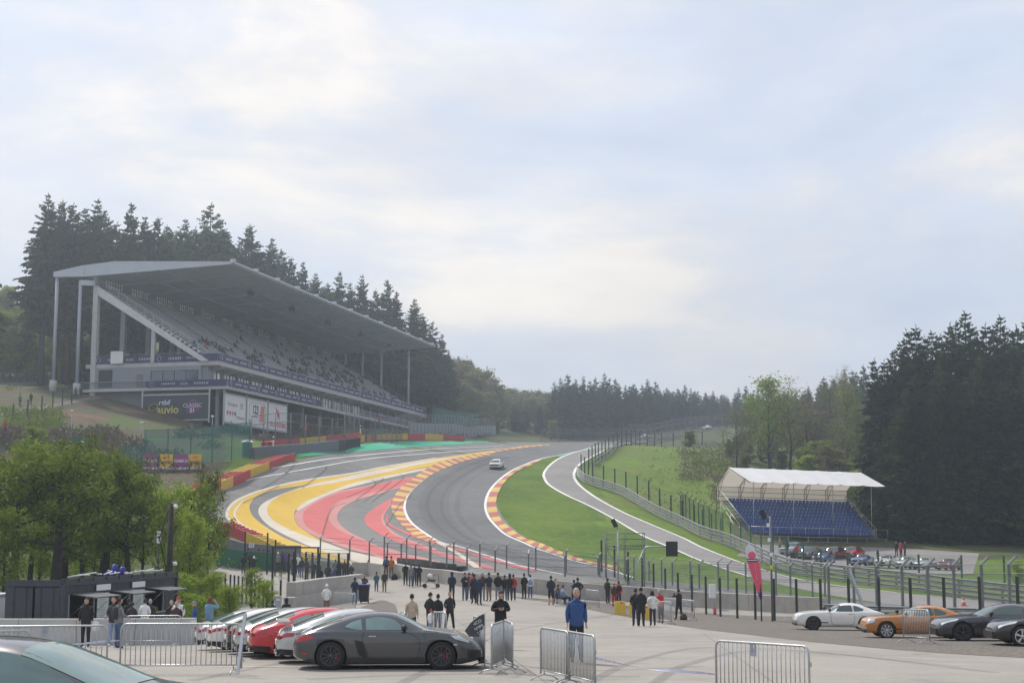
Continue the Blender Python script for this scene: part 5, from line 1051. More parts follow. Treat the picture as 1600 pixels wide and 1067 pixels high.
def xg(car, t, body):
    b = MB(); car.side_patch(b, fl(LG, [(1.42, .70), (1.62, .66)]), fl(LG, [(1.52, .36), (1.74, .28)]), M_('trim_black'), off=.004); b.build('side_intake', None, t)
    b = MB(); car.side_patch(b, fl(LG, [(3.70, .60), (3.78, .60)]), fl(LG, [(3.70, .575), (3.78, .575)]), M_('lamp_clear')); b.build('side_lamp', None, t)
    b = MB(); car.side_patch(b, fl(LG, [(.20, .42), (.33, .41)]), fl(LG, [(.22, .375), (.34, .37)]), M_('lamp_red')); b.build('side_reflector', None, t)
    b = MB(); car.side_patch(b, fl(LG, [(4.02, .48), (4.34, .45)]), fl(LG, [(4.05, .27), (4.34, .26)]), M_('trim_black')); b.box((.03, 0, .17), (.12, 1.3, .05), M_('trim_black')); b.build('front_intake', None, t)
    b = MB(); b.box((LG - .16, 0, .815), (.22, 1.2, .025), M_('trim_black')); b.build('spoiler', None, t)
    b = MB(); b.box((LG - .0, 0, .55), (.02, .5, .12), M_('plate_white')); b.build('number_plate', None, t)
    b = MB()
    for y in (-.33, .33): b.lathe([(.11, 0), (.13, .10), (.11, .22), (0, .23)], (2.05, y, .90), n=10, m=M_('plate_white'))
    b.box((LG - 2.2, 0, .50), (1.2, 1.2, .6), M_('trim_black')); b.build('seats', None, t)
heads = [(fl(LG, [(3.62, .80), (3.82, .775), (4.05, .67)]), fl(LG, [(3.72, .72), (3.88, .67), (4.07, .62)]))]
tails = [(fl(LG, [(.06, .66), (.2, .80), (.45, .80)]), fl(LG, [(.06, .64), (.2, .66), (.50, .73)]))]
seamsg = [fl(LG, [(1.66, .92), (1.60, .70), (1.72, .42), (1.80, .24)]), fl(LG, [(1.80, .24), (2.3, .22), (2.88, .24)]), fl(LG, [(2.88, .24), (2.92, .55), (2.86, .75), (2.50, .92)]), fl(LG, [(3.05, .70), (3.0, .86)])]
grey = build_car('sports_car', 'dark grey sports coupe with black wheels and red brakes, nearest of the parked row', 'car', cg, M_('paint_grey'), M_('rim_black'), 10, 0, M_('caliper'),
                 [(g1, g1b), (g2, g2b)], (LG - 2.98, LG - 2.42), (LG - 1.1, LG - .42), seamsg, heads, tails, xg, (LG - 2.56, .97), 'car_glass_pale', handle=(LG - 1.83, .78), group='sports cars parked in a row on the left')
gl = 'sports cars parked in a row on the left'
def place_tail(t, car, px_, Y, yaw):
    """put a car so that its tail centre stands in image column px_ at distance Y; yaw = nose away from the camera"""
    g = GP(px_, Y); d = Vector((math.cos(yaw), math.sin(yaw), 0)); n = g + d * car.L; t.location = (n.x, n.y, 0); t.rotation_euler = (0, 0, yaw + math.pi)
    a, b_ = H(n.x, n.y), g.z; t.location.z = a; t.rotation_euler = (0, 0, yaw + math.pi); c = n - d * car.L / 2; t.location.z = (a + b_) / 2 if False else a
    # follow the slope
    t.rotation_mode = 'XYZ'; sl = math.atan2(a - b_, car.L); t.rotation_euler = (0, sl, yaw + math.pi); return t
place_tail(grey, cg, 461, 35.2, R(3))
def xsil(car, t, body):
    xg(car, t, body); b = MB(); b.box((LG - .12, 0, 1.00), (.30, 1.35, .035), M_('paint_silver'))
    for y in (-.45, .45): b.beam((LG - .22, y, .80), (LG - .14, y, 1.0), .05, .03, M_('paint_silver'))
    b.build('raised_spoiler', None, t)
# variant with a rounder tail
LB = 4.45
cb = Car(LB, fl(LB, [(0, .58), (.05, .72), (.15, .82), (.5, .95), (.95, 1.12), (1.4, 1.25), (1.85, 1.30), (2.3, 1.285), (2.65, 1.16), (3.05, .95), (3.4, .89), (3.85, .82), (4.2, .68), (4.45, .45)]),
         fl(LB, [(0, .50), (.12, .72), (.5, .86), (.95, .92), (1.4, .90), (2.0, .885), (2.9, .875), (3.3, .87), (3.8, .80), (4.2, .64), (4.45, .38)]),
         fl(LB, [(0, .66), (.15, .82), (.5, .90), (.9, .92), (1.5, .885), (2.2, .86), (2.9, .865), (3.5, .89), (3.9, .86), (4.2, .74), (4.45, .50)]), (LB - 3.40, LB - .95), .335, low=.15, tumble=.30)
h1 = fl(LB, [(1.02, .985), (1.25, 1.08), (1.55, 1.16)]); h1b = fl(LB, [(1.02, .965), (1.3, .94), (1.58, .93)])
h2 = fl(LB, [(1.63, 1.17), (1.95, 1.20), (2.3, 1.17), (2.55, 1.02)]); h2b = fl(LB, [(1.66, .93), (2.0, .925), (2.3, .92), (2.58, .915)])
tailsb = [(fl(LB, [(.03, .66), (.18, .76), (.42, .77)]), fl(LB, [(.03, .60), (.18, .66), (.38, .68)]))]
def xb(car, t, body):
    b = MB(); car.side_patch(b, fl(LB, [(.04, .38), (.5, .36)]), fl(LB, [(.06, .24), (.5, .22)]), M_('trim_black'), off=.003); b.box((LB - .02, 0, .30), (.05, 1.2, .16), M_('trim_black')); b.build('rear_bumper', None, t)
    
    for y in (-.56, .56): b = MB(); b.box((LB - .03, y, .665), (.06, .42, .085), M_('lamp_red')); b.build('rear_lamp', None, t)
    b = MB(); b.box((LB + .01, 0, .50), (.02, .5, .12), M_('plate_white')); b.build('number_plate', None, t)
    for y in (-.4, .4): b = MB(); b.lathe([(.05, -.06), (.05, .06)], (LB - .02, y, .24), 'x', 12, M_('chrome')); b.build('exhaust', None, t)
silver = build_car('sports_car', 'silver sports coupe with raised tail spoiler right behind the dark grey one', 'car', cb, M_('paint_silver'), M_('rim_silver'), 10, 0, None, [(h1, h1b), (h2, h2b)], (LB - 3.02, LB - 2.42), (LB - 1.15, LB - .4), [], [], tailsb, lambda c, t, b: (xb(c, t, b), xsil_b(c, t)), (LB - 2.62, .97), 'car_glass_pale', group=gl) if False else None
def xsil_b(car, t):
    b = MB(); b.box((LB - .16, 0, 1.02), (.30, 1.35, .035), M_('paint_silver'))
    for y in (-.45, .45): b.beam((LB - .30, y, .84), (LB - .18, y, 1.0), .05, .03, M_('paint_silver'))
    b.build('raised_spoiler', None, t)
red = build_car('sports_car', 'bright red sports coupe with silver wheels in the middle of the parked row', 'car', cb, M_('paint_red'), M_('rim_silver'), 5, 1, None, [(h1, h1b), (h2, h2b)], (LB - 3.02, LB - 2.42), (LB - 1.15, LB - .4), [fl(LB, [(1.62, .93), (1.60, .60), (1.80, .26)]), fl(LB, [(2.85, .26), (2.9, .6), (2.60, .91)])], [], tailsb, xb, (LB - 2.62, .97), 'car_glass_pale', group=gl)
kids0 = lambda r: [o for o in COL.objects if o.parent == r]
silver = dup(red, label='silver sports coupe with raised tail spoiler right behind the dark grey one'); paint_over(silver, {'paint_red': 'paint_silver'}); xsil_b(cb, silver)
place_tail(red, cb, 388, 39.5, R(14)); place_tail(silver, cb, 431, 37.2, R(11))
for lab, px_, Y, yw, c in [('black car with dark window frames just left of the red coupe', 352, 43.0, 16, 'paint_black'), ('white sports coupe, second from the far end of the parked row', 322, 45.8, 17, 'paint_white'), ('silver car at the far left end of the parked row', 306, 48.6, 18, 'paint_silver'), ('pale silver coupe mostly hidden between the black car and the red coupe', 366, 41.0, 15, 'paint_silver')]:
    q = dup(red, label=lab); paint_over(q, {'paint_red': c}); place_tail(q, cb, px_, Y, R(yw))
# --- classic long-bonnet coupe (white and ochre)
LZ = 4.14
top = [(0, .50), (.03, .62), (.12, .70), (.4, .78), (.9, .84), (1.45, .865), (1.62, .90), (1.85, 1.06), (2.12, 1.18), (2.45, 1.215), (2.85, 1.18), (3.25, 1.06), (3.65, .90), (3.95, .79), (4.10, .76), (4.14, .56)]
cz = Car(LZ, top, [(0, .46), (.12, .66), (.5, .77), (1.0, .815), (1.5, .82), (2.4, .82), (3.1, .85), (3.6, .84), (3.95, .76), (4.14, .52)], [(0, .52), (.2, .70), (.6, .79), (1.2, .815), (2.2, .815), (3.0, .82), (3.6, .79), (4.0, .70), (4.14, .60)], (.78, 3.08), .315, low=.17, tumble=.26)
z1 = [(1.85, .97), (2.02, 1.10), (2.45, 1.13), (2.50, 1.12)]; z1b = [(1.80, .87), (2.0, .86), (2.3, .86), (2.52, .86)]
z2 = [(2.58, 1.12), (2.75, 1.09), (3.02, .98)]; z2b = [(2.58, .87), (2.75, .87), (2.98, .90)]
def xz(car, t, body):
    b = MB(); b.box((.02, 0, .40), (.10, 1.25, .10), M_('chrome')); b.build('front_bumper', None, t); b = MB(); b.box((LZ - .01, 0, .42), (.10, 1.3, .09), M_('chrome')); b.build('rear_bumper', None, t)
    b = MB(); b.box((.10, 0, .29), (.20, 1.0, .14), M_('trim_black')); b.build('front_spoiler', None, t)
    b = MB(); b.box((LZ - .07, 0, .80), (.22, 1.1, .035), M_('trim_black')); b.build('tail_spoiler', None, t)
    b = MB(); car.side_patch(b, [(1.08, .395), (1.42, .395)], [(1.08, .35), (1.42, .35)], M_('trim_black')); b.build('side_badge', None, t)
sz = [[(1.55, .80), (1.56, .5), (1.62, .28)], [(2.58, .84), (2.60, .5), (2.50, .28)], [(1.62, .27), (2.05, .26), (2.50, .27)], [(2.54, .88), (2.54, 1.10)]]
hz = [([(.10, .68), (.22, .72), (.36, .745)], [(.08, .56), (.2, .58), (.36, .64)])]
white = build_car('classic_coupe', 'white classic fastback coupe with black wheels on the gravel', 'car', cz, M_('paint_white'), M_('rim_black'), 5, 1, None, [(z1, z1b), (z2, z2b)], (1.60, 2.02), (3.05, 3.7), sz, hz, [([(4.0, .70), (4.1, .68)], [(4.0, .60), (4.1, .58)])], xz, (1.5, .93), 'car_glass', handle=(2.42, .76), group='sports cars parked on the gravel at the right')
ochre = dup(white, label='ochre orange classic fastback coupe with silver mesh wheels'); paint_over(ochre, {'paint_white': 'paint_ochre'})
tyz, riz, _ = wheel_meshes(.315, .21, 8, M_('rim_silver'), 1)
for o in list(COL.objects):
    if o.name.startswith('rim') and o.parent and o.parent.parent == ochre: o.data = riz
def place_nose(t, px_, Y, yaw, dz=0):
    """nose in image column px_ at distance Y, body running to the right; yaw turns the tail away"""
    g = GP(px_, Y); t.location = g + Vector((0, 0, dz)); L = 4.1; e = g + Vector((math.cos(yaw), math.sin(yaw), 0)) * L; sl = math.atan2(g.z - H(e.x, e.y), L); t.rotation_euler = (0, sl, yaw)
place_nose(white, 1240, 67.5, R(-3)); place_nose(ochre, 1347, 56.5, R(-3))
mo = [(0, .46), (.04, .58), (.2, .70), (.6, .80), (1.1, .87), (1.5, .895), (1.85, 1.06), (2.2, 1.22), (2.6, 1.285), (3.0, 1.27), (3.4, 1.17), (3.8, 1.02), (4.1, .93), (4.22, .88), (4.25, .62)]
cm_ = Car(4.25, mo, [(0, .42), (.2, .64), (.6, .77), (1.1, .84), (1.6, .865), (2.4, .88), (3.2, .92), (3.8, .90), (4.1, .84), (4.25, .56)], [(0, .55), (.2, .78), (.6, .90), (1.0, .915), (1.8, .885), (2.6, .89), (3.3, .93), (3.8, .90), (4.1, .78), (4.25, .66)], (.84, 3.39), .335, low=.15, tumble=.30)
m1 = [(2.0, 1.06), (2.2, 1.14), (2.6, 1.19), (2.95, 1.16)]; m1b = [(1.95, .93), (2.2, .925), (2.6, .93), (2.92, .95)]; m2 = [(3.02, 1.15), (3.2, 1.11), (3.42, 1.04)]; m2b = [(3.0, .96), (3.15, .98), (3.36, 1.0)]
def xm(car, t, body):
    b = MB(); b.box((.06, 0, .34), (.16, 1.15, .22), M_('trim_black')); b.build('front_grille', None, t); b = MB(); car.side_patch(b, [(1.20, .62), (1.26, .62)], [(1.20, .58), (1.26, .58)], M_('chrome')); b.build('side_badge', None, t)
mod = build_car('sports_coupe', 'anthracite modern coupe with dark star wheels beside the ochre one', 'car', cm_, M_('paint_anthracite'), M_('rim_black'), 5, 1, None, [(m1, m1b), (m2, m2b)], (1.52, 2.12), (3.1, 3.8), [[(1.55, .86), (1.5, .5), (1.6, .26)], [(2.98, .93), (3.0, .6), (2.85, .28)], [(1.6, .25), (2.2, .24), (2.85, .26)]], [([(.16, .66), (.4, .77), (.72, .80)], [(.14, .56), (.32, .66), (.62, .73)])], [], xm, (1.84, .98), 'car_glass', handle=(2.78, .80), group='sports cars parked on the gravel at the right')
mod2 = dup(mod, label='black modern coupe with shiny silver star wheels cut by the right edge'); paint_over(mod2, {'paint_anthracite': 'paint_black', 'rim_black': 'rim_silver'})
place_nose(mod, 1457, 52.5, R(-2)); place_nose(mod2, 1545, 48.5, R(-4))
# --- near hatchback cut by the lower left corner
ht = [(0, .50), (.08, .68), (.35, .82), (.8, .94), (1.15, 1.01), (1.7, 1.24), (2.2, 1.42), (2.8, 1.47), (3.5, 1.44), (4.0, 1.30), (4.2, 1.0), (4.25, .6)]
ch = Car(4.25, ht, [(0, .45), (.2, .70), (.6, .86), (1.1, .95), (2.0, .96), (3.2, 1.0), (4.0, .98), (4.25, .6)], [(0, .60), (.2, .78), (.6, .87), (1.2, .89), (3.2, .89), (4.0, .84), (4.25, .74)], (.82, 3.40), .33, low=.17, tumble=.22)
hb = build_car('hatchback', 'dark purple hatchback cut by the lower left corner, only windscreen and roof showing', 'car', ch, M_('paint_plum'), M_('rim_silver'), 5, 0, None, [([(1.55, 1.10), (1.9, 1.27), (2.25, 1.36), (2.45, 1.37)], [(1.50, 1.0), (1.8, .99), (2.1, .99), (2.42, 1.0)]), ([(2.52, 1.37), (2.9, 1.37), (3.4, 1.32)], [(2.5, 1.0), (2.9, 1.01), (3.4, 1.04)])], (1.18, 2.15), (3.85, 4.15), [], [([(.12, .74), (.4, .82), (.66, .86)], [(.1, .62), (.35, .68), (.6, .74)])], [], None, (1.68, 1.04), 'car_glass_pale')
g = GP(385, 14.6); hb.location = (g.x, 14.9, CZ - 2.52); hb.rotation_euler = (0, 0, math.pi + R(-5))
# --- small old saloon and roadsters for the middle distance
st_ = [(0, .52), (.05, .72), (.3, .80), (1.1, .88), (1.3, .92), (1.75, 1.32), (2.2, 1.40), (2.9, 1.38), (3.45, 1.18), (3.85, .97), (4.2, .93), (4.3, .86), (4.33, .55)]
cs = Car(4.33, st_, [(0, .48), (.1, .70), (.6, .82), (1.3, .88), (3.5, .90), (4.1, .86), (4.33, .5)], [(0, .72), (.2, .80), (1, .83), (3.4, .83), (4.1, .80), (4.33, .74)], (.80, 3.32), .31, low=.2, tumble=.2)
def xs_(car, t, body):
    for x, mm in ((-.02, 'chrome'), (4.35, 'chrome')): b = MB(); b.box((x, 0, .45), (.08, 1.5, .12), M_(mm)); b.build('bumper', None, t)
    b = MB(); b.box((4.345, 0, .68), (.02, .9, .16), M_('trim_black')); b.box((4.36, 0, .56), (.02, .5, .11), M_('plate_white')); b.build('tail_panel', None, t)
    for y in (-.6, .6): b = MB(); b.box((4.35, y, .70), (.03, .3, .13), M_('lamp_red')); b.build('taillight', None, t)
    for y in (-.58, .58): b = MB(); b.lathe([(0, .0), (.10, .0), (.11, .05)], (-.03, y, .66), 'x', 12, M_('lamp_clear')); b.build('headlight', None, t)
    b = MB(); b.box((-.015, 0, .64), (.03, .9, .12), M_('trim_black')); b.build('grille', None, t)
sal = build_car('race_saloon', 'small white vintage racing saloon driving up the track', 'car', cs, M_('paint_white'), M_('rim_black'), 5, 0, None, [([(1.6, 1.12), (1.8, 1.28), (2.4, 1.30)], [(1.55, .95), (1.9, .95), (2.4, .95)]), ([(2.48, 1.30), (2.9, 1.28), (3.3, 1.12)], [(2.48, .95), (2.9, .95), (3.3, .96)])], (1.32, 1.82), (3.15, 3.75), [], [], [], xs_, (1.7, .98), 'car_glass')
g = G(776, 732.5); g2 = G(803, 716); d = Vector((g2.x - g.x, g2.y - g.y, 0)).normalized(); f_ = g + d * 2.2; r_ = g - d * 2.2; sal.location = (f_.x, f_.y, H(f_.x, f_.y) + .02); yw = math.atan2(-d.y, -d.x); sal.rotation_euler = (0, math.atan2(H(f_.x, f_.y) - H(r_.x, r_.y), 4.4), yw)
rt = [(0, .42), (.06, .60), (.4, .74), (1.2, .83), (1.5, .86), (1.72, 1.08), (1.85, 1.10), (2.2, 1.10), (2.6, 1.02), (2.9, .88), (3.4, .82), (3.8, .66), (3.9, .45)]
cr_ = Car(3.9, rt, [(0, .40), (.2, .62), (.6, .76), (1.4, .78), (2.0, .72), (2.8, .78), (3.4, .76), (3.9, .42)], [(0, .5), (.3, .72), (.8, .78), (2, .74), (3, .78), (3.6, .66), (3.9, .45)], (.75, 3.05), .32, low=.18, tumble=.3)
def xr(car, t, body):
    for y in (-.5, .5): b = MB(); b.lathe([(0, -.06), (.11, -.05), (.12, .05)], (.06, y, .62), 'x', 12, M_('lamp_clear')); b.build('headlight', None, t)
    b = MB(); b.box((.0, 0, .48), (.06, .8, .16), M_('trim_black')); b.build('grille', None, t); b = MB(); b.box((-.05, 0, .34), (.07, 1.3, .07), M_('chrome')); b.build('bumper', None, t)
road = build_car('classic_sports_car', 'cream white open classic sports car in the paddock below the covered stand', 'car', cr_, M_('paint_cream'), M_('rim_silver'), 6, 0, None, [([(1.75, .98), (2.3, 1.0), (2.6, .95)], [(1.7, .86), (2.2, .84), (2.6, .84)])], (1.52, 1.76), (2.62, 2.88), [], [], [], xr, None, 'car_glass')
gp = 'old cars in the paddock below the covered stand'
road['group'] = gp
far_cars = [(1285, 858, 173, 'paint_cream', 1, 'cream white open classic sports car in the paddock below the covered stand'), ]
spots = [('s', 1236, 866, 163, 'paint_paleblue', 'pale old saloon at the left end of the paddock, partly behind the red-jacketed man'), ('s', 1264, 868, 161, 'paint_black', 'black and red old car with white front lamps left of the feather of people'), ('s', 1303, 862, 166, 'paint_maroon', 'maroon old saloon with white bonnet trim under the stand front'), ('r', 1288, 877, 152, 'paint_blue', 'dark blue roadster in front of the maroon saloon'), ('s', 1332, 862, 168, 'paint_red', 'red small hardtop car under the middle of the stand front'),
         ('r', 1349, 873, 158, 'paint_cream', 'cream open classic sports car, largest pale car of the back row'), ('r', 1388, 872, 160, 'paint_white', 'white classic roadster at the right end of the back row'), ('r', 1349, 889, 146, 'paint_blue', 'dark roadster with pale windscreen in the front row, leftmost'), ('r', 1386, 889, 146, 'paint_white', 'white roadster in the front row'), ('r', 1418, 890, 145.5, 'paint_silver', 'silver grey roadster in the middle of the front row'), ('r', 1445, 891, 145, 'paint_silver', 'silver roadster second from the right of the front row'), ('r', 1484, 892, 144.5, 'paint_maroon', 'dark maroon roadster at the right end of the front row')]
road_used = False
for kd, a, yb, Y, c, lab in spots:
    if kd == 'r' and not road_used: q = road; road_used = True; q['label'] = lab
    else: q = dup(road if kd == 'r' else sal, label=lab)
    q['group'] = gp; paint_over(q, {'paint_cream': c, 'paint_white': c}); g = GP(a - 10, Y); q.location = (g.x, g.y, g.z + .02); q.rotation_euler = (0, 0, R(58) + rng.uniform(-.1, .1))
    if q is not road and kd == 's': q.name = 'classic_saloon'
if 'group' in sal: del sal['group']
for a, Y, lab in ((1002, 425, 'tiny silver car on the crest of the straight behind the fence'), (1100, 470, 'tiny white car on the far straight behind the fence posts')):
    q = dup(sal, label=lab); g = GP(a, Y); q.location = g + Vector((0, 0, .3)); q.rotation_euler = (0, 0, R(-70)); q.name = 'distant_car'
# ------------------------------------------------------------------ people
mat('skin', (.50, .30, .22), .6, .08, 8.0)
CL = {'black': (.013, .013, .015), 'navy': (.018, .025, .055), 'charcoal': (.035, .036, .040), 'blue': (.030, .075, .21), 'lightblue': (.17, .29, .42), 'beige': (.42, .35, .27), 'red': (.42, .025, .03), 'white': (.72, .72, .72), 'grey': (.20, .20, .21), 'brown': (.07, .035, .025), 'orange': (.42, .15, .03), 'teal': (.06, .14, .16), 'khaki': (.17, .13, .085), 'jeans': (.07, .11, .19), 'paleblue': (.25, .33, .48), 'olive': (.045, .05, .03), 'purple': (.09, .05, .22), 'tan': (.30, .20, .11)}
for k, c in CL.items(): mat('cloth_' + k, c, .85, .22, 5.0, bump=.15)
for k, c in {'dark': (.015, .012, .010), 'grey': (.32, .31, .30), 'blond': (.33, .20, .09), 'ginger': (.14, .05, .02)}.items(): mat('hair_' + k, c, .7, .2, 20.0)
mat('shoe', (.02, .02, .02), .6, .1); mat('shoe_white', (.6, .6, .6), .6, .1); mat('eye', (.02, .015, .012), .2, .05); mat('lip', (.33, .13, .11), .6, .05)
ARM = {'down': ((.215, .02, 1.17), (.225, -.05, .93)), 'pockets': ((.24, .06, 1.18), (.19, -.07, 1.00)), 'camera': ((.27, -.22, 1.30), (.075, -.27, 1.55)), 'phone': ((.26, -.02, 1.17), (.055, -.27, 1.23)), 'crossed': ((.26, -.07, 1.17), (-.05, -.20, 1.22)),
       'hips': ((.33, .05, 1.20), (.19, -.04, 1.06)), 'behind': ((.27, .09, 1.17), (.06, .17, 1.00)), 'lean': ((.24, -.24, 1.20), (.12, -.42, 1.08)), 'lap': ((.23, -.06, 1.17), (.12, -.30, 1.06)), 'hold': ((.24, .0, 1.17), (.18, -.22, 1.08))}
def head_mesh(b, c, tilt=0.0):
    rows = []
    for i in range(11):
        th = math.pi * i / 10; row = []
        for j in range(16):
            ph = 2 * math.pi * j / 16; x = .086 * math.sin(th) * math.sin(ph); y = -.098 * math.sin(th) * math.cos(ph); z = .118 * math.cos(th)
            if z < 0: f = 1 - .30 * (-z / .118) ** 1.5; x *= f; y = y * (1 - .12 * (-z / .118)) - .012 * (-z / .118)
            if j in (0, 1, 15) and 4 <= i <= 6: y -= (.022 if i == 6 else .014 if i == 5 else .004) if j == 0 else .002
            if j in (1, 15) and i == 5: y += .008
            row.append(Vector((x, y, z)))
        rows.append(row)
    Rm = Matrix.Rotation(tilt, 3, 'X'); vs = [Vector(c) + Rm @ v for r in rows for v in r]
    fs = [(i * 16 + j, i * 16 + (j + 1) % 16, (i + 1) * 16 + (j + 1) % 16, (i + 1) * 16 + j) for i in range(10) for j in range(16)]
    b.add(vs, [f[::-1] for f in fs], M_('skin'), True)
    def e(p, r, m):
        q = MB(); q.lathe([(0, -r[2]), (r[0] * .8, -r[2] * .6), (r[0], 0), (r[0] * .8, r[2] * .6), (0, r[2])], n=8, m=m); b.add([Vector(c) + Rm @ (Vector(p) + Vector((v[0], v[1] * r[1] / r[0], v[2]))) for v in q.v], q.f, m, True)
    for s in (-1, 1):
        e((s * .030, -.080, .008), (.013, .006, .008), M_('eye')); e((s * .030, -.083, .030), (.019, .005, .004), M_('hair_dark')); e((s * .077, .008, .0), (.010, .020, .030), M_('skin'))
    e((0, -.083, -.062), (.024, .008, .006), M_('lip'))
def hand_mesh(b, w, d, side, curl=.4):
    """palm, four fingers and a thumb from the wrist w along d"""
    w = Vector(w); d = Vector(d).normalized(); s_ = Vector((0, -1, 0)) if abs(d.y) < .7 else Vector((0, 0, 1)); a = d.cross(s_).normalized(); f = a.cross(d).normalized(); m = M_('skin')
    b.beam(w - d * .01, w + d * .085, .030, .075, m, up=f)
    for k, (o, l) in enumerate(((-.030, .066), (-.010, .078), (.010, .072), (.029, .056))):
        p = w + d * .08 + f * o; q = p + d * l * .5 + a * (-side) * .01; r = q + d * l * .42 * (1 - curl) + a * (-side) * l * curl * .6; b.tube([p, q, r], [.0095, .0088, .0065], m, 5)
    p = w + d * .03 - f * .034; b.tube([p, p + d * .032 - f * .022, p + d * .062 - f * .026], [.012, .011, .008], m, 5)
PM = {}
def seg_d(p, a, c):
    ab = c - a; t = max(0, min(1, (p - a).dot(ab) / ab.length_squared)); return (p - a - ab * t).length
def person_mesh(arms='down', arms2=None, legs='stand', fat=1.0, shorts=False, bow=0.0, low=False):
    key = (arms, arms2, legs, fat, shorts, bow, low)
    if key in PM: return PM[key]
    sit = legs == 'sit'; dz = -.47 if sit else 0; V_ = Vector; lean = V_((0, -.10, -.02)) if arms == 'lean' else V_((0, 0, 0))
    pts_ = [V_((0, 0, .95 + dz)), V_((0, -.005, 1.10 + dz)), V_((0, 0, 1.30 + dz)) + lean, V_((0, .01, 1.455 + dz)) + lean, V_((0, -.005, 1.53 + dz)) + lean * 1.3]
    rad = [.150 * fat, .145 * fat, .158 * fat, .105, .064]; ed = [(0, 1), (1, 2), (2, 3), (3, 4)]; cat = ['top', 'top', 'top', 'skin']
    W_ = {}
    for s in (-1, 1):
        k = len(pts_); am = ARM[(arms2 if (s < 0 and arms2) else arms)]; e = V_((am[0][0] * s, am[0][1], am[0][2] + dz)) + lean; w = V_((am[1][0] * s, am[1][1], am[1][2] + dz)) + lean
        pts_ += [V_((.158 * s * (.5 + .5 * fat), .012, 1.385 + dz)) + lean, e, w]; rad += [.064 * fat, .056 * fat, .038]; ed += [(2, k), (k, k + 1), (k + 1, k + 2)]; cat += ['top'] * 3; W_[s] = (w, w - e)
        k = len(pts_)
        if sit: L = [V_((.10 * s, -.02, .44)), V_((.12 * s, -.44, .50)), V_((.12 * s, -.46, .09)), V_((.13 * s, -.62, .045))]
        elif legs == 'walk': L = [V_((.085 * s, 0, .86)), V_((.09 * s, -.12 * s - .02, .49)), V_((.09 * s, -.16 * s + .02, .09)), V_((.10 * s, -.16 * s - .15, .045))]
        elif legs == 'wide': L = [V_((.095 * s, 0, .86)), V_((.15 * s, -.02, .49)), V_((.20 * s, .02, .09)), V_((.23 * s, -.13, .045))]
        else: L = [V_((.088 * s, 0, .86)), V_((.10 * s, -.02, .49)), V_((.105 * s, .02, .09)), V_((.125 * s, -.14, .045))]
        pts_ += L; rad += [.100 * (.4 + .6 * fat), .074, .054, .044]; ed += [(0, k), (k, k + 1), (k + 1, k + 2), (k + 2, k + 3)]; cat += ['leg', 'leg', 'calf', 'shoe']
    me = bpy.data.meshes.new('p'); me.from_pydata([tuple(p) for p in pts_], ed, []); o = bpy.data.objects.new('p', me); COL.objects.link(o)
    sk = o.modifiers.new('s', 'SKIN'); sk.use_smooth_shade = True
    for v, r in zip(me.skin_vertices[0].data, rad): v.radius = (r, r * .86 if r > .12 else r)
    me.skin_vertices[0].data[0].use_root = True
    if not low: o.modifiers.new('u', 'SUBSURF').levels = 1
    dg = bpy.context.evaluated_depsgraph_get(); me2 = bpy.data.meshes.new_from_object(o.evaluated_get(dg)); bpy.data.objects.remove(o)
    mats_ = {'top': M_('cloth_black'), 'leg': M_('cloth_jeans'), 'calf': M_('skin') if shorts else M_('cloth_jeans'), 'shoe': M_('shoe'), 'skin': M_('skin')}; b = MB()
    order = ['cloth_black', 'cloth_jeans', 'shoe', 'skin']
    for q in order: b.mi(MATS[q])
    vs = [v.co.copy() for v in me2.vertices]; grp = {}
    for p in me2.polygons:
        c = p.center; best = min(range(len(ed)), key=lambda i: seg_d(c, pts_[ed[i][0]], pts_[ed[i][1]]) - .5 * (rad[ed[i][0]] + rad[ed[i][1]])); k = cat[best]
        if k == 'top' and c.z < .86 + dz and abs(c.x) < .17: k = 'leg'
        if k == 'leg' and c.z > .86 + dz and not sit: k = 'top'
        grp.setdefault(k, []).append(tuple(p.vertices))
    for k, fs in grp.items():
        o_ = len(b.v)
        if o_ == 0: b.v = [tuple(v) for v in vs]
        for f in fs: b.f.append(f); b.m.append(b.mi(mats_[k])); b.sm.append(True)
    hc = pts_[4] + V_((0, -.02 - math.sin(bow) * .05, .108)); head_mesh(b, hc, bow)
    for s in (-1, 1): hand_mesh(b, W_[s][0], W_[s][1], s)
    out = b.mesh('person'); PM[key] = (out, hc, dz, lean); bpy.data.meshes.remove(me2); return PM[key]
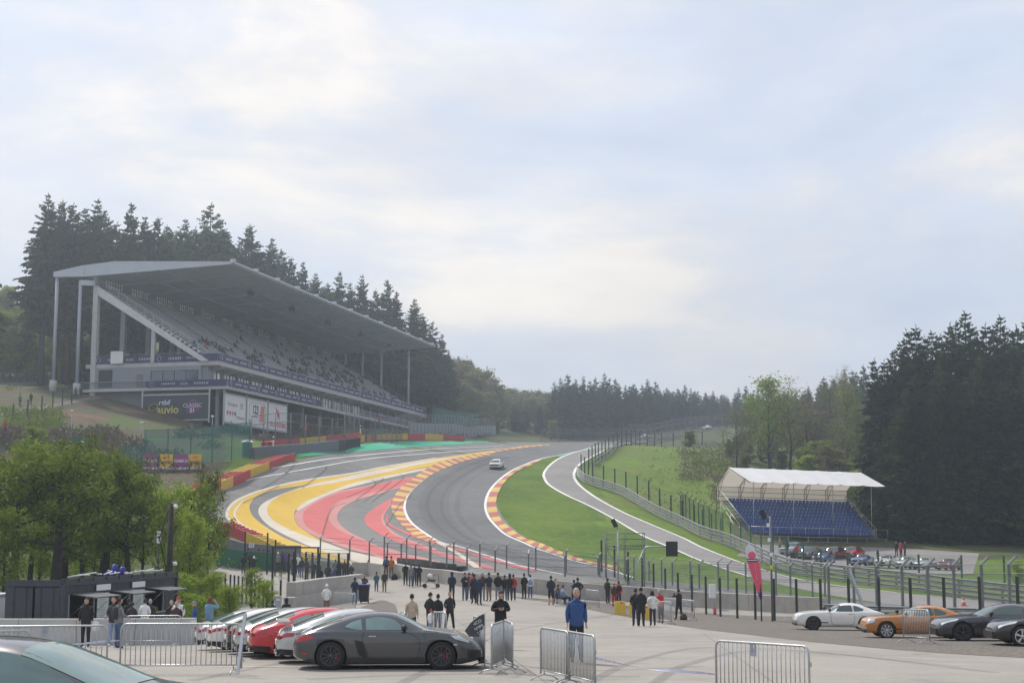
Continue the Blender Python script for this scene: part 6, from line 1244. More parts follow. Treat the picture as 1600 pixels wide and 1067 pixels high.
def cap_mesh(kind, hc, bow=0):
    b = MB(); Rm = Matrix.Rotation(bow, 3, 'X'); rows = []
    lim = {'short': .58, 'long': .95, 'cap': .50, 'beanie': .60, 'hood': .80, 'bald': .45}[kind]; sc = {'short': 1.10, 'long': 1.16, 'cap': 1.14, 'beanie': 1.16, 'hood': 1.32, 'bald': 1.10}[kind]
    for i in range(7):
        row = []
        for j in range(16):
            ph = 2 * math.pi * j / 16; front = max(0, math.cos(ph)); l = lim * (1 - (.52 if kind != 'cap' else .12) * front ** .6) if kind != 'bald' else lim * (1 - .45 * front ** .6); back = max(0, -math.cos(ph)); l += (.10 if kind in ('short', 'cap', 'bald') else .0) * back
            th = math.pi * l * i / 6 + .001; x = .078 * sc * math.sin(th) * math.sin(ph); y = -.094 * sc * math.sin(th) * math.cos(ph); z = .120 * (sc if kind != 'long' else 1.08) * math.cos(th)
            if kind == 'long' and z < -.02: z = z * 1.9; x *= 1.25; y = abs(y) * 1.0 + .01 if y > -.02 else y
            row.append(Vector(hc) + Rm @ Vector((x, y + .004, z + .004)))
        rows.append(row + [row[0]])
    m = None; b.grid(rows, None, True, flip=True)
    if kind == 'cap': b.grid([[Vector(hc) + Rm @ Vector((.075 * math.sin(a) * k, -.06 - (.05 + .075 * (k - .6)) * math.cos(a) - .02, .035 - .02 * (k - .8))) for a in np.linspace(-1.2, 1.2, 7)] for k in (.8, 1.15)], None, True)
    return b
CAPS = {}
def person(px_, Y, h, rz, top, leg, label, arms='down', arms2=None, legs='stand', fat=1.0, shorts=False, bow=0.0, hair='dark', hat=None, hatc=None, bag=None, coat=None, shoe=None, group=None, z=None, low=False, dx=0):
    me, hc, dz, lean = person_mesh(arms, arms2, legs, round(fat + .04, 2), shorts, bow, low); g = GP(px_, Y)
    o = bpy.data.objects.new('person', me); COL.objects.link(o); tag(o, label, 'person', group); s = h / 1.785
    o.location = (g.x, g.y, g.z if z is None else z); o.rotation_euler = (0, 0, rz); o.scale = (s, s, s)
    for i, nm in ((0, 'cloth_' + top), (1, 'cloth_' + leg)) + (((2, shoe),) if shoe else ()): sl = o.material_slots[i]; sl.link = 'OBJECT'; sl.material = MATS[nm]
    kind = hat or ('long' if hair.endswith('_long') else 'bald' if hair == 'bald' else 'short'); hm = MATS['cloth_' + hatc] if hatc else MATS['hair_' + (hair.replace('_long', '') if hair != 'bald' else 'grey')]
    k = (kind, tuple(hc), bow)
    if k not in CAPS: CAPS[k] = cap_mesh(kind, hc, bow).mesh('hair')
    c = bpy.data.objects.new('hat' if hat and hat != 'hood' else 'hood' if hat else 'hair', CAPS[k]); COL.objects.link(c); c.parent = o
    if not c.data.materials: c.data.materials.append(M_('hair_dark'))
    c.material_slots[0].link = 'OBJECT'; c.material_slots[0].material = hm
    if bag:
        b = MB(); b.lathe([(0, -.23), (.13, -.22), (.155, -.05), (.14, .12), (.09, .2), (0, .22)], n=10, m=MATS['cloth_' + bag]); q = MB(); q.add([(v[0], .17 + v[1] * .55 + (.0), 1.24 + dz + v[2]) for v in b.v], b.f, MATS['cloth_' + bag], True)
        for sd in (-1, 1): q.tube([(sd * .12, .12, 1.44 + dz), (sd * .13, -.05, 1.46 + dz), (sd * .13, -.14, 1.32 + dz), (sd * .14, .08, 1.12 + dz)], .016, MATS['cloth_' + bag], 4)
        q.build('backpack', None, o)
    if coat:
        b = MB(); b.lathe([(.17 * fat, 1.10), (.185 * fat, .95), (.19 * fat, .80), (.20 * fat, coat)], n=14, m=MATS['cloth_' + top]); q = MB(); q.add([(v[0], v[1] * .78, v[2]) for v in b.v], b.f, MATS['cloth_' + top], True); q.build('coat', None, o)
    return o
PI = math.pi
P_ = person
P_(901, 37.2, 1.84, .12, 'blue', 'black', 'grey-haired man in a blue sweater facing the camera behind the barrier pair', fat=1.10, hair='bald')
p = P_(782, 44, 1.74, .1, 'black', 'black', 'man in a dark padded jacket looking down at the phone in his hands', arms='phone', fat=1.16, bow=.5)
b = MB(); b.box((0, 0, 0), (.075, .012, .15), M_('black')); tg = b.build('phone', None); tag(tg, 'dark phone held by the man in the padded jacket', 'phone'); tg.location = p.location + Vector((0.03, -.34, 1.27 * 1.74 / 1.785)); tg.rotation_euler = (.7, 0, 0)
P_(643, 57, 1.76, PI, 'beige', 'black', 'man in a beige sweater and dark cap seen from behind near the grey sports car', hat='cap', hatc='black')
P_(671.5, 64.5, 1.80, PI - .7, 'black', 'black', 'man in black wearing a cap, left of the group of three', hat='cap', hatc='black', arms='pockets', fat=1.05)
P_(684, 66, 1.72, PI - .3, 'black', 'charcoal', 'person in a dark jacket seen from behind in the middle of the group of three', arms='pockets', fat=1.05)
P_(702.5, 69, 1.78, .15, 'black', 'black', 'man in black with reddish face turned to the camera, right of the group of three', arms='pockets', legs='wide', hair='ginger', shoe='shoe_white')
P_(673, 62, 1.12, 2.6, 'white', 'paleblue', 'small child in a white top and red cap before the group of three', hat='cap', hatc='red', shoe='shoe_white')
P_(993.5, 69, 1.76, PI, 'black', 'navy', 'man in black with navy trousers, left of the pair seen from behind', arms='pockets')
P_(1002, 68.5, 1.80, PI - .2, 'black', 'black', 'tall person in a long black coat with a cap, seen from behind', arms='pockets', coat=.62, hat='beanie', hatc='black', fat=1.04)
P_(1020, 69, 1.66, PI + .3, 'white', 'charcoal', 'woman in a white top with long dark hair and hand on her hip', arms='hips', arms2='hips', hair='dark_long', fat=.88, shoe='shoe_white')
P_(1033, 75.5, 1.72, PI + .5, 'red', 'charcoal', 'grey-haired man in a red sweater leaning on a barrier', arms='lean', hair='grey', fat=1.08)
P_(1061, 84, 1.74, PI + .4, 'black', 'black', 'person in black photographing with a camera beside the mesh fence', arms='camera', hat='beanie', hatc='black', legs='wide')
gw = 'spectators watching along the concrete wall'
wl_ = [(588, 111, 1.48, PI, 'teal', 'jeans', 'short person in a teal jacket, left of the first pair by the wall', 'pockets', 'short', None, None), (600.5, 110, 1.62, PI, 'charcoal', 'khaki', 'person in a dark jacket and khaki trousers next to the teal jacket', 'down', 'short', None, None),
 (603, 121, 1.78, PI, 'navy', 'khaki', 'man with a blue backpack standing close to the wall', 'down', 'short', None, 'blue'), (611, 120, 1.80, PI, 'orange', 'khaki', 'man in an orange jacket close to the concrete wall', 'crossed', 'cap', 'black', None),
 (633.5, 115, 1.78, PI, 'black', 'black', 'slim man all in black with a cap, leftmost of the four by the stroller', 'pockets', 'cap', 'black', None), (642, 113, 1.74, PI, 'grey', 'jeans', 'person in a grey coat and jeans, second of the four by the stroller', 'down', None, None, None),
 (647.5, 114, 1.66, PI, 'navy', 'navy', 'person in navy half hidden, third of the four by the stroller', 'down', None, None, None), (654.5, 113, 1.70, PI, 'black', 'black', 'person in a black jacket right beside the stroller', 'hold', None, None, None),
 (706, 94, 1.80, PI, 'navy', 'navy', 'man in navy with raised hood standing alone with hands in pockets', 'pockets', 'hood', 'navy', None), (726, 93, 1.76, .4, 'black', 'jeans', 'man in a black top and blue jeans holding something at his chest', 'phone', 'cap', 'black', None),
 (733, 97, 1.76, PI, 'olive', 'jeans', 'person in olive behind the red jacket, partly hidden', 'down', 'cap', 'charcoal', None), (738.5, 96, 1.74, PI, 'red', 'navy', 'person in a bright red jacket, left one of the two in red', 'down', None, None, None),
 (740.5, 89, 1.80, PI + .4, 'navy', 'black', 'man in navy with dark trousers in the middle of the large group', 'pockets', 'short', None, None), (748.5, 88, 1.76, PI - .4, 'navy', 'navy', 'man in a navy vest with white sleeves in the large group', 'crossed', 'short', None, None),
 (753.5, 92, 1.80, PI, 'brown', 'grey', 'person with grey trousers just behind the navy vest', 'hold', 'short', None, None), (764, 92, 1.78, PI + .5, 'navy', 'khaki', 'man in a navy jacket and khaki trousers right of the large group', 'crossed', 'cap', 'navy', None),
 (778, 96, 1.80, PI, 'black', 'grey', 'man in a bulky black jacket and pale grey jeans', 'pockets', 'cap', 'black', None), (788.5, 96, 1.66, PI, 'black', 'jeans', 'person in black and blue jeans left of the hooded person', 'pockets', None, None, None),
 (796.5, 95, 1.74, PI, 'black', 'charcoal', 'person in black with a raised hood, before the right red jacket', 'pockets', 'hood', 'black', None), (802, 99, 1.76, PI, 'red', 'navy', 'person in a dark red jacket, right one of the two in red', 'down', None, None, None),
 (819, 103, 1.80, PI + .5, 'black', 'black', 'tall man in black leaning towards the wall, right of the group', 'pockets', None, None, None), (828.5, 104.5, 1.66, PI, 'white', 'jeans', 'person in white and jeans with a small blue backpack', 'down', None, None, 'paleblue'),
 (861, 90, 1.80, PI, 'navy', 'black', 'man in a dark jacket and shorts with bare legs', 'pockets', None, None, None), (903, 92, 1.80, PI + .2, 'black', 'black', 'broad man in a black jacket standing behind the blue sweater', 'hips', 'cap', 'black', None),
 (949.5, 105, 1.80, PI - .8, 'charcoal', 'charcoal', 'man with a large green backpack at the corner of the mesh fence', 'down', None, None, 'olive'), (960, 103, 1.62, PI, 'brown', 'red', 'person in red trousers beside the mesh fence', 'down', 'cap', 'red', None),
 (967, 104, 1.72, PI, 'red', 'charcoal', 'person in a dark red coat behind the yellow barrier block', 'down', None, None, 'black'), (897, 96, 1.70, PI, 'grey', 'charcoal', 'person in grey half hidden by the broad man in black', 'camera', None, None, None)]
for a, Y, h, r, t_, l_, lab, ar, hk, hcx, bg in wl_:
    P_(a, Y, h, r, t_, l_, lab, arms=ar, hat=hk if hk in ('cap', 'hood', 'beanie') else None, hatc=hcx, bag=bg, group=gw, hair='grey' if a in (748.5, 753.5) else 'dark', shorts=a == 861, fat=1.25 if a == 903 else 1.12 if a == 778 else 1.0)
# seated pair on folding chairs
for a, Y, t_, l_, lab in ((872, 92, 'black', 'charcoal', 'seated person in black on a folding chair by the wall'), (880, 91, 'paleblue', 'navy', 'seated person with pale top and stretched legs on the second folding chair')):
    g = GP(a, Y); P_(a, Y, 1.74, PI / 2 + .3, t_, l_, lab, arms='lap', legs='sit'); t = thing('folding_chair', 'folding camping chair under the ' + ('person in black' if a == 872 else 'person with the pale top'), 'chair', tuple(g), PI / 2 + .3)
    b = MB(); b.box((0, -.02, .40), (.5, .48, .03), M_('cloth_navy')); b.build('seat', None, t); b = MB(); b.box((0, .24, .66), (.5, .03, .46), M_('cloth_navy')); b.build('backrest', None, t)
    for x in (-.24, .24): b = MB(); b.tube([(x, -.25, 0), (x, .24, .44), (x, .27, .88)], .012, M_('galvanised'), 5); b.tube([(x, .26, 0), (x, -.24, .42)], .012, M_('galvanised'), 5); b.build('leg', None, t)
P_(868, 94, 1.66, PI, 'beige', 'charcoal', 'person in a beige jacket behind the folding chairs', arms='hold', hair='blond')
# viewing terrace on the left
gt = 'spectators on the fenced terrace at the left'
tcol = ['black', 'navy', 'black', 'charcoal', 'red', 'navy', 'black', 'navy', 'grey', 'navy', 'purple', 'grey', 'charcoal', 'white', 'black', 'navy', 'black', 'black', 'charcoal', 'grey', 'navy', 'brown', 'black', 'purple', 'olive']
tp_ = [(380, 124, 'dark clothes, tall and leftmost on the terrace'), (387, 128, 'black behind the leftmost two'), (396, 122, 'black with a camera strap, second in front on the terrace'), (391, 127, 'charcoal peeping between the two in front'), (404, 128, 'a bright red jacket, only red one on the terrace'), (411, 128, 'navy right of the red jacket'), (419, 128, 'black with raised arms taking a picture'), (427, 128, 'navy with khaki trousers by the gate post'), (434, 127, 'a light grey top inside the gate'), (441, 127.5, 'navy beneath the gate beam'), (447, 127, 'a purple jacket in the crowd'), (454, 126, 'a pale grey jacket, tallest under the gate'), (459, 125, 'charcoal just right of the pale grey jacket'), (465, 126, 'a white shirt behind the gate bar'), (471, 124, 'black beside the right gate post'), (479, 123, 'navy leaning behind the green mesh'), (489, 122, 'black in the green mesh corner'), (497, 122, 'black between two green posts'), (512, 118, 'charcoal low behind the green mesh'), (524, 124, 'grey, left of the three by the fence end'), (530, 124, 'navy, middle of the three by the fence end'), (538, 124, 'brown, right of the three by the fence end'), (500, 115, 'black bending behind the terrace wall'), (520, 114, 'purple behind the stepped wall'), (548, 118, 'olive at the end of the stepped wall')]
for i, (a, Y, lb) in enumerate(tp_):
    P_(a, Y, rng.uniform(1.66, 1.84), PI + rng.uniform(-.5, .5), tcol[i], ('khaki' if i in (7, 23) else rng.choice(['black', 'jeans', 'navy', 'charcoal'])), 'person in ' + lb, arms='camera' if i in (6, 2) else rng.choice(['down', 'pockets', 'crossed']), group=gt, hat=rng.choice([None, None, 'cap', 'beanie']), hatc=rng.choice(['black', 'navy', 'grey', 'white']) if True else None)
for o in COL.objects:
    if o.name.startswith('hair') and o.parent and o.parent.get('group') == gt: o.material_slots[0].material = MATS[rng.choice(['hair_dark', 'hair_dark', 'hair_grey', 'hair_blond'])]
P_(510, 85, 1.80, PI, 'white', 'khaki', 'man in a black vest with white sleeves and white cap before the block wall', hat='cap', hatc='white', arms='pockets')
P_(554, 96, 1.74, PI + .2, 'navy', 'jeans', 'person in purple-navy with jeans leaning by the wheelie bin', arms='hold', arms2='down')
P_(569, 104, 1.74, .2, 'brown', 'charcoal', 'bearded man in dark brown standing behind the wheelie bin', arms='crossed', hair='dark')
P_(547, 106, 1.70, PI, 'grey', 'paleblue', 'person with white hair resting on the fence end', arms='hold', hair='grey'); P_(560, 103, 1.70, PI, 'white', 'navy', 'person with white shirt by the end of the green mesh', hair='grey')
P_(459, 104, 1.2, PI, 'olive', 'charcoal', 'short person in olive leaning on the terrace wall'); P_(575, 127.5, 1.0, PI, 'red', 'navy', 'child peeking over the concrete wall beside the gap', hair='dark')
P_(425, 80, 1.70, PI, 'navy', 'navy', 'seated person in navy on the low wall behind the red car', legs='sit', arms='lap'); P_(447, 80, 1.80, PI, 'black', 'black', 'seated person in black on the low wall beside the navy one', legs='sit', arms='lap', fat=1.15, hat='hood', hatc='black')
# by the food container
p = P_(133, 54.5, 1.80, .1, 'black', 'black', 'man in a black coat and beanie carrying a white bag', hat='beanie', hatc='black', fat=1.12); b = MB(); b.lathe([(0, -.17), (.15, -.15), (.17, .02), (.12, .16), (.02, .2)], n=10, m=M_('cloth_white')); bg = b.build('carrier_bag', None); tag(bg, 'white carrier bag held by the man in the black coat', 'bag'); bg.location = p.location + Vector((.34, -.02, .74)); bg.scale = (1, .6, 1)
P_(176, 54.2, 1.84, -.2, 'charcoal', 'paleblue', 'bearded man in charcoal half hidden behind the curly-haired person', arms='hold', shoe='shoe_white'); P_(184, 52.3, 1.80, PI - .7, 'grey', 'jeans', 'curly-haired person in a grey hoodie and jeans with a dark backpack', bag='charcoal', arms='hold')
for a, Y, h, t_, hr, ht_, hcx, lab, rz in ((266, 62, 1.62, 'black', 'grey', None, None, 'grey-haired man in black beside the container corner', .5), (277, 60, 1.78, 'white', 'dark', 'cap', 'red', 'person with a red and white cap behind the grey wall', .2), (274, 59, 1.60, 'brown', 'bald', None, None, 'bald man in brown behind the grey wall', .3), (303, 58.5, 1.62, 'blue', 'dark', 'cap', 'grey', 'man in a blue jacket and grey cap leaning by the wall end', -1.2),
                                            (233, 64, 1.66, 'charcoal', 'grey', None, None, 'white-haired person ordering at the third container window', PI), (225, 63, 1.70, 'white', 'dark', None, None, 'person with white sleeves at the third container window', PI), (205, 63, 1.56, 'charcoal', 'dark', None, None, 'person with dark hair at the second container window', PI), (199, 63.5, 1.70, 'black', 'dark', None, None, 'person in black waiting at the second container window', PI)):
    P_(a, Y, h, rz, t_, 'charcoal', lab, hair=hr, hat=ht_, hatc=hcx, arms='pockets')
P_(326, 59.5, 1.78, PI - .5, 'lightblue', 'jeans', 'ginger-haired woman in a light blue cardigan taking a photo', arms='camera', hair='ginger_long', fat=1.05)
# on the far paths and paddock
for a, Y, t_, l_, lab, gg in ((31, 207, 'grey', 'black', 'person in a pale grey top walking on the left path, front of the two', None), (48, 208, 'black', 'black', 'person in black walking on the left path beneath the mast', None), (118, 219, 'teal', 'navy', 'person in teal under the corner of the grandstand', None), (126, 220, 'navy', 'black', 'person in navy under the corner of the grandstand', None), (8, 187, 'red', 'navy', 'person with a red hat at the far left fence', None),
                              (1219, 165, 'tan', 'khaki', 'person in tan at the left end of the far paddock', None), (1230, 163, 'charcoal', 'charcoal', 'person in charcoal behind the pale saloon', None), (1245, 160, 'red', 'charcoal', 'man in a bright red jacket among the old cars', None), (1290, 154, 'blue', 'navy', 'person in blue beside the dark roadster', None), (1299, 154, 'brown', 'charcoal', 'person in brown next to the one in blue', None),
                              (1328, 156, 'teal', 'charcoal', 'person in dark teal beside the cream sports car', None), (1372, 163, 'black', 'black', 'person in black bending between the two pale roadsters', None), (1401, 172, 'black', 'black', 'person in black, left of the three below the spruces', None), (1408, 171, 'red', 'charcoal', 'person in red, middle of the three below the spruces', None), (1414, 172, 'charcoal', 'navy', 'person in charcoal, right of the three below the spruces', None), (1275, 150, 'grey', 'charcoal', 'person in grey on the near side of the dark roadster', None)):
    P_(a, Y, 1.76, rng.uniform(-1, 1) + (PI if a < 500 else 0), t_, l_, lab, low=False)
# people sitting in the grandstand
cols = ['black', 'black', 'navy', 'charcoal', 'charcoal', 'brown', 'grey', 'navy', 'blue', 'black', 'charcoal', 'olive']
word = {'black': 'black', 'navy': 'navy', 'charcoal': 'charcoal', 'brown': 'brown', 'grey': 'grey', 'blue': 'blue', 'red': 'red', 'white': 'white', 'olive': 'olive'}
hot = [(314, 533, 5, 'red'), (327, 540, 6, None), (345, 545, 10, None), (372, 528, 4, None), (392, 560, 8, 'blue'), (402, 563, 8, None), (425, 562, 4, None), (432, 545, 5, None), (455, 572, 14, None), (470, 580, 14, None), (475, 560, 8, None), (490, 583, 8, None), (505, 585, 14, None), (520, 590, 16, None), (535, 588, 12, None), (548, 600, 14, None), (562, 590, 8, None), (575, 612, 12, None), (590, 618, 10, None), (606, 622, 10, None), (540, 568, 8, None), (500, 565, 6, None), (625, 632, 6, None)]
used = set(); cnt = 0
for a, y_, n_, c_ in hot:
    for k in range(n_):
        aa = a + rng.gauss(0, 5 + n_ * .3); yy_ = y_ + rng.gauss(0, 6); r = (aa - 800) / 2300
        best = None
        for i in range(rows):
            v_ = v0 + i * dv + .45; u_ = (O.x - .97 * v_ - r * (O.y + .241 * v_)) / (r * .97 - .241); Yw = O.y + .97 * u_ + .241 * v_; zz = O.z + w0 + (i + 1) * dw + .7; py_ = 830 - (zz - CZ) / Yw * 2300
            if 1 < u_ < 102 and (best is None or abs(py_ - yy_) < best[0]): best = (abs(py_ - yy_), i, u_)
        if not best or best[0] > 9: continue
        i, u_ = best[1], best[2]; key = (i, int(u_ / .65))
        if key in used or i < 1: continue
        used.add(key); v_ = v0 + i * dv + .62; wx, wy = O.x + .241 * u_ - .97 * v_, O.y + .97 * u_ + .241 * v_; c = c_ if (c_ and k == 0) else rng.choice(cols)
        me, hc, dz, lean = person_mesh(('lap', 'camera', 'crossed')[k % 3], None, 'sit', 1.1, False, 0.0, True)
        o = bpy.data.objects.new('person', me); COL.objects.link(o); o.location = (wx, wy, O.z + w0 + (i + 1) * dw - .02); o.rotation_euler = (0, 0, math.atan2(.970, .241) + rng.uniform(-.4, .4))
        tag(o, 'person in %s sitting on the grandstand terrace%s' % (word[c], '' if not c_ or k else ''), 'person', 'people sitting in the big grandstand'); cnt += 1
        for q, nm in ((0, c), (1, rng.choice(['jeans', 'black', 'charcoal', 'navy']))): o.material_slots[q].link = 'OBJECT'; o.material_slots[q].material = MATS['cloth_' + nm]
        kk = ('short', tuple(hc), 0.0)
        if kk not in CAPS: CAPS[kk] = cap_mesh('short', hc, 0).mesh('hair'); CAPS[kk].materials.append(M_('hair_dark'))
        put(CAPS[kk], 'hair', o)
print('seated', cnt)
# ------------------------------------------------------------------ crowd barriers, signs, poles and small things
def barricade(a0, Y0, a1, Y1, label, h=1.1, plate=None, n=None, group='crowd control barriers'):
    p, q = GP(a0, Y0), GP(a1, Y1); d = q - p; L = math.hypot(d.x, d.y); rz = math.atan2(d.y, d.x); t = thing('crowd_barrier', label, 'barrier', tuple(p), rz, group); sl = d.z / L; m = M_('galvanised')
    Z = lambda x, z: (x, 0, z + sl * x); r = .13; b = MB()
    pts_ = [Z(0, .12)] + [Z(0, h - r)] + [Z(r * (1 - math.cos(a)), h - r + r * math.sin(a)) for a in (.5, 1.05, 1.57)] + [Z(L - r + r * math.sin(a), h - r + r * math.cos(a)) for a in (0, .52, 1.07, 1.57)] + [Z(L, .12)]
    b.tube(pts_, .021, m, 8); b.tube([Z(0, .2), Z(L, .2)], .016, m, 6); b.build('frame', None, t)
    b = MB(); n = n or max(6, int(L / .115))
    for i in range(1, n): x = L * i / n; b.tube([Z(x, .2), Z(x, h - .01)], .0105, m, 5)
    b.build('upright_bars', None, t)
    for x in (.18, L - .18):
        f = MB(); f.tube([(x, -.33, sl * x + .0), (x, -.2, sl * x + .075), (x, 0, sl * x + .12), (x, .2, sl * x + .075), (x, .33, sl * x + .0)], .015, m, 5); f.tube([(x, 0, sl * x + .12), (x, 0, sl * x + .22)], .014, m, 5); f.build('foot', None, t)
    for x in ((0,) if True else ()): 
        k = MB(); k.tube([Z(L, h * .75), Z(L + .05, h * .75), Z(L + .05, h * .68)], .012, m, 5); k.tube([Z(L, h * .3), Z(L + .05, h * .3), Z(L + .05, h * .24)], .012, m, 5); k.build('hook', None, t)
    if plate:
        k = MB(); x = L * plate; k.box(Z(x, h - .13), (.16, .012, .22), M_('steel_grey')); o = k.build('name_plate', None, t)
        k = MB(); s = .05; k.add([(x + a * s, -.009, h - .13 + sl * x + c * s) for a, c in ((-.9, .2), (0, 1.3), (.9, .1), (.5, -.9), (0, -.3), (-.6, -1))], [tuple(range(6))], M_('mark_grey')); k.build('emblem', None, o)
    return t
barricade(1120, 28.7, 1266, 26.6, 'galvanised crowd barrier with a small emblem plate, cut by the bottom edge at the right', plate=.42)
barricade(845, 32.6, 889, 31.3, 'left barrier of the joined pair in front of the man in blue', n=20); barricade(886, 31.5, 930, 30.0, 'right barrier of the joined pair in front of the man in blue', plate=.4, n=20)
barricade(768, 33.4, 787, 35.0, 'front barrier of the stacked pair beside the phone man'); barricade(788, 35.6, 801, 33.8, 'rear barrier of the stacked pair beside the phone man')
barricade(740, 37.5, 757, 35.2, 'crowd barrier that carries the dark feather banner'); barricade(675, 44, 697, 43.2, 'small barrier behind the bonnet of the dark grey car'); barricade(626, 52, 632, 49, 'barrier seen edge-on left of the man in beige')
barricade(187, 33.6, 377, 33.4, 'long crowd barrier in front of the parked row, right of the gap'); barricade(-32, 32.6, 166, 32.8, 'long crowd barrier at the left, before the man in the black coat', plate=.5); barricade(-60, 29.5, 44, 30.6, 'crowd barrier directly behind the purple hatchback')
barricade(195, 55.4, 282, 54.8, 'crowd barrier leaning close to the grey wall by the container'); barricade(1412, 50.6, 1453, 48.8, 'single crowd barrier in front of the ochre coupe')
barricade(1024, 74, 1049, 72.4, 'crowd barrier under the man in red'); barricade(1036, 87, 1085, 84.5, 'crowd barrier beside the photographer at the mesh fence'); barricade(914, 93, 936, 92, 'crowd barrier at the end of the concrete wall path'); barricade(520, 89, 555, 86.5, 'crowd barrier leaning on the block wall near the wheelie bin')
mat('ribbon', (.46, .48, .72), .5, .15, 20, col2=(.72, .72, .80))
def ribbon(a, b_, mid, label):
    p = resample([tuple(a), tuple(mid), tuple(b_)], 24); b = MB(); rows_ = [[(x, y, z + .025 * math.cos(i * .35) + 0), (x, y + .02 * math.sin(i * .35), z - .028)] for i, (x, y, z) in enumerate(p)]; b.grid(rows_, M_('ribbon')); b.grid([[(q[0], q[1] + .004, q[2]) for q in r] for r in rows_], M_('ribbon'), flip=True); tag(b.build('barrier_tape'), label, 'tape')
ribbon(P(931, 1028, 30.0), P(1120, 1052, 28.7), P(1022, 1044, 29.4), 'pale blue and white tape strung between the two front barriers'); ribbon(P(50, 997, 33.0), P(188, 999, 33.6), P(118, 1004, 33.2), 'pale tape strung across the gap of the left barriers')
b = MB(); b.beam(P(383, 960, 33), P(371, 1053, 32.6), .07, .05, M_('paint_silver')); o = tag(b.build('leaning_pole'), 'pale metal pole leaning against the left barrier', 'pole')
b = MB(); b.beam(P(1328, 893, 90), P(1351, 952, 89), .16, .12, M_('galvanised')); tag(b.build('diagonal_brace'), 'pale slanting steel brace leaning on the debris fence', 'brace')
# container bar
c0 = GP(93, 62.5); rzc = math.atan2(11.3, 2.0); zc0 = P(93, 912, 62.5).z - 2.59
mat('container_paint', (.040, .046, .056), .5, .15, 1.5); mat('container_in', (.02, .02, .022), .9, .2); mat('awning_grey', (.065, .068, .075), .6, .08); mat('poster_pale', (.56, .62, .60), .5, .1, 6.0); mat('tube_blue', (.02, .03, .30), .5, .1)
t = thing('container_bar', 'dark grey shipping container food bar with three open awning hatches', 'container', (c0.x, c0.y, zc0), rzc); CLn, CW, CH = 12.19, 2.44, 2.59; m = M_('container_paint')
wins = [(.7, 3.1), (4.5, 6.75), (8.3, 10.6)]
b = MB(); b.box((CLn / 2, CW / 2, .1), (CLn, CW, .2), m); b.box((CLn / 2, CW / 2, CH - .06), (CLn, CW, .12), m); b.box((CLn / 2, CW - .03, CH / 2), (CLn, .06, CH - .3), m); b.box((CLn - .03, CW / 2, CH / 2), (.06, CW - .1, CH - .3), m)
xs = 0.0; segs = []
for a, c in wins: segs.append((xs, a)); xs = c
segs.append((xs, CLn))
def corr(b, x0, x1, z0, z1, y=0.0):
    n = max(2, int((x1 - x0) / .14)) ; r1, r2 = [], []
    for i in range(n + 1): x = lerp(x0, x1, i / n); dy = .0 if (i // 1) % 2 else .036; r1.append((x, y + dy, z0)); r2.append((x, y + dy, z1))
    b.grid([r1, r2], m, smooth=False)
for a, c in segs: corr(b, a, c, .2, CH - .12)
for a, c in wins: corr(b, a, c, .2, .95); corr(b, a, c, 2.12, CH - .12)
b.build('wall', None, t); b = MB(); b.box((CLn / 2, 1.5, 1.3), (CLn - .2, .05, 2.3), M_('container_in')); b.build('interior', None, t)
b = MB()
for x in (.07, CLn - .07):
    for y in (.0, CW): b.box((x, y, CH / 2), (.16, .16, CH + .02), m)
b.box((CLn / 2, -.02, CH - .02), (CLn, .10, .14), m); b.box((CLn / 2, -.02, .08), (CLn, .10, .16), m); b.box((-.02, CW / 2, CH - .02), (.10, CW, .14), m); b.box((-.02, CW / 2, .08), (.10, CW, .16), m); b.build('frame', None, t)
for k in range(2):
    b = MB(); y = CW * (.25 + .5 * k); b.box((-.01, y, CH / 2), (.05, CW / 2 - .12, CH - .3), m)
    for z in (.5, .95, 1.4, 1.85, 2.25): b.box((-.04, y, z), (.03, CW / 2 - .3, .12), m)
    for dy in (-.28, .28): b.tube([(-.07, y + dy, .15), (-.07, y + dy, CH - .15)], .018, m, 6)
    b.build('door', None, t)
for k, (a, c) in enumerate(wins):
    w = MB(); w.box(((a + c) / 2, .0, .93), (c - a, .34, .06), M_('galvanised')); w.box((a + .03, .02, 1.53), (.06, .06, 1.2), M_('steel_grey')); w.box((c - .03, .02, 1.53), (.06, .06, 1.2), M_('steel_grey')); w.build('hatch_opening', None, t)
    w = MB(); l = 1.25; w.add([(a, -.02, 2.16), (c, -.02, 2.16), (c + .05, -l, 2.02), (a - .05, -l, 2.02), (a, -.02, 2.11), (c, -.02, 2.11), (c + .05, -l, 1.97), (a - .05, -l, 1.97)], [(0, 1, 2, 3), (7, 6, 5, 4), (3, 2, 6, 7), (0, 3, 7, 4), (2, 1, 5, 6)], M_('awning_grey'))
    for x in (a + .1, c - .1): w.tube([(x, -.03, 1.2), (x, -l * .75, 2.0)], .012, M_('galvanised'), 5)
    w.build('awning', None, t)
for a, c in ((3.2, 4.4), (6.9, 8.15)):
    w = MB(); w.box(((a + c) / 2, -.06, 1.45), (c - a - .1, .03, 1.25), M_('poster_pale')); o = w.build('menu_board', None, t); w = MB()
    for j in range(12): w.box(((a + c) / 2 + (-.1 if j % 3 else 0), -.08, 1.95 - j * .085), ((c - a) * rng.uniform(.35, .7), .01, .022), M_('mark_grey'))
    w.build('menu_lines', None, o)
for a, c in ((3.1, 4.5), (6.8, 8.2)): w = MB(); w.box(((a + c) / 2, -.08, 2.32), (c - a, .03, .26), M_('canvas')); w.build('white_panel', None, t)
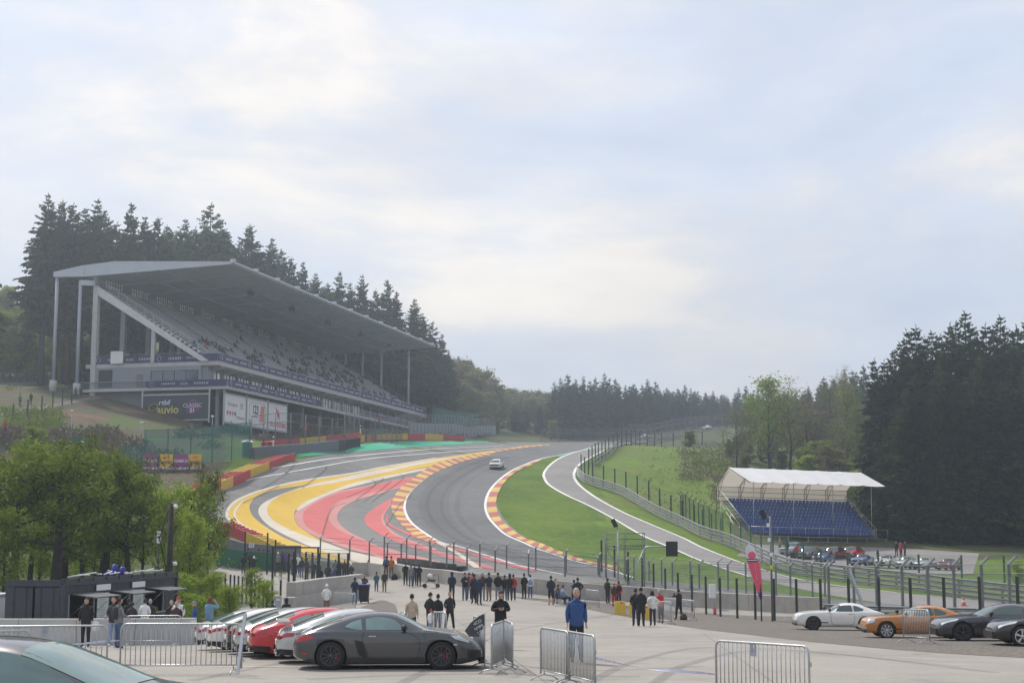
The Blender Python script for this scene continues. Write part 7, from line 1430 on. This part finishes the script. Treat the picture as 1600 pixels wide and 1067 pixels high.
for x in (9.0, 9.35, 9.6): b = MB(); b.lathe([(.09, -.12), (.10, .05), (.05, .12), (0, .16)], n=8, m=M_('cloth_orange' if x == 9.35 else 'spring_green')); b.build('sauce_bottle', None, None, tuple(t.matrix_basis @ Vector((x, -.05, 1.08)))); tag(bpy.context.scene.collection.objects[-1], {9.0: 'green bottle on the counter of the third hatch, leftmost', 9.35: 'orange bottle on the counter of the third hatch', 9.6: 'green bottle on the counter of the third hatch, right of the orange one'}[x], 'bottle')
# terrace rim and clutter on the container roof
b = MB(); b.box((CLn / 2, -.0, CH + .12), (CLn, .06, .16), m); b.box((.0, CW / 2, CH + .1), (.06, CW, .12), m)
for k in range(10): b.box((k * CLn / 9.2 + .2, -.05, CH + .12), (.08, .06, .22), m)
b.build('roof_parapet', None, t)
r2 = random.Random(9)
for k in range(16):
    b = MB(); x = 1.5 + k * .64; b.tube([(x - r2.uniform(.2, .6), r2.uniform(.1, .6), CH + .24 + r2.uniform(0, .1)), (x + r2.uniform(.3, .7), r2.uniform(.1, .9), CH + .26 + r2.uniform(0, .14))], .035, M_('canvas'), 5); o = b.build('plank'); o.matrix_world = t.matrix_basis.copy(); tag(o, 'pale stick in the pile of wood lying on the container roof', 'wood', 'pale sticks piled on the container roof')
for k, (a, y0_, y1_, lab) in enumerate(((178, 898, 882, 'larger blue fabric tube standing tilted on the container roof'), (190, 898, 886, 'smaller blue fabric tube standing tilted on the container roof'), (170, 898, 892, 'short blue bundle lying beside the tubes on the container roof'))):
    b = MB(); b.tube([P(a - 2, y0_, 68.5), P(a + 3, y1_, 68.5)], [.13, .13], M_('tube_blue'), 10); tag(b.build('fabric_tube'), lab, 'tube')
wall('concrete_wall', 'low pale grey concrete wall in front of the container bar', ground_line([(-60, 57.5), (120, 57), (305, 56.5)], 2.4), .98, .3, M_('concrete_pale'), joints=1)
b = MB(); b.box((0, 0, 0), (.2, .02, .14), M_('canvas')); o = b.build('notice'); o.location = P(303, 972, 56.2); tag(o, 'small white notice on the end of the low grey wall', 'sign')
b = MB(); b.box((0, 0, .9), (2.2, 3.6, 1.8), M_('canvas')); b.box((0, 0, 1.85), (2.3, 3.7, .1), M_('steel_grey')); g = GP(-6, 66); o = b.build('trailer', None, None, (g.x - 1.0, g.y, g.z)); tag(o, 'white trailer at the left edge, mostly outside the picture', 'trailer')
# lamp pole, its cameras and sign
g = GP(262, 76); hp = P(262, 787, 76).z - g.z; t = thing('lamp_pole', 'tall dark wooden pole with white cameras beside the container', 'pole', tuple(g))
b = MB(); b.tube([(0, 0, -.2), (0, 0, hp)], [.17, .13], M_('bark_dark'), 10); b.build('pole', None, t); b = MB(); b.tube([(-.1, 0, .3), (-.2, 0, hp * .5), (-.55, 0, hp * .72), (-.12, 0, hp - .2)], .035, M_('black'), 6); b.build('cable', None, t)
for dx_, z_ in ((.25, hp - .15), (.3, hp * .52)): b = MB(); b.lathe([(0, -.10), (.10, -.06), (.12, .04), (.05, .12), (0, .12)], (dx_, -.1, z_), n=10, m=M_('canvas')); b.beam((0, 0, z_ + .1), (dx_, -.1, z_ + .1), .05, .05, M_('canvas')); b.build('camera', None, t)
g = GP(244, 78); t = thing('information_sign', 'narrow white sign with black symbols left of the wooden pole', 'sign', (g.x, g.y, P(244, 848, 78).z)); b = MB(); b.box((0, 0, .3), (.22, .03, .62), M_('canvas')); b.build('panel', None, t)
b = MB(); b.tube([(0, .04, g.z - P(244, 848, 78).z), (0, .04, .6)], .03, M_('black_post'), 6); b.build('post', None, t)
letter(t, 'WC', 0, .47, .16, M_('trim_black'), y=-.022); letter(t, '<', 0, .12, .2, M_('trim_black'), y=-.022); b = MB(); b.box((0, -.02, .3), (.14, .01, .12), M_('trim_black')); b.build('symbol', None, t)
# feather flags
def feather(px_, Y, ytop, ybot, m, label, wid=.8, lean=0.0):
    g = GP(px_, Y); zt, zb = P(px_, ytop, Y).z - g.z, P(px_, ybot, Y).z - g.z; t = thing('feather_flag', label, 'flag', tuple(g)); L = zt - zb; rws = []
    for i in range(15): f = i / 14; z = zb + L * f; w = wid * (.12 + .88 * min(1, (f / .55)) ** .8) * (1 if f < .78 else math.sqrt(max(0, 1 - ((f - .78) / .22) ** 2)) * 1.0 + .001); x1 = .05 - lean * (1 - f) * 0; off = -(wid * 1.0) * f ** 1.2; rws.append([(off - w * .5 + w * q, .03 * math.sin(3 * q + f * 4), z) for q in np.linspace(0, 1, 6)])
    return t, rws, zt, zb, L
mat('flag_pink', (.80, .10, .18), .6, .1, 3.0); mat('flag_white', (.70, .68, .72), .6, .05); mat('flag_purple', (.10, .06, .30), .6, .1)
t, rws, zt, zb, L = feather(1190, 87, 848, 938, None, 'pink and white feather flag on a thin pole in front of the debris fence', .66)
b = MB(); b.grid(rws[2:11], M_('flag_pink')); b.grid(rws[10:], M_('flag_white')); b.grid(rws[:3], M_('flag_purple')); b.build('flag', None, t)
b = MB(); r = .22
c = (rws[11][0][0] + rws[11][-1][0]) / 2; b.add([(c + r * 1.0 * math.cos(a), -.05, rws[11][0][2] + .0 + r * math.sin(a)) for a in np.linspace(0, 2 * PI, 17)[:-1]], [tuple(range(16))], M_('flag_pink')); b.build('round_emblem', None, t)
b = MB(); b.box((c, -.055, rws[11][0][2] - .28), (.62, .01, .17), M_('banner_navy')); b.box((c, -.06, rws[11][0][2] - .28), (.6, .01, .05), M_('mark_white')); b.beam((c + .15, -.05, rws[9][0][2]), (c + .28, -.05, rws[5][0][2]), .01, .07, M_('mark_white'), up=(0, 1, 0)); b.build('lettering_band', None, t)
b = MB(); b.tube([(0, 0, 0), (.0, 0, zb + .2), (-.05, .04, zb + L * .5), (-.3, .04, zt)], [.045, .04, .025, .012], M_('black_post'), 6); b.build('pole', None, t)
# dark tilted feather banner on the barrier
q = [P(757, 958, 34.6), P(757.5, 975, 34.6), P(748, 995, 34.3), P(733, 994, 34.2), P(726, 985, 34.2), P(735, 973, 34.3), P(748, 962, 34.5)]; c = sum(q, Vector()) / 7; t = thing('feather_banner', 'small dark tilted banner with white writing hanging on a barrier', 'banner', tuple(c)); b = MB(); b.prism([p_ - c for p_ in q], (0, 0, 0), (0, .02, 0), M_('awning_grey' if False else 'charcoal_banner') if 'charcoal_banner' in MATS else mat('charcoal_banner', (.05, .05, .055), .6, .1)); b.build('cloth', None, t)
for k, (w_, x_, z_) in enumerate((('FRANCO', -.05, .03), ('CHAMPS', 0.0, -.07), ('CLUB', .05, -.17))): 
    q2 = text_mesh(w_, .1, M_('mark_white')); bb = MB(); bb.merge(q2, Matrix.Translation((x_, -.02, z_)) @ Matrix.Rotation(-.5, 4, 'Y') @ Matrix.Rotation(PI / 2, 4, 'X')); bb.build('lettering', None, t)
b = MB(); b.tube([P(757.5, 956, 34.6) - c, P(757.5, 1043, 34.6) - c], .015, M_('galvanised'), 6); b.build('pole', None, t)
# yellow barrier blocks
for a0, a1, Y, lab in ((961, 977, 86, 'yellow plastic barrier block with a faded red stripe, leftmost'), (983, 990, 84, 'yellow plastic barrier block half hidden behind the black trousers'), (1004, 1014, 82, 'yellow plastic barrier block right of the long black coat')):
    g = GP((a0 + a1) / 2, Y); w = (a1 - a0) / 2300 * Y; t = thing('barrier_block', lab, 'barrier block', tuple(g), -.15, 'yellow barrier blocks'); b = MB(); b.prism([Vector((x, y, z)) for x, y, z in ((-w / 2, -.25, 0), (-w / 2, .25, 0), (-w / 2, .12, .75), (-w / 2, -.12, .75))], (0, 0, 0), (w, 0, 0), mat('plastic_yellow', (.60, .40, .03), .5, .15, 3.0)); b.build('shell', None, t)
    b = MB(); b.add([(-w * .25, -.20, .06), (-w * .0, -.20, .06), (w * .3, -.135, .70), (w * .05, -.135, .70)], [(0, 1, 2, 3)], M_('mark_red')); b.build('stripe', None, t)
# scaffold tower, speakers, signal board
def T(px_, py_, Y): return P(px_, py_, Y)
g = GP(948, 112); t = thing('scaffold_tower', 'light steel scaffold frame with a loudspeaker on top beside the track', 'scaffold', tuple(g)); b = MB(); o_ = g
w = (1007 - 948) / 2300 * 112; ht = P(948, 832, 112).z - g.z; h2 = P(948, 842, 112).z - g.z; h3 = P(948, 852, 112).z - g.z
for x in (0, w * .5, w):
    for y in (0, 1.4): b.tube([(x, y, 0), (x, y, ht)], .035, M_('post_grey'), 6)
for z in (ht - .05, h2, h3, h3 - .25):
    for y in (0, 1.4): b.tube([(-.05, y, z), (w + .05, y, z)], .03, M_('post_grey'), 5)
for i in range(10): b.tube([(w * i / 10, 0, h3), (w * (i + .5) / 10, 0, h3 - .25), (w * (i + 1) / 10, 0, h3)], .02, M_('dark_metal'), 4)
b.tube([(0, 0, h3 - .3), (w * .5, 0, .4)], .03, M_('post_grey'), 5); b.build('frame', None, t)
g = GP(966, 110); hz_ = P(966, 817, 110).z - g.z; t = thing('speaker_pole', 'grey pole with a tilted black loudspeaker above the scaffold', 'pole', tuple(g)); b = MB(); b.tube([(0, 0, 0), (0, 0, hz_ - .2)], .06, M_('galvanised'), 8); b.build('pole', None, t)
b = MB(); b.box((-.25, 0, hz_), (.32, .3, .62), M_('black'), mtx=Matrix.Rotation(-.45, 3, 'Y')); b.build('loudspeaker', None, t)
g = GP(1007, 110); hz_ = P(1007, 854, 110).z - g.z; t = thing('signal_board', 'black square board on a white cantilever arm beside the track', 'signal board', tuple(g)); b = MB(); x1 = (1041 - 1007) / 2300 * 110
b.tube([(0, 0, 0), (0, 0, hz_ - .15), (.15, 0, hz_), (x1, 0, hz_)], .05, M_('galvanised'), 8); b.tube([(-.02, 0, hz_ - .2), (-1.3, 0, .2)], .035, M_('galvanised'), 6); b.build('mast', None, t)
b = MB(); b.box((x1 + .43, 0, hz_ - .15), (.86, .14, 1.1), M_('black')); b.build('board', None, t)
g = GP(1207, 86.5); hz_ = P(1207, 806, 86.5).z - g.z; t = thing('camera_pole', 'tall grey pole with black loudspeaker and small boxes in front of the covered stand', 'pole', tuple(g)); b = MB(); b.tube([(0, 0, 0), (0, 0, hz_)], .06, M_('post_grey'), 8); b.tube([(0, 0, hz_ - .1), (-.35, 0, hz_ + .05)], .03, M_('galvanised'), 6); b.build('pole', None, t)
b = MB(); b.box((-.42, 0, hz_ + .1), (.26, .26, .56), M_('black'), mtx=Matrix.Rotation(-.45, 3, 'Y')); b.build('loudspeaker', None, t)
for py_, mm, dx_ in ((820, 'canvas', -.15), (843, 'canvas', -.1), (886, 'mark_yellow', 0), (866, 'canvas', .0)): b = MB(); b.box((dx_, -.1, P(1207, py_, 86.5).z - g.z), (.15, .12, .22), M_(mm)); b.build('fitting', None, t)
# block wall of the terrace, its gate and fences
mat('block_concrete', (.42, .40, .37), .9, .15, 1.0, bump=.15, col2=(.33, .31, .29))
for k, (l, h_, lab) in enumerate((([(450, 90), (478, 93), (520, 98), (560, 104)], .85, 'lower course of large pale concrete blocks edging the terrace'), ([(454, 91.2), (480, 94.2), (522, 99.2), (562, 105.2)], 1.7, 'upper course of large pale concrete blocks edging the terrace'), ([(462, 108), (500, 110), (540, 113)], 1.0, 'rear row of pale concrete blocks behind the green mesh panels'))):
    wall('block_wall', lab, ground_line(l, 1.5), h_, .6, M_('block_concrete'), joints=1)
fence('wire_mesh_fence', 'row of black posts with fine mesh descending beside the bright bushes', ground_line([(336, 104), (360, 101), (385, 97), (425, 91)], 1.1), 1.75, .05, M_('black_post'), M_('debris_mesh'), rails=(), square=True)
fence('wire_mesh_fence', 'tall green mesh panels on dark posts along the terrace', ground_line([(477, 112), (500, 110), (524, 109), (543, 108)], 1.15), 3.1, .06, M_('black_post'), M_('wire_mesh_dark'), rails=(1.0,), square=True)
g = GP(425, 108); t = thing('gate_frame', 'tall black gate frame with a cross beam in front of the crowd', 'gate', tuple(g)); x1 = (495 - 425) / 2300 * 108; ht = P(425, 856, 108).z - g.z
for x in (0, x1 * .5, x1): b = MB(); b.box((x, 0, ht / 2), (.14 if x != x1 * .5 else .08, .12, ht), M_('black_post')); b.build('post', None, t)
b = MB(); b.box((x1 / 2, 0, ht + .04), (x1 + .2, .12, .1), M_('black_post')); b.build('beam', None, t); b = MB(); b.add([(0, 0, 1.9), (x1, 0, 1.9), (x1, 0, ht), (0, 0, ht)], [(0, 1, 2, 3)], M_('debris_mesh')); b.build('wire_mesh', None, t)
for a, Y, y_, lab in ((382, 126, 830, 'single tall black post left of the white notice'), (417, 125, 832, 'single tall black post above the crowd'), (429.5, 124, 843, 'shorter black post beside the gate frame'), (450, 92, 864, 'thick black fence post at the front of the terrace'), (438, 95, 892, 'black post carrying a small yellow sign'), (458, 108, 862, 'slim black post behind the thick front post')):
    g = GP(a, Y); b = MB(); b.box((0, 0, (P(a, y_, Y).z - g.z) / 2), (.12, .12, P(a, y_, Y).z - g.z), M_('black_post')); tag(b.build('fence_post', None, None, tuple(g)), lab, 'post')
wall('green_fence', 'solid green fence panel behind the terrace crowd', ground_line([(336, 128), (375, 128), (447, 127.6)], 3), 1.5, .08, mat('fence_green', (.02, .13, .07), .6, .1))
g = P(393, 852, 127.6); t = thing('notice', 'small white notice with lines of text on the dark retaining wall', 'sign', tuple(g)); b = MB(); b.box((0, 0, 0), (.45, .04, .35), M_('canvas')); b.build('panel', None, t); b = MB()
for z in (.1, 0, -.1): b.box((0, -.025, z), (.32, .01, .035), M_('mark_purple'))
b.build('lettering', None, t)
g = P(438, 900, 94.5); t = thing('notice', 'small yellow and white sign on a post by the block wall', 'sign', tuple(g)); b = MB(); b.box((0, 0, .12), (.16, .03, .2), M_('plastic_yellow')); b.box((0, 0, -.12), (.16, .03, .24), M_('canvas')); b.build('panel', None, t)
g = P(435, 942, 82); b = MB(); b.box((0, 0, -.1), (.3, .25, 1.0), M_('steel_grey')); b.box((0, -.13, .2), (.2, .02, .1), M_('canvas')); o = b.build('control_box', None, None, tuple(g)); tag(o, 'grey control cabinet between the two seated people', 'cabinet')
# wheelie bin
g = GP(569, 97); t = thing('wheelie_bin', 'black wheelie bin with a blue lid beside the block wall', 'bin', tuple(g)); b = MB(); vs = [(-.26, -.3, .1), (.26, -.3, .1), (.26, .3, .1), (-.26, .3, .1), (-.33, -.4, 1.12), (.33, -.4, 1.12), (.33, .36, 1.12), (-.33, .36, 1.12)]; b.add(vs, [(0, 3, 2, 1), (4, 5, 6, 7), (0, 1, 5, 4), (1, 2, 6, 5), (2, 3, 7, 6), (3, 0, 4, 7)], M_('black')); b.build('body', None, t)
b = MB(); b.box((0, -.02, 1.18), (.74, .84, .08), mat('lid_blue', (.03, .07, .30), .5, .1)); b.build('lid', None, t)
for x in (-.24, .24): b = MB(); b.lathe([(.02, -.03), (.11, -.03), (.11, .03), (.02, .03)], (x, .3, .11), 'x', 12, M_('tyre')); b.build('wheel', None, t)
# stroller
g = GP(673, 111); t = thing('stroller', 'three-wheeled stroller with a pale hood beside the wall', 'stroller', tuple(g), .1)
b = MB(); b.tube([(-.45, 0, .15), (-.1, 0, .75), (.35, 0, 1.0)], .02, M_('black'), 6); b.tube([(.5, 0, .15), (-.35, 0, .8)], .02, M_('black'), 6); b.tube([(.35, 0, 1.0), (.55, 0, .95), (.62, 0, .4)], .02, M_('black'), 6); b.build('frame', None, t)
b = MB(); b.lathe([(0, -.1), (.15, -.08), (.2, .02), (.15, .14), (0, .2)], (-.05, 0, .86), n=10, m=M_('cloth_white')); b.build('hood', None, t); b = MB(); b.box((.08, 0, .55), (.55, .36, .14), M_('cloth_navy')); b.build('seat', None, t)
for x, y in ((-.45, -.25), (-.45, .25), (.52, 0)): b = MB(); b.lathe([(.02, -.02), (.15, -.02), (.16, 0), (.15, .02), (.02, .02)], (x, y, .16), 'y', 14, M_('tyre')); b.build('wheel', None, t)
g = GP(616, 119); b = MB(); b.lathe([(0, 0), (.3, .02), (.26, .25), (.1, .5), (0, .52)], n=9, m=M_('cloth_black')); tag(b.build('rucksack', None, None, tuple(g)), 'black rucksack lying at the foot of the concrete wall', 'bag')
g = GP(563, 85); b = MB(); b.box((0, 0, .1), (.75, .22, .12), M_('rust')); b.box((.2, .1, .19), (.3, .2, .08), M_('rust')); tag(b.build('timber', None, None, tuple(g)), 'short brown timber lying on the gravel mound', 'timber')
g = GP(1506, 95); t = thing('traffic_cone', 'red and white traffic cone beyond the mesh fence at the right', 'cone', tuple(g)); b = MB(); b.lathe([(.16, .03), (.12, .25)], n=12, m=M_('mark_red')); b.lathe([(.12, .25), (.09, .38)], n=12, m=M_('canvas')); b.lathe([(.09, .38), (.05, .55), (0, .56)], n=12, m=M_('mark_red')); b.build('body', None, t); b = MB(); b.box((0, 0, .02), (.42, .42, .04), M_('mark_red')); b.build('base', None, t)
g = GP(386, 176); t = thing('portable_toilet', 'green portable toilet cabin with a pale roof beside the tyre barrier', 'toilet', (g.x, g.y, P(386, 716, 176).z), .2); b = MB(); b.box((0, 0, .95), (1.15, 1.15, 1.9), mat('toilet_green', (.03, .20, .15), .5, .1)); b.build('cabin', None, t); b = MB(); b.lathe([(.75, 0), (.70, .12), (.5, .25), (0, .3)], (0, 0, 1.9), n=4, m=M_('canvas')); b.build('roof', None, t); b = MB(); b.box((0, -.59, .95), (.7, .03, 1.7), M_('green_post')); b.build('door', None, t)
g = GP(120, 156); t = thing('green_gate', 'dark green sheet gate with a small white notice above the alders', 'gate', (g.x, g.y, P(120, 707, 156).z)); b = MB(); b.box((0, 0, .8), (1.9, .1, 1.7), M_('green_post')); b.build('panel', None, t); b = MB(); b.box((.5, -.07, 1.2), (.3, .02, .3), M_('canvas')); b.build('notice', None, t)
for a, y0_, y1_, Y, lab in ((110, 642, 698, 190, 'thin pale pole on the bank under the grandstand'), (331, 650, 690, 200, 'thin pole with a white dome camera beside the dark board'), (221, 660, 680, 180, 'short pole with a pale lamp on the left bank'), (6, 840, 900, 90, 'thin pole at the left edge among the trees')):
    g = P(a, y1_ + 3, Y); b = MB(); hz_ = P(a, y0_, Y).z - g.z; b.tube([(0, 0, -.4), (0, 0, hz_)], .06, M_('steel_grey'), 6); b.lathe([(0, -.2), (.22, -.1), (.22, .05), (0, .12)], (0, 0, hz_), n=8, m=M_('canvas')); tag(b.build('camera_post', None, None, tuple(g)), lab, 'post')
for a, y_, Y, lab in ((427, 685, 180, 'white marker post left of the grey tyre wall'), (563, 665, 222, 'white marker post above the far barrier blocks')):
    g = P(a, y_ + 12, Y); b = MB(); b.box((0, 0, .6), (.16, .1, 1.3), M_('canvas')); b.box((0, -.01, .9), (.165, .1, .25), M_('black')); tag(b.build('marker_post', None, None, tuple(g)), lab, 'post')
g = P(573, 663, 226); b = MB(); b.box((0, 0, 0), (.9, .3, 1.1), M_('black')); b.box((0, .1, -1.8), (.12, .12, 2.6), M_('dark_metal')); tag(b.build('light_panel', None, None, tuple(g)), 'black signal light panel in front of the grandstand base', 'signal')
for a, y_, Y, lab in ((592, 651, 250, 'marshal in orange-red standing on the balcony walkway'), (478, 668, 196, 'marshal in red behind the pipe frame fence')):
    g = P(a, y_ + 8, Y); person(a, Y, 1.7, .3, 'red', 'charcoal', lab, z=g.z - .4)
for a, Y, lab in ((64, 201, 'left'), ): pass
fence('wire_mesh_fence', 'dark post fence along the upper path left of the grandstand', ground_line([(-20, 238), (50, 240), (125, 242)], 3.0), 2.3, .07, M_('black_post'), M_('wire_mesh'), rails=(), square=True)
fence('wire_mesh_fence', 'dark post fence along the lower path left of the grandstand', ground_line([(20, 196), (70, 203), (112, 212)], 3.4), 2.3, .07, M_('black_post'), M_('wire_mesh'), rails=(), square=True)
# ------------------------------------------------------------------ covered stand on the right
Ysf = 178.0; O2 = Vector((P(1170, 846, Ysf).x, Ysf, P(1170, 857, Ysf).z)); RZ2 = R(17.4); WD = 18.9
cv = thing('covered_stand', 'temporary grandstand with blue seats under a white canvas roof', 'grandstand', tuple(O2), RZ2); cv.rotation_euler = (0, R(1.3), RZ2)
def cp(mb, name, par=None): return mb.build(name, None, par or cv)
zf = P(1170, 822, Ysf).z - O2.z        # top of the front rail
nr = 10; y0s, z0s, y1s, z1s = .8, zf - 1.15, 7.6, P(1130, 778, 187).z - O2.z - .35
st = M_('galvanised'); b = MB()
for i in range(nr + 1):
    y = lerp(y0s, y1s, i / nr); z = lerp(z0s, z1s, i / nr); b.box((WD / 2, y, z - .06), (WD - 1.2, .62, .07), M_('dark_metal'))
cp(b, 'deck')
for k in range(8):
    b = MB(); x = k * WD / 7
    for y, z in ((.3, zf - .9), (2.6, lerp(z0s, z1s, .3)), (5.0, lerp(z0s, z1s, .62)), (7.8, z1s)):
        b.tube([(x, y, -.5), (x, y, max(.2, z - .1))], .04, st, 5)
    b.tube([(x, .3, .2), (x, 7.8, z1s - .3)], .035, st, 5); b.tube([(x, .3, zf - 1.6), (x, 7.8, .2)], .03, st, 4); cp(b, 'scaffold_frame')
b = MB()
b.box((WD / 2, 1.4, .55), (WD - .4, .05, 1.3), M_('black'))
for z in (.1, .55, 1.0): b.tube([(0, .25, z), (WD, .25, z)], .03, st, 5)
for k in range(14): b.tube([(k * WD / 13, .25, .1), ((k + 1) * WD / 13, .25, 1.0)], .022, st, 4)
cp(b, 'front_bracing')
# seats: one part per row
for i in range(nr):
    y = lerp(y0s, y1s, i / nr) + .1; z = lerp(z0s, z1s, i / nr); b = MB()
    for s_ in range(33):
        x = 1.0 + s_ * .515 + (.0 if i else 0)
        if x > WD - .9: break
        b.box((x, y, z + .40), (.42, .36, .05), M_('blue_seat')); b.box((x, y + .2, z + .60), (.42, .05, .36), M_('blue_seat'), mtx=Matrix.Rotation(-.15, 3, 'X'))
        if rng.random() < .2: b.box((x + .05, y - .14, z + .43), (.09, .05, .03), M_('mark_white'))
    cp(b, 'seat_row')
b = MB()
for k in range(11): b.tube([(k * WD / 10, -.05, zf - 1.15), (k * WD / 10, -.05, zf)], .03, st, 5)
b.tube([(0, -.05, zf), (WD, -.05, zf)], .035, st, 6); b.tube([(0, -.05, zf - 1.1), (WD, -.05, zf - 1.1)], .03, st, 5); cp(b, 'front_rail')
for x in (-.05, WD - 1.5):
    b = MB(); b.tube([(x, -.05, zf), (x - (.0 if x < 1 else 0), 7.8, z1s + 1.25)], .035, st, 6); b.tube([(x, .1, zf - 1.1), (x, 7.8, z1s + .1)], .03, st, 5); b.add([(x, 0, zf - 1.1), (x, 7.8, z1s + .1), (x, 7.8, z1s + 1.2), (x, 0, zf)], [(0, 1, 2, 3)], M_('rail_mesh')); cp(b, 'side_rail')
# canopy frames and canvas
zr = P(1140, 731, 184).z - O2.z; zef = P(1170, 753, Ysf).z - O2.z; zer = P(1120, 760, 187).z - O2.z; yr, yf, yb = 5.6, -.2, 9.0
bay = WD / 6 * 1.0
for k in range(7):
    x = k * bay * .98 + .0; b = MB(); m = M_('rust') if False else mat('truss', (.20, .17, .15), .6, .15)
    b.tube([(x, yb, -.4), (x, yb, zer), (x, yr, zr), (x, yf, zef)], .05, m, 5); b.tube([(x, yb - .5, z1s), (x, yb - .5, zer + .1), (x, yr, zr - .45)], .04, m, 5)
    b.tube([(x, 7.0, lerp(zr, zer, .4) - .1), (x, 8.4, zer - 1.2)], .035, m, 4); cp(b, 'roof_truss')
b = MB()
for z in (z1s + .6, z1s + 1.2, z1s + 1.8, zer): b.tube([(0, yb - .1, z), (6 * bay * .98, yb - .1, z)], .035, M_('truss'), 5)
cp(b, 'rear_purlins')
for k in range(4): b = MB(); x = 1.2 + k * (WD - 1.6) / 3.2; b.tube([(x, 1.2, z0s), (x, 1.2, zef + .18)], .045, st, 6); cp(b, 'front_prop')
for k in range(6):
    rws = []; x0, x1 = k * bay * .98, (k + 1) * bay * .98
    for u in np.linspace(0, 1, 7):
        row = []
        for f in np.linspace(0, 1, 9):
            y = lerp(yr, yf, f); z = lerp(zr, zef, f) + .06; sag = -.07 * math.sin(PI * u) * (.4 + .6 * f) * 1.0; row.append((lerp(x0, x1, u), y - (.0), z + sag + .03 * (1 if u in (0, 1) else 0)))
        rws.append(row)
    b = MB(); b.grid(rws, M_('roof_cloth')); cp(b, 'roof_canvas')
    rws = [[(lerp(x0, x1, u), lerp(yr, yb, f), lerp(zr, zer, f) + .06 - .08 * math.sin(PI * u)) for f in np.linspace(0, 1, 6)] for u in np.linspace(0, 1, 5)]; b = MB(); b.grid(rws, M_('canvas_in'), flip=True); cp(b, 'rear_roof_canvas')
    b = MB(); b.grid([[(lerp(x0, x1, u), yb + .06 + .03 * math.sin(PI * u), z) for z in np.linspace(z1s + .1, zer, 4)] for u in np.linspace(0, 1, 4)], M_('canvas_in')); cp(b, 'rear_canvas')
g = GP(1113.5, 100); t = thing('control_box', 'white control box on a thin post behind the black fence posts', 'control box', tuple(g)); b = MB(); b.box((0, 0, P(1113, 923, 100).z - g.z), (.42, .25, .9), M_('canvas')); b.build('cabinet', None, t); b = MB(); b.box((0, .1, .6), (.06, .06, 1.3), M_('galvanised')); b.build('post', None, t)
g = GP(1117, 97); b = MB(); b.lathe([(0, 0), (.10, .01), (.10, .38), (.05, .46), (.04, .54), (0, .55)], n=10, m=M_('mark_red')); tag(b.build('fire_extinguisher', None, None, tuple(g)), 'red fire extinguisher standing by the concrete wall', 'extinguisher')
g = GP(1068, 84); b = MB(); b.lathe([(0, 0), (.2, .02), (.22, .18), (.14, .34), (0, .38)], n=9, m=M_('cloth_brown')); tag(b.build('rucksack', None, None, tuple(g)), 'brown rucksack at the feet of the photographer in black', 'bag')
# ------------------------------------------------------------------ haze
def haze_box():
    mb = MB(); mb.box((0, 380, 38), (1100, 900, 110)); m = bpy.data.materials.new('haze'); m.use_nodes = True; t = m.node_tree
    t.nodes.clear(); o = N(t, 'ShaderNodeOutputMaterial'); pv = N(t, 'ShaderNodeVolumePrincipled')
    pv.inputs['Color'].default_value = (.78, .88, 1.0, 1); pv.inputs['Density'].default_value = .00070; pv.inputs['Anisotropy'].default_value = .70
    t.links.new(pv.outputs[0], o.inputs['Volume']); ob = mb.build('haze', m); tag(ob, kind='stuff'); return ob
haze_box()
